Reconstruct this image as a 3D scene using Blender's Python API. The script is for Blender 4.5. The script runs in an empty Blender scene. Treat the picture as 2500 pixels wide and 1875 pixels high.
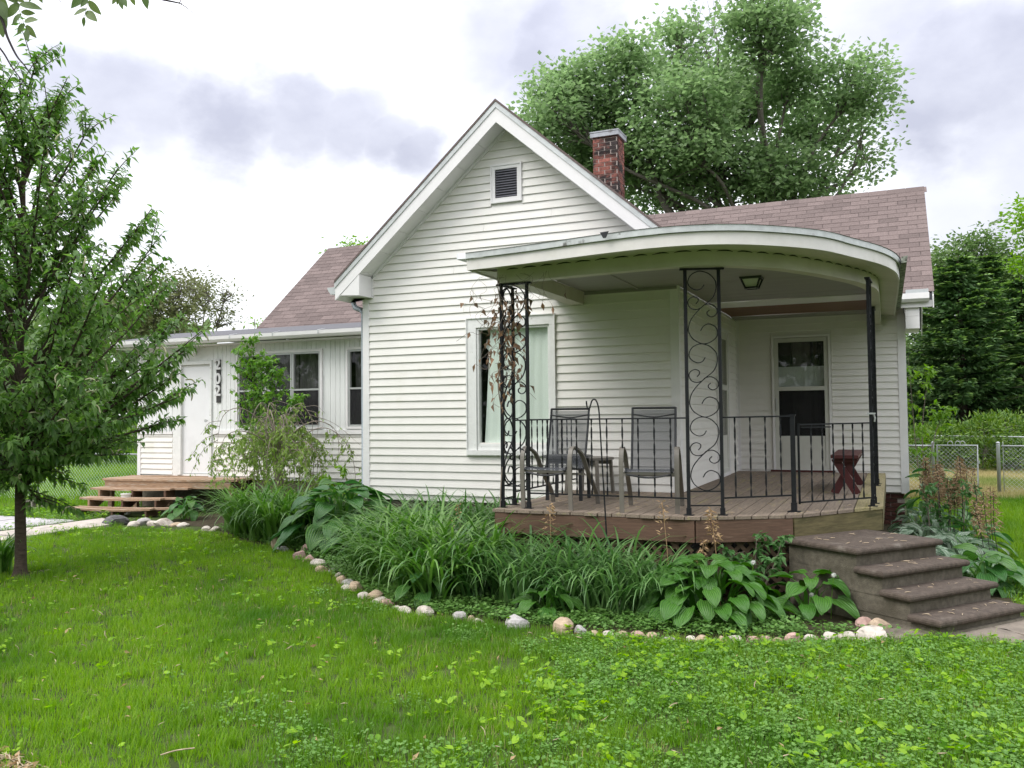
import bpy, math, random
import numpy as np
from mathutils import Vector, Matrix

random.seed(7)
rng = np.random.default_rng(7)
scene = bpy.context.scene
col = scene.collection
rad = math.radians

# ---------------------------------------------------------------- camera
F_PX = 2108.15
YAW, PITCH, ROLL = rad(23.615), rad(2.1399), rad(0.5485)
CAM = np.array([6.8715, -10.466, 1.75])


def cam_axes():
    f = np.array([-math.sin(YAW) * math.cos(PITCH), math.cos(YAW) * math.cos(PITCH), math.sin(PITCH)])
    r = np.array([math.cos(YAW), math.sin(YAW), 0.0])
    d = np.cross(f, r)
    c, s = math.cos(ROLL), math.sin(ROLL)
    return c * r + s * d, -s * r + c * d, f


CR, CD, CF = cam_axes()
cd = bpy.data.cameras.new('camera')
cd.sensor_width = 36.0
cd.lens = 36.0 * F_PX / 2500.0
cd.clip_start = 0.05
cd.clip_end = 2000
cam = bpy.data.objects.new('camera', cd)
cam.matrix_world = Matrix(((CR[0], -CD[0], -CF[0], CAM[0]), (CR[1], -CD[1], -CF[1], CAM[1]), (CR[2], -CD[2], -CF[2], CAM[2]), (0, 0, 0, 1)))
col.objects.link(cam)
scene.camera = cam


def ray(u, v):      # direction in the world of a pixel of the 2500 x 1875 photograph
    return CR * (u - 1250) / F_PX + CD * (v - 937.5) / F_PX + CF


def at(u, v, axis, val):
    d = ray(u, v)
    return CAM + d * ((val - CAM[axis]) / d[axis])


def at_depth(u, v, depth):
    return CAM + ray(u, v) * depth


# ---------------------------------------------------------------- sky, sun, exposure
SUN_EL, SUN_AZ = rad(52), rad(232)       # azimuth counter-clockwise from +x: the sun stands behind and to the left of the camera
world = bpy.data.worlds.new('World')
scene.world = world
world.use_nodes = True
wt = world.node_tree
wt.nodes.clear()


def build_sky():
    N, L = wt.nodes, wt.links
    out = N.new('ShaderNodeOutputWorld')
    bg = N.new('ShaderNodeBackground')
    L.new(bg.outputs[0], out.inputs[0])
    tc = N.new('ShaderNodeTexCoord')
    sky = N.new('ShaderNodeTexSky')
    sky.sky_type = 'NISHITA'
    sky.sun_disc = False
    sky.sun_elevation = SUN_EL
    sky.sun_rotation = rad(90) - SUN_AZ
    skd = N.new('ShaderNodeVectorMath'); skd.operation = 'SCALE'; skd.inputs['Scale'].default_value = 0.10
    L.new(sky.outputs[0], skd.inputs[0])

    def noise(scale, detail, stretch, off=(0, 0, 0), rough=0.55):
        mp = N.new('ShaderNodeMapping'); mp.inputs['Scale'].default_value = stretch; mp.inputs['Location'].default_value = off
        L.new(tc.outputs['Generated'], mp.inputs[0])
        n = N.new('ShaderNodeTexNoise'); n.inputs['Scale'].default_value = scale; n.inputs['Detail'].default_value = detail
        n.inputs['Roughness'].default_value = rough
        L.new(mp.outputs[0], n.inputs[0])
        return n

    def math_(op, a, b=None, clamp=False):
        m = N.new('ShaderNodeMath'); m.operation = op; m.use_clamp = clamp
        for i, v in enumerate((a, b)):
            if v is None: continue
            if isinstance(v, (int, float)): m.inputs[i].default_value = v
            else: L.new(v, m.inputs[i])
        return m.outputs[0]

    def ramp(x, a, b, lo=0.0, hi=1.0):
        m = N.new('ShaderNodeMapRange'); m.interpolation_type = 'SMOOTHSTEP'
        m.inputs['From Min'].default_value = a; m.inputs['From Max'].default_value = b
        m.inputs['To Min'].default_value = lo; m.inputs['To Max'].default_value = hi
        L.new(x, m.inputs['Value'])
        return m.outputs[0]

    # direction, shaken by noise so that the cloud edges billow
    nz = noise(5.0, 6.0, (1, 1, 1.6))
    sub = N.new('ShaderNodeVectorMath'); sub.operation = 'SUBTRACT'; sub.inputs[1].default_value = (0.5, 0.5, 0.5)
    L.new(nz.outputs['Color'], sub.inputs[0])
    sc = N.new('ShaderNodeVectorMath'); sc.operation = 'SCALE'; sc.inputs['Scale'].default_value = 0.17
    L.new(sub.outputs[0], sc.inputs[0])
    add = N.new('ShaderNodeVectorMath'); add.operation = 'ADD'
    L.new(tc.outputs['Generated'], add.inputs[0]); L.new(sc.outputs[0], add.inputs[1])
    # banks of grey cloud: direction (from a pixel of the photo), angular radius, weight
    banks = [(30, 190, .085, .55), (190, 215, .08, .8), (330, 205, .075, .8), (480, 262, .075, 1), (610, 235, .07, .85), (740, 262, .07, .85), (850, 300, .06, .85),
             (930, 345, .055, .9), (1060, 50, .1, .8), (1200, 75, .11, .9), (1330, 20, .08, .5), (1960, 90, .08, .4), (2090, 210, .1, .75), (2200, 120, .1, .6),
             (2190, 330, .07, .4), (2110, 440, .09, .6), (2200, 490, .08, .65), (2300, 250, .12, .8), (1980, 40, .12, .8), (2120, 140, .12, .9), (2060, 215, .10, .9), (2230, 220, .10, .85), (1850, 10, .1, .7), (1500, 30, .1, .7), (1120, 130, .07, .6), (-120, 240, .1, .6)]
    grey = None
    for x, y, r, w in banks:
        d = ray(x * 1.1302, y * 1.1302); d = d / np.linalg.norm(d)
        ds = N.new('ShaderNodeVectorMath'); ds.operation = 'DISTANCE'; ds.inputs[1].default_value = tuple(d)
        L.new(add.outputs[0], ds.inputs[0])
        g = ramp(ds.outputs['Value'], r * 1.4, r * 0.4, 0.0, min(1.0, w * 1.1))
        grey = g if grey is None else math_('MAXIMUM', grey, g)
    n2 = noise(2.6, 7.0, (1, 1, 2.2), (3.1, 1.7, 0.4))
    gen = ramp(n2.outputs['Fac'], 0.44, 0.68, 0.0, 0.55)
    grey = math_('MAXIMUM', grey, gen)
    n3 = noise(7.0, 6.0, (1, 1, 1.5), (0.3, 5.1, 2.0))
    fine = ramp(n3.outputs['Fac'], 0.25, 0.75, 0.82, 1.08)
    grey = math_('MULTIPLY', grey, fine, True)
    # an overcast sky is brighter overhead than at the horizon
    sep = N.new('ShaderNodeSeparateXYZ'); L.new(tc.outputs['Generated'], sep.inputs[0])
    el = math_('MULTIPLY_ADD', math_('MAXIMUM', sep.outputs['Z'], 0.0), 2.0); el.node.inputs[2].default_value = 1.0      # the standard overcast sky: three times brighter at the zenith
    mix = N.new('ShaderNodeMix'); mix.data_type = 'RGBA'
    mix.inputs['A'].default_value = (0.76, 0.77, 0.80, 1)
    mix.inputs['B'].default_value = (0.285, 0.293, 0.352, 1)
    L.new(grey, mix.inputs['Factor'])
    lit = N.new('ShaderNodeVectorMath'); lit.operation = 'SCALE'
    L.new(mix.outputs['Result'], lit.inputs[0]); L.new(el, lit.inputs['Scale'])
    mix2 = N.new('ShaderNodeMix'); mix2.data_type = 'RGBA'; mix2.inputs['Factor'].default_value = 0.92
    L.new(skd.outputs[0], mix2.inputs['A']); L.new(lit.outputs[0], mix2.inputs['B'])
    L.new(mix2.outputs['Result'], bg.inputs['Color'])
    bg.inputs['Strength'].default_value = 1.0


build_sky()
sd = bpy.data.lights.new('sun', 'SUN')
sd.energy = 1.5
sd.angle = rad(30)
sd.color = (1.0, 0.96, 0.90)
sun = bpy.data.objects.new('sun', sd)
sun.rotation_euler = Vector((math.cos(SUN_AZ) * math.cos(SUN_EL), math.sin(SUN_AZ) * math.cos(SUN_EL), math.sin(SUN_EL))).to_track_quat('Z', 'Y').to_euler()
col.objects.link(sun)
vs = scene.view_settings
vs.view_transform = 'Standard'; vs.look = 'None'; vs.exposure = 0.56; vs.gamma = 1.0; vs.use_curve_mapping = False
scene.cycles.use_denoising = True
scene.cycles.max_bounces = 8
scene.cycles.transparent_max_bounces = 12


# ---------------------------------------------------------------- materials
def new_mat(name):
    m = bpy.data.materials.new(name); m.use_nodes = True
    nt = m.node_tree; nt.nodes.clear()
    return m, nt, nt.nodes, nt.links


def c4(c): return (c[0], c[1], c[2], 1.0)


def mat(name, base, rough=0.6, var=0.12, scale=6.0, stretch=(1, 1, 1), bump=0.0, bscale=60.0, objvar=0.0, metal=0.0, spec=0.35, tint=None, tint_scale=1.5, tint_lo=0.52, tint_hi=0.7, detail=5.0):
    """a painted, wooden, stone or metal surface: grain noise, a stain colour in patches, object to object variation, fine bump"""
    m, nt, N, L = new_mat(name)
    out = N.new('ShaderNodeOutputMaterial'); p = N.new('ShaderNodeBsdfPrincipled'); L.new(p.outputs[0], out.inputs[0])
    p.inputs['Roughness'].default_value = rough; p.inputs['Metallic'].default_value = metal; p.inputs['Specular IOR Level'].default_value = spec
    g = N.new('ShaderNodeNewGeometry')
    mp = N.new('ShaderNodeMapping'); mp.inputs['Scale'].default_value = stretch; L.new(g.outputs['Position'], mp.inputs[0])
    n = N.new('ShaderNodeTexNoise'); n.inputs['Scale'].default_value = scale; n.inputs['Detail'].default_value = detail; n.inputs['Roughness'].default_value = 0.6
    L.new(mp.outputs[0], n.inputs[0])
    mx = N.new('ShaderNodeMix'); mx.data_type = 'RGBA'
    mx.inputs['A'].default_value = c4([x * (1 - var) for x in base]); mx.inputs['B'].default_value = c4([x * (1 + var) for x in base])
    mr = N.new('ShaderNodeMapRange'); mr.inputs['From Min'].default_value = 0.3; mr.inputs['From Max'].default_value = 0.7; L.new(n.outputs['Fac'], mr.inputs['Value'])
    L.new(mr.outputs[0], mx.inputs['Factor'])
    c = mx.outputs['Result']
    if tint is not None:
        n2 = N.new('ShaderNodeTexNoise'); n2.inputs['Scale'].default_value = tint_scale; n2.inputs['Detail'].default_value = 6; n2.inputs['Roughness'].default_value = 0.65
        L.new(mp.outputs[0], n2.inputs[0])
        r2 = N.new('ShaderNodeMapRange'); r2.interpolation_type = 'SMOOTHSTEP'; r2.inputs['From Min'].default_value = tint_lo; r2.inputs['From Max'].default_value = tint_hi; L.new(n2.outputs['Fac'], r2.inputs['Value'])
        m2 = N.new('ShaderNodeMix'); m2.data_type = 'RGBA'; L.new(r2.outputs[0], m2.inputs['Factor']); L.new(c, m2.inputs['A']); m2.inputs['B'].default_value = c4(tint)
        c = m2.outputs['Result']
    if objvar:
        oi = N.new('ShaderNodeObjectInfo')
        hs = N.new('ShaderNodeHueSaturation')
        r3 = N.new('ShaderNodeMapRange'); r3.inputs['To Min'].default_value = 1 - objvar; r3.inputs['To Max'].default_value = 1 + objvar; L.new(oi.outputs['Random'], r3.inputs['Value'])
        L.new(r3.outputs[0], hs.inputs['Value']); L.new(c, hs.inputs['Color'])
        c = hs.outputs['Color']
    L.new(c, p.inputs['Base Color'])
    if bump:
        n4 = N.new('ShaderNodeTexNoise'); n4.inputs['Scale'].default_value = bscale; n4.inputs['Detail'].default_value = 4; L.new(mp.outputs[0], n4.inputs[0])
        b = N.new('ShaderNodeBump'); b.inputs['Strength'].default_value = bump; b.inputs['Distance'].default_value = 0.01; L.new(n4.outputs['Fac'], b.inputs['Height'])
        L.new(b.outputs[0], p.inputs['Normal'])
    return m


def leaf_mat(name, c1, c2, trans=0.3, rough=0.5, patch=None, patch_scale=0.8, ribs=None, rib_n=9, spec=0.3):
    """leaves: each loose leaf takes a colour between c1 and c2, light passes through; ribs = colour of lengthwise ribs (needs UV)"""
    m, nt, N, L = new_mat(name)
    out = N.new('ShaderNodeOutputMaterial'); p = N.new('ShaderNodeBsdfPrincipled')
    p.inputs['Roughness'].default_value = rough; p.inputs['Specular IOR Level'].default_value = spec
    g = N.new('ShaderNodeNewGeometry'); oi = N.new('ShaderNodeObjectInfo')
    ad = N.new('ShaderNodeMath'); ad.operation = 'ADD'; L.new(g.outputs['Random Per Island'], ad.inputs[0]); L.new(oi.outputs['Random'], ad.inputs[1])
    fr = N.new('ShaderNodeMath'); fr.operation = 'FRACT'; L.new(ad.outputs[0], fr.inputs[0])
    mx = N.new('ShaderNodeMix'); mx.data_type = 'RGBA'; mx.inputs['A'].default_value = c4(c1); mx.inputs['B'].default_value = c4(c2); L.new(fr.outputs[0], mx.inputs['Factor'])
    c = mx.outputs['Result']
    if patch is not None:
        n = N.new('ShaderNodeTexNoise'); n.inputs['Scale'].default_value = patch_scale; n.inputs['Detail'].default_value = 4; L.new(g.outputs['Position'], n.inputs[0])
        r = N.new('ShaderNodeMapRange'); r.inputs['From Min'].default_value = 0.42; r.inputs['From Max'].default_value = 0.68; L.new(n.outputs['Fac'], r.inputs['Value'])
        m2 = N.new('ShaderNodeMix'); m2.data_type = 'RGBA'; L.new(r.outputs[0], m2.inputs['Factor']); L.new(c, m2.inputs['A']); m2.inputs['B'].default_value = c4(patch)
        c = m2.outputs['Result']
    if ribs is not None:
        uv = N.new('ShaderNodeUVMap'); sx = N.new('ShaderNodeSeparateXYZ'); L.new(uv.outputs[0], sx.inputs[0])
        mu = N.new('ShaderNodeMath'); mu.operation = 'MULTIPLY'; mu.inputs[1].default_value = rib_n * 6.283; L.new(sx.outputs['X'], mu.inputs[0])
        sn = N.new('ShaderNodeMath'); sn.operation = 'SINE'; L.new(mu.outputs[0], sn.inputs[0])
        r = N.new('ShaderNodeMapRange'); r.inputs['From Min'].default_value = 0.0; r.inputs['From Max'].default_value = 1.0; L.new(sn.outputs[0], r.inputs['Value'])
        m3 = N.new('ShaderNodeMix'); m3.data_type = 'RGBA'; L.new(r.outputs[0], m3.inputs['Factor']); L.new(c, m3.inputs['A']); m3.inputs['B'].default_value = c4(ribs)
        c = m3.outputs['Result']
        b = N.new('ShaderNodeBump'); b.inputs['Strength'].default_value = 0.5; b.inputs['Distance'].default_value = 0.004; L.new(sn.outputs[0], b.inputs['Height']); L.new(b.outputs[0], p.inputs['Normal'])
    L.new(c, p.inputs['Base Color'])
    tr = N.new('ShaderNodeBsdfTranslucent')
    hs = N.new('ShaderNodeHueSaturation'); hs.inputs['Saturation'].default_value = 1.15; hs.inputs['Value'].default_value = 1.5; L.new(c, hs.inputs['Color']); L.new(hs.outputs[0], tr.inputs['Color'])
    ms = N.new('ShaderNodeMixShader'); ms.inputs[0].default_value = trans; L.new(p.outputs[0], ms.inputs[1]); L.new(tr.outputs[0], ms.inputs[2])
    L.new(ms.outputs[0], out.inputs[0])
    return m


def glass_mat(name, tint=(1, 1, 1), refl=1.0):
    m, nt, N, L = new_mat(name)
    out = N.new('ShaderNodeOutputMaterial'); t = N.new('ShaderNodeBsdfTransparent'); t.inputs['Color'].default_value = c4(tint)
    g = N.new('ShaderNodeBsdfGlossy'); g.inputs['Roughness'].default_value = 0.02
    f = N.new('ShaderNodeLayerWeight'); f.inputs['Blend'].default_value = 0.5      # same from both sides of the thin pane
    pw = N.new('ShaderNodeMath'); pw.operation = 'POWER'; pw.inputs[1].default_value = 4.0; L.new(f.outputs['Facing'], pw.inputs[0])
    mu = N.new('ShaderNodeMath'); mu.operation = 'MULTIPLY_ADD'; mu.use_clamp = True; mu.inputs[1].default_value = 0.9; mu.inputs[2].default_value = 0.05 * refl; L.new(pw.outputs[0], mu.inputs[0])
    ms = N.new('ShaderNodeMixShader'); L.new(mu.outputs[0], ms.inputs[0]); L.new(t.outputs[0], ms.inputs[1]); L.new(g.outputs[0], ms.inputs[2]); L.new(ms.outputs[0], out.inputs[0])
    return m


def sheer_mat(name, base, opacity):
    m, nt, N, L = new_mat(name)
    out = N.new('ShaderNodeOutputMaterial'); t = N.new('ShaderNodeBsdfTransparent')
    p = N.new('ShaderNodeBsdfPrincipled'); p.inputs['Base Color'].default_value = c4(base); p.inputs['Roughness'].default_value = 0.7
    ms = N.new('ShaderNodeMixShader'); ms.inputs[0].default_value = opacity; L.new(t.outputs[0], ms.inputs[1]); L.new(p.outputs[0], ms.inputs[2]); L.new(ms.outputs[0], out.inputs[0])
    return m


M = {
    'siding': mat('vinyl_siding', (0.77, 0.75, 0.715), 0.42, 0.03, 3.0, objvar=0.015, bump=0.05, bscale=120, tint=(0.66, 0.635, 0.555), tint_scale=1.1, tint_lo=0.56, tint_hi=0.8),
    'trim': mat('white_trim', (0.77, 0.755, 0.755), 0.4, 0.04, 4.0, objvar=0.015),
    'oldpaint': mat('peeling_white_paint', (0.72, 0.725, 0.71), 0.6, 0.06, 10.0, tint=(0.42, 0.40, 0.35), tint_scale=7.0, tint_lo=0.63, tint_hi=0.7, bump=0.3, bscale=40),
    'porchwhite': mat('porch_fascia_paint', (0.67, 0.645, 0.62), 0.5, 0.06, 5.0, tint=(0.56, 0.545, 0.49), tint_scale=1.6, tint_lo=0.5, tint_hi=0.75),
    'porchgreen': mat('porch_beam_paint', (0.56, 0.52, 0.455), 0.55, 0.06, 5.0, tint=(0.48, 0.45, 0.36), tint_scale=1.6, tint_lo=0.45, tint_hi=0.75),
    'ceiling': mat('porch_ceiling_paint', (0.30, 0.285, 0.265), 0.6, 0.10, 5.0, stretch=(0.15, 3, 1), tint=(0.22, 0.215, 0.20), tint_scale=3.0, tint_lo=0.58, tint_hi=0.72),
    'bareboard': mat('bare_brown_board', (0.20, 0.11, 0.075), 0.7, 0.25, 5.0, stretch=(0.15, 4, 1)),
    'downspout': mat('blue_grey_downspout', (0.27, 0.31, 0.34), 0.45, 0.12, 9.0, metal=0.2),
    'capmetal': mat('weathered_cap_metal', (0.33, 0.34, 0.37), 0.5, 0.2, 7.0, metal=0.3, tint=(0.10, 0.085, 0.08), tint_scale=3.0, tint_lo=0.6, tint_hi=0.7),
    'metal_grey': mat('galvanised_gutter', (0.55, 0.57, 0.58), 0.4, 0.08, 8.0, metal=0.3),
    'drip': mat('drip_edge_metal', (0.52, 0.54, 0.54), 0.45, 0.15, 9.0, metal=0.2, tint=(0.12, 0.12, 0.11), tint_scale=4.0, tint_lo=0.62, tint_hi=0.72),
    'rust': mat('mossy_old_gutter', (0.22, 0.24, 0.20), 0.8, 0.5, 20.0, tint=(0.05, 0.05, 0.04), tint_scale=14, tint_lo=0.5, tint_hi=0.6),
    'shingle': mat('mauve_brown_shingle', (0.155, 0.121, 0.114), 0.9, 0.22, 45.0, objvar=0.17, bump=0.5, bscale=180, spec=0.15),
    'rolled': mat('rolled_roofing', (0.12, 0.12, 0.13), 0.9, 0.2, 30.0, spec=0.15),
    'brick': mat('red_brick', (0.22, 0.085, 0.068), 0.85, 0.35, 25.0, objvar=0.45, bump=0.5, bscale=70, tint=(0.035, 0.028, 0.028), tint_scale=3.4, tint_lo=0.44, tint_hi=0.60, spec=0.2),
    'brickdark': mat('dark_brick', (0.085, 0.035, 0.028), 0.85, 0.3, 25.0, objvar=0.25, bump=0.5, bscale=70, spec=0.2),
    'mortar': mat('mortar', (0.42, 0.36, 0.33), 0.9, 0.2, 30.0, bump=0.3),
    'deck': mat('weathered_deck', (0.215, 0.172, 0.135), 0.75, 0.28, 5.0, stretch=(14, 0.9, 14), objvar=0.10, bump=0.35, bscale=25, tint=(0.30, 0.27, 0.12), tint_scale=0.8, tint_lo=0.55, tint_hi=0.72, spec=0.2),
    'deckgreen': mat('algae_green_deck', (0.26, 0.225, 0.125), 0.8, 0.22, 5.0, stretch=(14, 0.9, 14), objvar=0.08, bump=0.35, bscale=25, tint=(0.19, 0.17, 0.06), tint_scale=1.8, tint_lo=0.5, tint_hi=0.7, spec=0.15),
    'skirt': mat('brown_stained_board', (0.110, 0.064, 0.043), 0.7, 0.25, 6.0, stretch=(1, 1, 14), bump=0.3, bscale=22, tint=(0.22, 0.15, 0.11), tint_scale=4.0, tint_lo=0.6, tint_hi=0.72),
    'skirtgreen': mat('algae_green_board', (0.12, 0.10, 0.045), 0.8, 0.35, 5.0, stretch=(1, 1, 9), bump=0.3, bscale=22, tint=(0.06, 0.055, 0.02), tint_scale=2.2, tint_lo=0.5, tint_hi=0.7),
    'lattice': mat('brown_lattice', (0.10, 0.066, 0.042), 0.8, 0.25, 12.0, objvar=0.12),
    'iron': mat('black_iron', (0.011, 0.012, 0.014), 0.55, 0.3, 20.0, spec=0.22, bump=0.2, bscale=90),
    'concrete': mat('old_concrete', (0.135, 0.118, 0.092), 0.9, 0.30, 22.0, bump=0.7, bscale=140, tint=(0.085, 0.075, 0.055), tint_scale=3.2, tint_lo=0.42, tint_hi=0.72, spec=0.2),
    'tread': mat('brown_painted_concrete', (0.085, 0.066, 0.053), 0.85, 0.35, 24.0, bump=0.8, bscale=130, tint=(0.19, 0.165, 0.14), tint_scale=4.0, tint_lo=0.55, tint_hi=0.75, spec=0.25),
    'slab': mat('concrete_paving', (0.42, 0.37, 0.33), 0.9, 0.14, 9.0, bump=0.4, bscale=90, tint=(0.28, 0.25, 0.22), tint_scale=1.8, tint_lo=0.5, tint_hi=0.72),
    'slabgrey': mat('grey_concrete_paving', (0.40, 0.38, 0.39), 0.9, 0.16, 9.0, bump=0.4, bscale=90, tint=(0.27, 0.26, 0.26), tint_scale=1.8, tint_lo=0.5, tint_hi=0.72),
    'flag': mat('flagstone', (0.19, 0.16, 0.13), 0.9, 0.25, 9.0, bump=0.5, bscale=60, objvar=0.1),
    'oldwood': mat('old_step_wood', (0.34, 0.225, 0.145), 0.75, 0.28, 6.0, stretch=(1, 8, 12), objvar=0.12, bump=0.4, bscale=25, tint=(0.40, 0.34, 0.28), tint_scale=3.0, tint_lo=0.5, tint_hi=0.7),
    'redwood': mat('red_bench_paint', (0.075, 0.018, 0.018), 0.5, 0.18, 9.0, stretch=(6, 1, 6), objvar=0.05),
    'taupe': mat('taupe_chair_frame', (0.165, 0.15, 0.13), 0.45, 0.06, 10.0),
    'charcoal': mat('charcoal_chair_tube', (0.028, 0.029, 0.032), 0.45, 0.1, 10.0),
    'sling': sheer_mat('mesh_sling_fabric', (0.055, 0.06, 0.07), 0.62),
    'tabletop': mat('grey_tabletop', (0.10, 0.10, 0.10), 0.4, 0.1, 8.0),
    'glass': glass_mat('window_glass', (0.94, 0.96, 0.95), 0.55),
    'screen': sheer_mat('insect_screen', (0.012, 0.012, 0.014), 0.5),
    'room': mat('dark_room', (0.03, 0.03, 0.032), 0.9, 0.1, 3.0),
    'curtain': mat('pale_green_curtain', (0.84, 0.88, 0.83), 0.85, 0.05, 2.0, stretch=(6, 6, 0.4)),
    'curtaindark': mat('grey_curtain', (0.13, 0.12, 0.12), 0.85, 0.25, 2.0, stretch=(7, 7, 0.4)),
    'blind': mat('white_blind', (0.55, 0.56, 0.56), 0.8, 0.05, 4.0),
    'door': mat('white_door', (0.76, 0.76, 0.77), 0.45, 0.03, 3.0, tint=(0.66, 0.66, 0.67), tint_scale=1.2),
    'stormdoor': mat('greyish_storm_door', (0.58, 0.58, 0.53), 0.45, 0.04, 4.0),
    'beadboard': mat('beadboard_paint', (0.74, 0.75, 0.74), 0.5, 0.04, 4.0, stretch=(6, 1, 0.6), objvar=0.02),
    'alu': mat('aluminium_window_frame', (0.50, 0.51, 0.51), 0.4, 0.05, 8.0, metal=0.35),
    'ventslat': mat('grey_vent_slat', (0.13, 0.13, 0.15), 0.7, 0.15, 12.0, objvar=0.08),
    'black': mat('black_lamp_metal', (0.012, 0.012, 0.015), 0.4, 0.2, 20.0, spec=0.5),
    'frost': mat('frosted_glass', (0.6, 0.6, 0.58), 0.3, 0.05, 8.0),
    'plaque': mat('dark_plaque', (0.045, 0.042, 0.042), 0.6, 0.2, 12.0),
    'digit': mat('grey_white_digit', (0.62, 0.62, 0.62), 0.5, 0.05, 8.0),
    'chain': mat('galvanised_chain_link', (0.46, 0.48, 0.49), 0.4, 0.1, 10.0, metal=0.5),
    'bark': mat('grey_brown_bark', (0.075, 0.058, 0.045), 0.9, 0.35, 14.0, stretch=(1, 1, 3.0), bump=0.8, bscale=55, spec=0.15),
    'barkgrey': mat('grey_bark', (0.15, 0.135, 0.115), 0.9, 0.3, 14.0, stretch=(1, 1, 2.0), bump=0.7, bscale=45, spec=0.15),
    'twig': mat('grey_twig', (0.20, 0.165, 0.135), 0.85, 0.25, 20.0),
    'darktwig': mat('dark_twig', (0.045, 0.035, 0.04), 0.85, 0.2, 20.0),
    'soil': mat('lawn_soil', (0.050, 0.070, 0.022), 0.95, 0.4, 3.0, bump=0.6, bscale=40, tint=(0.10, 0.085, 0.05), tint_scale=5.0, tint_lo=0.62, tint_hi=0.75, spec=0.1),
    'bedsoil': mat('bed_soil', (0.05, 0.042, 0.026), 0.95, 0.4, 14.0, bump=0.8, bscale=60, spec=0.1),
    'litter': mat('dry_leaf_litter', (0.40, 0.32, 0.22), 0.9, 0.3, 30.0),
    'cinder': mat('cinder_block', (0.27, 0.25, 0.22), 0.95, 0.25, 30.0, bump=0.6, bscale=90),
    'teal': mat('teal_wall', (0.20, 0.40, 0.40), 0.7, 0.15, 2.0),
    'whitepot': mat('white_pot', (0.6, 0.6, 0.58), 0.5, 0.05, 5.0),
    # leaves
    'grass': leaf_mat('lawn_grass', (0.105, 0.24, 0.010), (0.235, 0.385, 0.028), 0.42, 0.5, patch=(0.070, 0.180, 0.012), patch_scale=0.6),
    'drygrass': leaf_mat('dry_grass', (0.36, 0.31, 0.14), (0.46, 0.40, 0.20), 0.3, 0.7, patch=(0.16, 0.22, 0.05), patch_scale=0.35),
    'clover': leaf_mat('round_ground_leaf', (0.085, 0.20, 0.03), (0.15, 0.28, 0.06), 0.25, 0.5),
    'violet': leaf_mat('violet_leaf', (0.09, 0.24, 0.012), (0.29, 0.47, 0.025), 0.45, 0.45),
    'creeper': leaf_mat('creeping_leaf', (0.08, 0.185, 0.035), (0.16, 0.29, 0.075), 0.3, 0.5),
    'lily': leaf_mat('strap_leaf', (0.045, 0.135, 0.020), (0.16, 0.30, 0.065), 0.33, 0.36, spec=0.5),
    'tallgrass': leaf_mat('grass_blade', (0.045, 0.125, 0.030), (0.16, 0.29, 0.095), 0.32, 0.4, spec=0.45),
    'hosta': leaf_mat('hosta_leaf_green', (0.055, 0.165, 0.02), (0.085, 0.21, 0.03), 0.25, 0.4, ribs=(0.035, 0.12, 0.015), spec=0.45),
    'hostadark': leaf_mat('hosta_leaf_blue', (0.055, 0.165, 0.045), (0.11, 0.24, 0.04), 0.28, 0.36, ribs=(0.032, 0.11, 0.03), spec=0.5),
    'hostavar': leaf_mat('hosta_leaf_striped', (0.32, 0.38, 0.29), (0.22, 0.32, 0.20), 0.2, 0.42, ribs=(0.03, 0.11, 0.04), rib_n=6, spec=0.4),
    'cherry': leaf_mat('cherry_leaf', (0.065, 0.155, 0.030), (0.18, 0.30, 0.080), 0.44, 0.4, spec=0.45),
    'raceme': leaf_mat('cream_raceme', (0.42, 0.42, 0.26), (0.50, 0.48, 0.33), 0.2, 0.7),
    'maple': leaf_mat('maple_leaf', (0.165, 0.255, 0.115), (0.25, 0.35, 0.17), 0.5, 0.5),  # leaf colours paled to stand in for distance haze
    'spruce': leaf_mat('spruce_needle', (0.06, 0.13, 0.045), (0.11, 0.20, 0.065), 0.14, 0.55),
    'sprucetip': leaf_mat('spruce_new_growth', (0.15, 0.27, 0.07), (0.24, 0.37, 0.10), 0.2, 0.55),
    'fartree': leaf_mat('far_leaf', (0.085, 0.155, 0.05), (0.14, 0.21, 0.07), 0.3, 0.55),
    'olive': leaf_mat('olive_far_leaf', (0.13, 0.15, 0.06), (0.18, 0.20, 0.09), 0.3, 0.55),
    'hedge': leaf_mat('yew_leaf', (0.045, 0.115, 0.018), (0.15, 0.24, 0.028), 0.2, 0.5),
    'lime': leaf_mat('lime_leaf', (0.12, 0.26, 0.025), (0.20, 0.34, 0.045), 0.4, 0.45),
    'saplingleaf': leaf_mat('sapling_leaf', (0.075, 0.19, 0.03), (0.17, 0.31, 0.05), 0.4, 0.45),
    'weep': leaf_mat('weeping_leaf', (0.15, 0.25, 0.05), (0.25, 0.34, 0.09), 0.38, 0.5),
    'shrub': leaf_mat('small_shrub_leaf', (0.06, 0.16, 0.045), (0.12, 0.24, 0.08), 0.3, 0.45),
    'ash': leaf_mat('ash_leaflet', (0.09, 0.145, 0.05), (0.15, 0.20, 0.075), 0.35, 0.5),
    'dead': leaf_mat('dead_leaf', (0.12, 0.09, 0.06), (0.34, 0.20, 0.12), 0.2, 0.7),
    'drystalk': leaf_mat('dry_flower_stalk', (0.30, 0.19, 0.10), (0.42, 0.30, 0.17), 0.2, 0.8),
    'astilbe': leaf_mat('dry_astilbe', (0.20, 0.13, 0.075), (0.42, 0.30, 0.18), 0.2, 0.8),
    'fluff': leaf_mat('dandelion_fluff', (0.7, 0.7, 0.68), (0.8, 0.8, 0.78), 0.3, 0.8),
}


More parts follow.
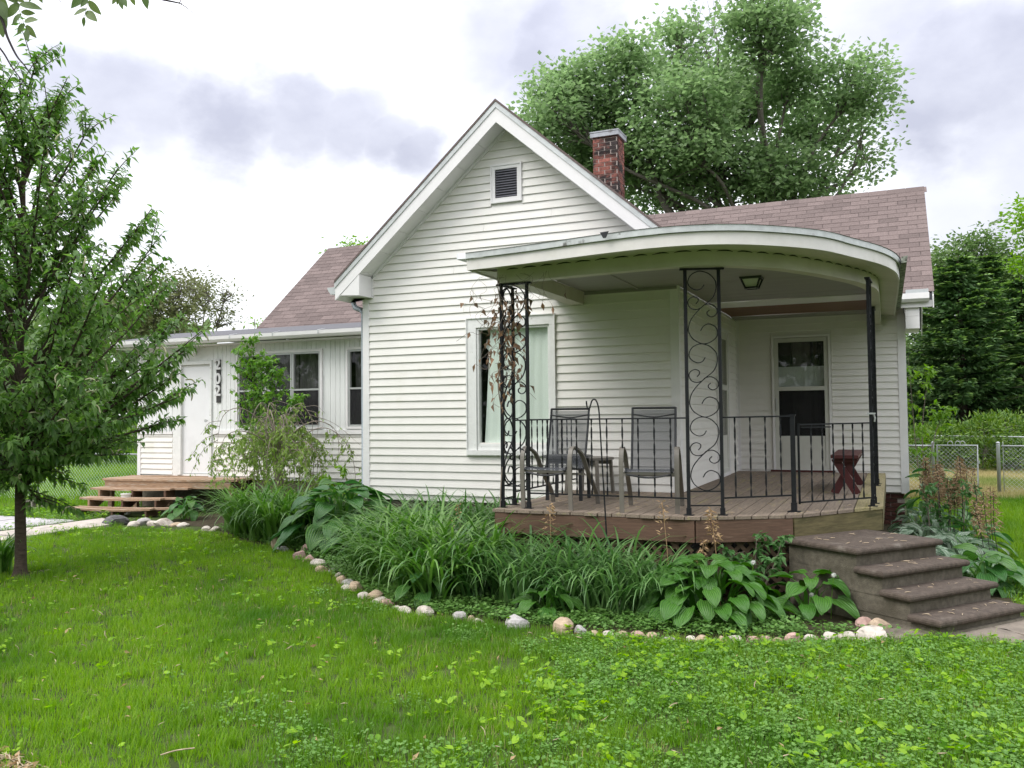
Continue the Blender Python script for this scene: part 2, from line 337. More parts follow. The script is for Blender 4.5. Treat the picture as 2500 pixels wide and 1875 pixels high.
# ---------------------------------------------------------------- mesh helpers
class MB:
    def __init__(s): s.v, s.f, s.uv = [], [], None

    def add(s, vs_, fs):
        o = len(s.v); s.v += [tuple(v) for v in vs_]; s.f += [tuple(i + o for i in f) for f in fs]
        return s

    def box(s, x0, x1, y0, y1, z0, z1):
        return s.hexa([(x0, y0, z0), (x1, y0, z0), (x1, y1, z0), (x0, y1, z0)], [(x0, y0, z1), (x1, y0, z1), (x1, y1, z1), (x0, y1, z1)])

    def hexa(s, lo, hi):
        n = len(lo)
        return s.add(list(lo) + list(hi), [tuple(range(n))[::-1], tuple(range(n, 2 * n))] + [(i, (i + 1) % n, n + (i + 1) % n, n + i) for i in range(n)])

    def prism(s, poly, d):          # a flat polygon (3-D points) pushed along d
        return s.hexa(poly, [tuple(np.array(p) + np.array(d)) for p in poly])

    def bar(s, a, b, w, h, up=(0, 0, 1)):     # rectangular bar from a to b, w across, h along up
        a, b = np.array(a, float), np.array(b, float); d = b - a; d /= np.linalg.norm(d)
        up = np.array(up, float)
        if abs(d @ up) > 0.98: up = np.array((1.0, 0, 0))
        x = np.cross(d, up); x /= np.linalg.norm(x); u = np.cross(x, d)
        c = [(-w / 2, -h / 2), (w / 2, -h / 2), (w / 2, h / 2), (-w / 2, h / 2)]
        return s.hexa([a + x * i + u * j for i, j in c], [b + x * i + u * j for i, j in c])

    def tube(s, pts, r, n=6, cap=True):
        pts = [np.array(p, float) for p in pts]; k = len(pts)
        rs = [r] * k if isinstance(r, (int, float)) else list(r)
        t = pts[1] - pts[0]; t = t / (np.linalg.norm(t) + 1e-9)
        up = np.array((0, 0, 1.0)) if abs(t[2]) < 0.9 else np.array((1.0, 0, 0))
        x = np.cross(t, up); x /= np.linalg.norm(x)
        vs_, fs = [], []
        for i in range(k):
            t = pts[min(i + 1, k - 1)] - pts[max(i - 1, 0)]; t = t / (np.linalg.norm(t) + 1e-9)
            x = x - t * (x @ t); x /= (np.linalg.norm(x) + 1e-9); y = np.cross(t, x)
            for j in range(n):
                a = 2 * math.pi * j / n
                vs_.append(pts[i] + (x * math.cos(a) + y * math.sin(a)) * rs[i])
        for i in range(k - 1):
            for j in range(n):
                fs.append((i * n + j, i * n + (j + 1) % n, (i + 1) * n + (j + 1) % n, (i + 1) * n + j))
        if cap: fs += [tuple(range(n))[::-1], tuple(range((k - 1) * n, k * n))]
        return s.add(vs_, fs)

    def ribbon(s, pts, nrm, w, t):    # flat bar bent along pts: w along nrm, t in the plane of the curve
        pts = [np.array(p, float) for p in pts]; nrm = np.array(nrm, float); k = len(pts); vs_, fs = [], []
        for i in range(k):
            d = pts[min(i + 1, k - 1)] - pts[max(i - 1, 0)]; d /= (np.linalg.norm(d) + 1e-9)
            q = np.cross(d, nrm)
            for a, b in ((-1, -1), (1, -1), (1, 1), (-1, 1)): vs_.append(pts[i] + q * a * t / 2 + nrm * b * w / 2)
        for i in range(k - 1):
            for j in range(4): fs.append((i * 4 + j, i * 4 + (j + 1) % 4, i * 4 + 4 + (j + 1) % 4, i * 4 + 4 + j))
        fs += [(3, 2, 1, 0), tuple(range(4 * k - 4, 4 * k))]
        return s.add(vs_, fs)

    def disc(s, c, r0, r1, z0, z1, n=16):
        a = [2 * math.pi * i / n for i in range(n)]
        return s.hexa([(c[0] + r0 * math.cos(t), c[1] + r0 * math.sin(t), z0) for t in a], [(c[0] + r1 * math.cos(t), c[1] + r1 * math.sin(t), z1) for t in a])

    def mesh(s, name, m, smooth=False):
        me = bpy.data.meshes.new(name); me.from_pydata(s.v, [], s.f); me.update()
        if m is not None: me.materials.append(M[m] if isinstance(m, str) else m)
        if smooth: me.polygons.foreach_set('use_smooth', [True] * len(me.polygons))
        return me


def np_mesh(name, V, Fc, m, smooth=False, uv=None):
    """V (n,3), Fc (k, 3 or 4) int"""
    me = bpy.data.meshes.new(name); V = np.ascontiguousarray(V, np.float32); Fc = np.ascontiguousarray(Fc, np.int32); k = Fc.shape[1]
    me.vertices.add(len(V)); me.vertices.foreach_set('co', V.ravel())
    me.loops.add(Fc.size); me.loops.foreach_set('vertex_index', Fc.ravel())
    me.polygons.add(len(Fc)); me.polygons.foreach_set('loop_start', np.arange(0, Fc.size, k, dtype=np.int32)); me.polygons.foreach_set('loop_total', np.full(len(Fc), k, np.int32))
    if uv is not None:
        l = me.uv_layers.new(name='UVMap'); l.data.foreach_set('uv', np.ascontiguousarray(uv[Fc.ravel()], np.float32).ravel())
    me.update(calc_edges=True)
    if smooth: me.polygons.foreach_set('use_smooth', np.ones(len(Fc), bool))
    me.materials.append(M[m] if isinstance(m, str) else m)
    return me


def props(o, label=None, cat=None, group=None, kind=None):
    for k, v in (('label', label), ('category', cat), ('group', group), ('kind', kind)):
        if v: o[k] = v
    return o


def thing(name, label, cat, loc=(0, 0, 0), group=None, rz=0.0):
    """an Empty at the foot of a thing; its parts are built in the place's own coordinates and hang on it"""
    o = bpy.data.objects.new(name, None); o.empty_display_size = 0.1
    o.location = loc; o.rotation_euler = (0, 0, rz); col.objects.link(o)
    return props(o, label, cat, group)


def link(name, me, parent=None, local=False, mtx=None, label=None):
    o = bpy.data.objects.new(name, me); col.objects.link(o)
    if mtx is not None: o.matrix_basis = mtx
    if parent is not None:
        o.parent = parent
        if not local and parent.type == 'EMPTY':
            o.matrix_parent_inverse = (Matrix.Translation(parent.location) @ Matrix.Rotation(parent.rotation_euler.z, 4, 'Z')).inverted()
    if label: o['label'] = label
    return o


def part(name, mb, m, parent, smooth=False, local=False, label=None):
    return link(name, mb.mesh(name, m, smooth), parent, local, None, label)


def whole(name, mb, m, label, cat, group=None, smooth=False):
    return props(link(name, mb.mesh(name, m, smooth)), label, cat, group)


def struct(name, mb, m, smooth=False):
    return props(link(name, mb.mesh(name, m, smooth)), kind='structure')


def dup(root, loc, rz=0.0, label=None):
    r = root.copy(); col.objects.link(r); r.location = loc; r.rotation_euler = (0, 0, rz)
    if label: r['label'] = label
    for ch in list(root.children):
        c = ch.copy(); col.objects.link(c); c.parent = r
        for g in ch.children:
            d = g.copy(); col.objects.link(d); d.parent = c
    return r


def crom(pts, n=6):
    """smooth curve through pts"""
    P_ = [np.array(p, float) for p in pts]; P_ = [2 * P_[0] - P_[1]] + P_ + [2 * P_[-1] - P_[-2]]; out = []
    for i in range(1, len(P_) - 2):
        a, b, c, d = P_[i - 1:i + 3]
        for j in range(n):
            t = j / n
            out.append(0.5 * (2 * b + (c - a) * t + (2 * a - 5 * b + 4 * c - d) * t * t + (3 * b - a - 3 * c + d) * t ** 3))
    out.append(P_[-2]); return out


# ---------------------------------------------------------------- ground and paving
BED_EDGE = [(-5.05, 0.05), (-4.6, 0.42), (-3.95, 0.52), (-3.04, 0.28), (-2.3, -0.25), (-1.5, -0.75), (-0.75, -0.98), (-0.03, -1.47), (0.56, -1.86), (0.9, -2.22), (1.54, -2.74), (1.93, -3.09), (2.32, -3.36), (2.88, -3.72), (3.4, -3.78), (4.0, -3.84), (4.4, -3.83), (4.7, -3.85), (5.0, -3.8), (5.5, -3.75), (5.84, -3.58), (6.14, -3.46), (6.75, -3.2), (7.2, -2.95)]
BED_LINE = crom(BED_EDGE, 6)
BX = np.array([p[0] for p in BED_LINE]); BY = np.array([p[1] for p in BED_LINE])


def bed_y(x): return np.interp(x, BX, BY)


def build_ground():
    g = MB(); n = 40; s = 160.0
    g.add([(-s, -s, 0), (s, -s, 0), (s, s * 1.4, 0), (-s, s * 1.4, 0)], [(0, 1, 2, 3)])
    struct('ground', g, 'soil')
    b = MB()     # the planted bed round the house, a sheet just above the ground
    pts = [(p[0], p[1], 0.004) for p in BED_LINE] + [(7.35, -2.2, 0.004), (8.4, -1.2, 0.004), (8.5, 2.5, 0.004), (8.0, 4.9, 0.004), (-4.2, 4.9, 0.004), (-4.6, 1.2, 0.004)]
    b.add(pts, [tuple(range(len(pts)))])
    struct('flower_bed_soil', b, 'bedsoil')
    # concrete walk from the wooden steps, and a patio slab beside it
    walk = thing('path', None, None, (-5.3, 0, 0)); walk['kind'] = 'structure'
    y = 0.62
    for i, l in enumerate((1.05, 1.15, 1.1, 1.2, 1.15, 1.2, 1.2)):
        w = MB(); a = 0.012 * i
        w.prism([(-5.85 + a, y - l + .012, 0.0), (-4.93 + a, y - l + .012, 0.0), (-4.93 + a, y - .012 - (.45 if i == 0 else 0), 0.0), (-5.85 + a, y - .012, 0.0)], (0, 0, 0.035 + 0.006 * (i % 2)))
        part('paving_slab', w, 'slab', walk); y -= l
    patio = thing('patio', None, None, (-7.5, -1, 0)); patio['kind'] = 'structure'
    for i in range(3):
        for j in range(3):
            w = MB(); x1 = -6.02 - i * 1.25; y1 = 0.25 - j * 1.35
            w.box(x1 - 1.23, x1, y1 - 1.33, y1, 0, 0.03 + 0.004 * ((i + j) % 3)); part('paving_slab', w, 'slabgrey', patio)
    # flagstones at the foot of the concrete steps
    fl = thing('flagstone_path', None, None, (7.6, -2.6, 0)); fl['kind'] = 'structure'
    for cx, cy, r, k in ((7.52, -2.82, .33, 7), (7.85, -2.42, .36, 8), (8.25, -2.05, .34, 7), (7.95, -3.0, .30, 6), (8.4, -2.6, .33, 7), (8.7, -1.75, .3, 7), (6.95, -3.02, .2, 6)):
        w = MB(); ps = []
        for q in range(k):
            a = q * 2 * math.pi / k + random.uniform(-.2, .2); rr = r * random.uniform(.8, 1.1); ps.append((cx + rr * math.cos(a), cy + rr * math.sin(a), 0.0))
        w.hexa(ps, [(p[0] * .97 + cx * .03, p[1] * .97 + cy * .03, 0.035) for p in ps]); part('flagstone', w, 'flag', fl)


build_ground()

# ---------------------------------------------------------------- the house
COURSE = 0.108
ZD = 0.804                    # top of the porch deck
HX = 4.5177                   # the gable's right wall
YR = 4.33                     # front of the right-hand wing
XR = 7.10                     # its right corner
YL = 2.60                     # front of the low left wing
XL = -7.13
house = thing('house', 'white vinyl sided cottage with steep front gable and mauve brown shingle roof', 'house', (2.2, 3.0, 0))


def siding(wall, frame, z0, z1, span, holes=(), c=COURSE, m='siding', t=0.022):
    """clapboards as pieces of a wall. frame = (origin, along, outward); span(z) -> (a, b); holes (a0, a1, z0, z1) are left open"""
    o, ax, nr = (np.array(q, float) for q in frame)
    z = z0
    while z < z1 - 0.01:
        zt = min(z + c, z1); lo, hi = span(z), span(zt)
        segs = [(lo[0], lo[1], hi[0], hi[1])]
        for h in holes:
            if h[2] < zt - 0.02 and h[3] > z + 0.02:
                new = []
                for a0, b0, a1, b1 in segs:
                    if h[0] > min(a0, a1) + .02: new.append((a0, min(h[0], b0), a1, min(h[0], b1)))
                    if h[1] < max(b0, b1) - .02: new.append((max(h[1], a0), b0, max(h[1], a1), b1))
                segs = [q for q in new if q[1] > q[0] + .01]
        cut = []
        for a0, b0, a1, b1 in segs:      # long courses are pieced: a butt joint here and there
            if b0 - a0 > 1.6 and random.random() < .4:
                xj = a0 + (b0 - a0) * random.uniform(.25, .75)
                if max(a0, a1) + .1 < xj < min(b0, b1) - .1: cut += [(a0, xj - .0015, a1, xj - .0015), (xj + .0015, b0, xj + .0015, b1)]; continue
            cut.append((a0, b0, a1, b1))
        for a0, b0, a1, b1 in cut:
            if b0 - a0 < 0.03: continue
            if b1 < a1: a1 = b1 = (a1 + b1) / 2
            q = MB(); V = []; ja, jb = random.uniform(-.0016, .0016), random.uniform(-.0016, .0016)      # hung a hair out of level
            for (a, b, zz, th) in ((a0, b0, z, t), (a0, b0, z, 0.0), (a1, b1, zt + .001, 0.0), (a1, b1, zt + .001, 0.0035)):
                V.append((a, zz + ja, th)); V.append((b, zz + jb, th))
            vv = [o + ax * a + nr * th + np.array((0, 0, zz)) for a, zz, th in V]
            q.add(vv, [(0, 1, 7, 6), (1, 0, 2, 3), (6, 7, 5, 4), (0, 6, 4, 2), (1, 3, 5, 7)])
            part('siding_board', q, m, wall)
        z = zt


def wall_sheet(name, frame, poly, holes, m='siding', th=0.10):
    """backing wall: a slab with rectangular openings, built from strips"""
    o, ax, nr = (np.array(q, float) for q in frame); q = MB()
    a0, a1, z0, z1 = poly
    aa = sorted({a0, a1, *[h[0] for h in holes], *[h[1] for h in holes]}); aa = [x for x in aa if a0 <= x <= a1]
    for i in range(len(aa) - 1):
        mid = (aa[i] + aa[i + 1]) / 2; cuts = sorted([(h[2], h[3]) for h in holes if h[0] < mid < h[1]]); z = z0
        for c0, c1 in cuts + [(z1, z1)]:
            if c0 > z + .001:
                P4 = [o + ax * aa[i] + np.array((0, 0, z)), o + ax * aa[i + 1] + np.array((0, 0, z)), o + ax * aa[i + 1] + np.array((0, 0, c0)), o + ax * aa[i] + np.array((0, 0, c0))]
                q.prism(P4, -nr * th)
            z = max(z, c1)
    return part(name, q, m, house)


def room_box(parent, frame, a0, a1, z0, z1, d=1.2, th=0.101):
    o, ax, nr = (np.array(q, float) for q in frame); q = MB()
    def p(a, dd, z): return o + ax * a - nr * dd + np.array((0, 0, z))
    a0 -= .25; a1 += .25; z0 -= .15; z1 += .15
    V = [p(a0, th, z0), p(a1, th, z0), p(a1, th, z1), p(a0, th, z1), p(a0, d, z0), p(a1, d, z0), p(a1, d, z1), p(a0, d, z1)]
    q.add(V, [(4, 5, 6, 7), (0, 4, 7, 3), (1, 2, 6, 5), (3, 7, 6, 2), (0, 1, 5, 4)])
    return part('room_interior', q, 'room', parent)


def trimbox(q, frame, a0, a1, z0, z1, d0, d1):
    o, ax, nr = (np.array(p, float) for p in frame)
    return q.prism([o + ax * a + nr * d0 + np.array((0, 0, z)) for a, z in ((a0, z0), (a1, z0), (a1, z1), (a0, z1))], nr * (d1 - d0))


def ring(q, frame, a0, a1, z0, z1, w, d0, d1):       # picture-frame of four butted pieces
    trimbox(q, frame, a0, a0 + w, z0, z1, d0, d1); trimbox(q, frame, a1 - w, a1, z0, z1, d0, d1)
    trimbox(q, frame, a0 + w, a1 - w, z1 - w, z1, d0, d1); trimbox(q, frame, a0 + w, a1 - w, z0, z0 + w, d0, d1)
    return q


FG = ((0, 0, 0), (1, 0, 0), (0, -1, 0))               # front gable wall
FS = ((HX, 0, 0), (0, 1, 0), (1, 0, 0))               # its right side wall, along +y
FR = ((0, YR, 0), (1, 0, 0), (0, -1, 0))              # front of the right wing
FL = ((0, YL, 0), (1, 0, 0), (0, -1, 0))              # front of the left wing

GP, RX, EZ = 0.872, 2.255, 3.79                       # gable pitch, ridge x, wall height under the soffit at x = 0
WIN_F = (1.66, 2.90, 1.25, 3.07)
VENT = (2.02, 2.475, 4.605, 5.125)


def gspan(z):
    d = max(0.0, (z - EZ) / GP)
    return (0.06 + d, HX - 0.07 - d) if z > EZ + .05 else (0.085, HX - 0.09)


gw = MB()      # gable wall: lower part with the window opening, then the triangle
gable_wall = wall_sheet('gable_wall', FG, (0, HX, 0.60, EZ), [(1.80, 2.83, 1.40, 2.93)])
tri = MB(); tri.prism([(0, 0, EZ), (HX, 0, EZ), (RX + .01, 0, EZ + GP * RX), (RX - .01, 0, EZ + GP * RX)], (0, 0.1, 0)); part('gable_peak', tri, 'siding', house)
siding(gable_wall, FG, 0.684, EZ + GP * RX - 0.1, gspan, [WIN_F, VENT])
side_wall = wall_sheet('side_wall', ((HX - .001, 0.1, 0), (0, 1, 0), (1, 0, 0)), (0, YR - .1, 0.60, 3.8), [(2.40, 3.20, 0.85, 2.95)])
siding(side_wall, FS, ZD, 3.33, lambda z: (0.09, YR - .06), [(2.40, 3.40, 0.8, 3.06)])
right_wall = wall_sheet('right_wall', FR, (HX, XR, 0.51, 3.5), [(5.19, 5.92, 0.9, 2.93)])
siding(right_wall, FR, 0.51, 3.42, lambda z: (HX + .06, XR - .08), [(5.08, 6.03, 0.6, 3.05)])
q = MB(); q.box(XR - .1, XR - .003, YR + .1, 8.6, .51, 3.6); part('end_wall', q, 'siding', house)
left_wall = wall_sheet('left_wall', FL, (XL, -0.003, 0.60, 3.2), [(-5.98, -5.25, .68, 2.82), (-4.56, -2.66, 1.60, 2.98), (-2.06, -1.2, 1.60, 2.98)], 'beadboard')
siding(left_wall, FL, 0.66, 1.455, lambda z: (XL + .07, -0.003), [(-6.22, -5.16, .5, 1.5)])
q = MB(); trimbox(q, FL, XL + .06, -6.205, 1.457, 1.52, 0, .035); trimbox(q, FL, -5.165, -.004, 1.457, 1.535, 0, .04); part('ledge_board', q, 'trim', left_wall)
# beadboard planks above the ledge
x = XL + .07
while x < -1.0:
    w = 0.105
    for z0, z1 in (((1.535, 3.17),) if (x + w < -6.1 or x > -5.2) else ((2.93, 3.17),)):
        if x > -4.62 - w and x < -2.6: spans = ((1.535, 1.55), (3.025, 3.17)) if z0 < 2 else ()
        elif x > -2.1 - w and x < -1.2: spans = ((3.025, 3.17),)
        else: spans = ((z0, z1),)
        for a, b in spans:
            if b - a < .05: continue
            q = MB(); trimbox(q, FL, x + .004, x + w - .004, a, b, 0, .012); part('beadboard_plank', q, 'beadboard', left_wall)
    x += w
q = MB(); q.box(XL - .001, XL + .1, YL + .1, 8.0, .6, 3.2); part('end_wall', q, 'siding', house)
q = MB(); q.box(0.0, .1, .1, 6.5, .6, 4.0); part('end_wall', q, 'siding', house)
# corner boards
for fr, a0, a1, z0, z1 in ((FG, -.018, .086, .66, 3.44), (FG, HX - .088, HX + .019, ZD - .1, 3.335), (FR, XR - .095, XR + .02, .49, 3.3), (FR, HX + .002, HX + .06, ZD, 3.33), (FL, XL - .015, XL + .07, .62, 3.17)):
    q = MB(); trimbox(q, fr, a0, a1, z0, z1, 0.0, .026); part('corner_board', q, 'trim', house)
q = MB(); trimbox(q, FS, 0.001, .09, ZD, 3.335, 0.0, .019); trimbox(q, FS, YR - .055, YR - .001, ZD, 3.33, 0, .019); part('corner_board', q, 'trim', house)
# foundation seen under the right wing: brick by brick
fnd = MB(); fnd.box(HX, XR - .05, YR + .05, YR + .2, 0, .50); fnd_o = part('foundation', fnd, 'mortar', house)
bm_ = MB().box(-.095, .095, -.02, .02, -.028, .028).mesh('brick', 'brickdark')
for r_ in range(7):
    for k in range(4):
        link('brick', bm_, fnd_o, mtx=Matrix.Translation((XR - .15 - k * .205 - (r_ % 2) * .1, YR + .045, .035 + r_ * .0685)))
q = MB(); q.box(0.02, HX - .02, .04, .14, 0, .68); q.box(XL + .05, 0, YL + .05, YL + .15, 0, .66); part('foundation', q, 'concrete', house)

# ---- front window: peeling casing, one big pane, half-drawn curtain
win = MB(); ring(win, FG, 1.64, 2.925, 1.225, 3.08, .012, 0.0, .05)
trimbox(win, FG, 1.652, 1.785, 1.30, 3.068, 0.004, .034); trimbox(win, FG, 2.845, 2.913, 1.30, 3.068, 0.004, .034); trimbox(win, FG, 1.785, 2.845, 2.945, 3.068, 0.004, .034)
fw = part('window', win, 'oldpaint', house, label='picture window with peeling pale green white casing and half drawn curtain')
q = MB(); ring(q, FG, 1.787, 2.843, 1.352, 2.943, .028, -.07, .012); part('window_frame', q, 'oldpaint', fw)
q = MB(); trimbox(q, FG, 1.652, 2.913, 1.237, 1.298, 0.002, .062); trimbox(q, FG, 1.79, 2.84, 1.30, 1.35, -.02, .02); part('window_sill', q, 'oldpaint', fw)
q = MB(); trimbox(q, FG, 1.815, 2.815, 1.38, 2.915, -.05, -.045); part('pane', q, 'glass', fw)
room_box(fw, FG, 1.80, 2.83, 1.40, 2.93)
q = MB(); n = 26; vs_ = []      # curtain with folds, its left edge drawn back on a slant
for i in range(n + 1):
    t = i / n; yy = .078 + .013 * math.sin(i * 1.9) + .006 * math.sin(i * 4.7)
    vs_ += [(1.87 - .02 + t * 1.06, yy, 1.30), (1.955 + t * .96, yy, 3.0)]
q.add(vs_, [(2 * i, 2 * i + 2, 2 * i + 3, 2 * i + 1) for i in range(n)]); part('curtain', q, 'curtain', fw, smooth=True)
q = MB(); q.prism([(1.86, .16, 2.80), (1.99, .16, 2.62), (1.96, .16, 2.55), (1.84, .16, 2.70)], (0, .01, 0)); part('curtain_fold', q, 'curtain', fw)

# ---- gable vent
q = MB(); ring(q, FG, 2.02, 2.475, 4.605, 5.125, .022, 0.0, .04); ring(q, FG, 2.042, 2.453, 4.627, 5.103, .045, 0.0, .03)
vent = part('gable_vent', q, 'trim', house)
q = MB(); trimbox(q, FG, 2.087, 2.408, 4.672, 5.058, -.001, .006); part('backing', q, 'black', vent)
sl = MB().prism([(-.158, 0, 0), (.158, 0, 0), (.158, -.024, -.026), (-.158, -.024, -.026)], (0, .004, .006)).mesh('slat', 'ventslat')
for k in range(11):
    link('slat', sl, vent, mtx=Matrix.Translation((2.2475, -.008, 4.708 + k * .034)))

# ---- rear porch door (in the right wing) and the side door
q = MB(); ring(q, FR, 5.10, 6.015, ZD - .002, 3.03, .035, .0, .045)
d1 = part('storm_door', q, 'trim', house, label='grey white storm door with two panes facing the porch')
q = MB(); ring(q, FR, 5.137, 5.978, ZD + .03, 2.985, .065, .0, .03); trimbox(q, FR, 5.202, 5.913, 2.125, 2.19, 0, .03); trimbox(q, FR, 5.202, 5.913, ZD + .095, 1.385, 0, .02)
trimbox(q, FR, 5.25, 5.865, ZD + .14, 1.33, .02, .026); part('door_leaf', q, 'stormdoor', d1)
q = MB(); trimbox(q, FR, 5.202, 5.913, 2.19, 2.92, .008, .013); part('pane', q, 'glass', d1)
q = MB(); trimbox(q, FR, 5.202, 5.913, 1.387, 2.123, .004, .008); part('screen', q, 'screen', d1)
q = MB(); trimbox(q, FR, 5.202, 5.913, 1.387, 2.123, -.012, -.008); part('pane', q, 'glass', d1)
q = MB(); trimbox(q, FR, 5.155, 5.175, 1.80, 2.0, .03, .055); part('handle', q, 'alu', d1)
q = MB()      # old inner door with three lights
trimbox(q, FR, 5.195, 5.36, 0.95, 2.92, -.09, -.06); trimbox(q, FR, 5.36, 5.41, 0.95, 2.92, -.09, -.055); trimbox(q, FR, 5.70, 5.75, 0.95, 2.92, -.09, -.055); trimbox(q, FR, 5.80, 5.915, .95, 2.92, -.09, -.06)
part('inner_door', q, 'charcoal', d1)
q = MB(); trimbox(q, FR, 5.41, 5.80, 1.1, 2.92, -.099, -.092); part('inner_curtain', q, 'curtaindark', d1)
q = MB(); trimbox(q, FR, 5.195, 5.915, 2.19, 2.52, -.05, -.046); part('blind', q, 'blind', d1)
room_box(d1, FR, 5.19, 5.92, 1.2, 2.93, 1.0)
q = MB(); trimbox(q, FR, 5.06, 6.05, ZD + .001, ZD + .03, .02, .10); part('threshold', q, 'redwood', d1)
q = MB(); ring(q, FS, 2.40, 3.40, ZD + .001, 3.06, .05, .0, .04)
d2 = part('side_door', q, 'trim', house)
q = MB(); ring(q, FS, 2.452, 3.348, ZD + .02, 3.008, .10, .0, .028); trimbox(q, FS, 2.55, 3.25, 2.12, 2.2, 0, .028); trimbox(q, FS, 2.55, 3.25, ZD + .12, 1.43, 0, .02); part('door_leaf', q, 'stormdoor', d2)
q = MB(); trimbox(q, FS, 2.55, 3.25, 2.2, 2.908, .006, .01); trimbox(q, FS, 2.55, 3.25, 1.43, 2.12, .006, .01); part('pane', q, 'glass', d2)
q = MB(); trimbox(q, FS, 2.40, 3.25, .9, 2.95, -.09, -.06); part('inner_door', q, 'charcoal', d2)

# ---- left wing: flush door, three tall sash windows and one more
q = MB(); trimbox(q, FL, -6.07, -5.985, .66, 2.825, 0, .035); trimbox(q, FL, -5.248, -5.205, .66, 2.825, 0, .035); trimbox(q, FL, -6.07, -5.205, 2.826, 2.895, 0, .036)
d3 = part('entrance_door', q, 'oldpaint', house, label='flush white door at the top of the wooden steps')
q = MB(); trimbox(q, FL, -5.978, -5.255, .69, 2.816, -.05, -.022); part('door_leaf', q, 'door', d3)
q = MB(); trimbox(q, FL, -6.205, -6.075, .62, 2.93, 0, .02); part('door_post', q, 'oldpaint', d3)
q = MB(); trimbox(q, FL, -6.10, -5.17, 2.90, 3.165, 0, .014); part('header_panel', q, 'oldpaint', d3)
q = MB(); q.tube([(-5.32, YL - .01, 1.72), (-5.32, YL - .06, 1.72)], .012, 6); q.tube([(-5.32, YL - .06, 1.72), (-5.32, YL - .075, 1.72)], .03, 8); part('handle', q, 'alu', d3)


def sash_window(a0, a1, units, label=None):
    q = MB(); ring(q, FL, a0, a1, 1.55, 3.02, .045, 0, .04)
    w_ = part('window', q, 'trim', house, label=label)
    wu = (a1 - a0 - .09) / units
    for i in range(units):
        b0 = a0 + .045 + i * wu; b1 = b0 + wu
        q = MB(); ring(q, FL, b0 + .006, b1 - .006, 1.597, 2.973, .032, -.03, .025); trimbox(q, FL, b0 + .038, b1 - .038, 2.262, 2.295, -.02, .022); part('window_frame', q, 'alu', w_)
        q = MB(); trimbox(q, FL, b0 + .038, b1 - .038, 1.629, 2.941, -.012, -.008); part('pane', q, 'glass', w_)
        q = MB(); trimbox(q, FL, b0 + .038, b1 - .038, 1.629, 2.262, .006, .008); part('screen', q, 'screen', w_)
        n = 22; V = []; c0, c1 = (b0 + (.30 if i < 1 and units > 1 else .0), b1)
        for k in range(n + 1):
            yy = YL + .22 + .03 * math.sin(k * 2.2 + i) + .012 * math.sin(k * 5.1); xx = c0 + (c1 - c0) * k / n
            V += [(xx, yy, 1.6), (xx, yy, 2.96)]
        q = MB(); q.add(V, [(2 * k, 2 * k + 2, 2 * k + 3, 2 * k + 1) for k in range(n)]); part('curtain', q, 'curtaindark', w_, smooth=True)
    room_box(w_, FL, a0 + .06, a1 - .06, 1.6, 2.98, .8)


sash_window(-4.61, -2.61, 3)
sash_window(-2.096, -1.15, 1)

# ---------------------------------------------------------------- roofs
RZ, FY = 5.89, -0.35           # gable ridge height, front face of its rake


def gz(x): return RZ - GP * abs(x - RX)


def my(z): return 3.89 + (z - 3.56) / 0.845


EAVE_L, EAVE_R = -0.268, 4.78
roof = MB()                                            # roof decking of the front gable and the cross wing
for sgn, xe in ((-1, EAVE_L), (1, EAVE_R)):
    roof.prism([(RX, FY + .02, RZ - .035), (xe, FY + .02, gz(xe) - .035), (xe, FY + .02, gz(xe) - .10), (RX, FY + .02, RZ - .10)], (0, 6.6, 0))
roof.prism([(-5.28, 3.90, 3.53), (-5.28, 6.5, 5.735), (-5.28, 6.5, 5.64), (-5.28, 3.90, 3.44)], (12.77, 0, 0))
roof.prism([(-5.28, 6.5, 5.735), (-5.28, 9.1, 3.53), (-5.28, 9.1, 3.44), (-5.28, 6.5, 5.64)], (12.77, 0, 0))
roof_o = part('roof', roof, 'rolled', house)
q = MB()
for sgn, xe in ((-1, EAVE_L), (1, EAVE_R)):            # shingle edge, drip edge, rake board, each a little behind the one above
    q.prism([(RX, FY - .02, RZ), (xe, FY - .02, gz(xe)), (xe, FY - .02, gz(xe) - .034), (RX, FY - .02, RZ - .034)], (0, 6.86, 0))
part('gable_shingle_edge', q, 'shingle', roof_o)
q = MB()
for xe in (EAVE_L, EAVE_R):
    q.prism([(RX, FY - .012, RZ - .0345), (xe, FY - .012, gz(xe) - .0345), (xe, FY - .012, gz(xe) - .112), (RX, FY - .012, RZ - .112)], (0, .03, 0))
part('drip_edge', q, 'drip', roof_o)
for xe in (EAVE_L + .005, EAVE_R):
    q = MB(); q.prism([(RX, FY, RZ - .1125), (xe, FY, gz(xe) - .1125), (xe, FY, gz(xe) - .285), (RX, FY, RZ - .305)], (0, .018, 0)); part('rake_board', q, 'trim', house)
    s_ = 1 if xe > RX else -1                          # soffit panels under the rake
    k0 = 0; L_ = abs(xe - RX)
    while k0 < L_ - .05:
        k1 = min(k0 + .30, L_); xa, xb = RX + s_ * (k0 + .003), RX + s_ * (k1 - .003)
        q = MB(); q.prism([(xa, FY + .019, gz(xa) - .275), (xb, FY + .019, gz(xb) - .275), (xb, FY + .019, gz(xb) - .262), (xa, FY + .019, gz(xa) - .262)], (0, .345, 0)); part('soffit_panel', q, 'trim', house); k0 = k1
    q = MB(); xa, xb = RX + s_ * .02, xe - s_ * .33
    q.prism([(xa, -.03, gz(xa) - .277), (xb, -.03, gz(xb) - .277), (xb, -.03, gz(xb) - .325), (xa, -.03, gz(xa) - .325)], (0, .029, 0)); part('rake_trim', q, 'trim', house)
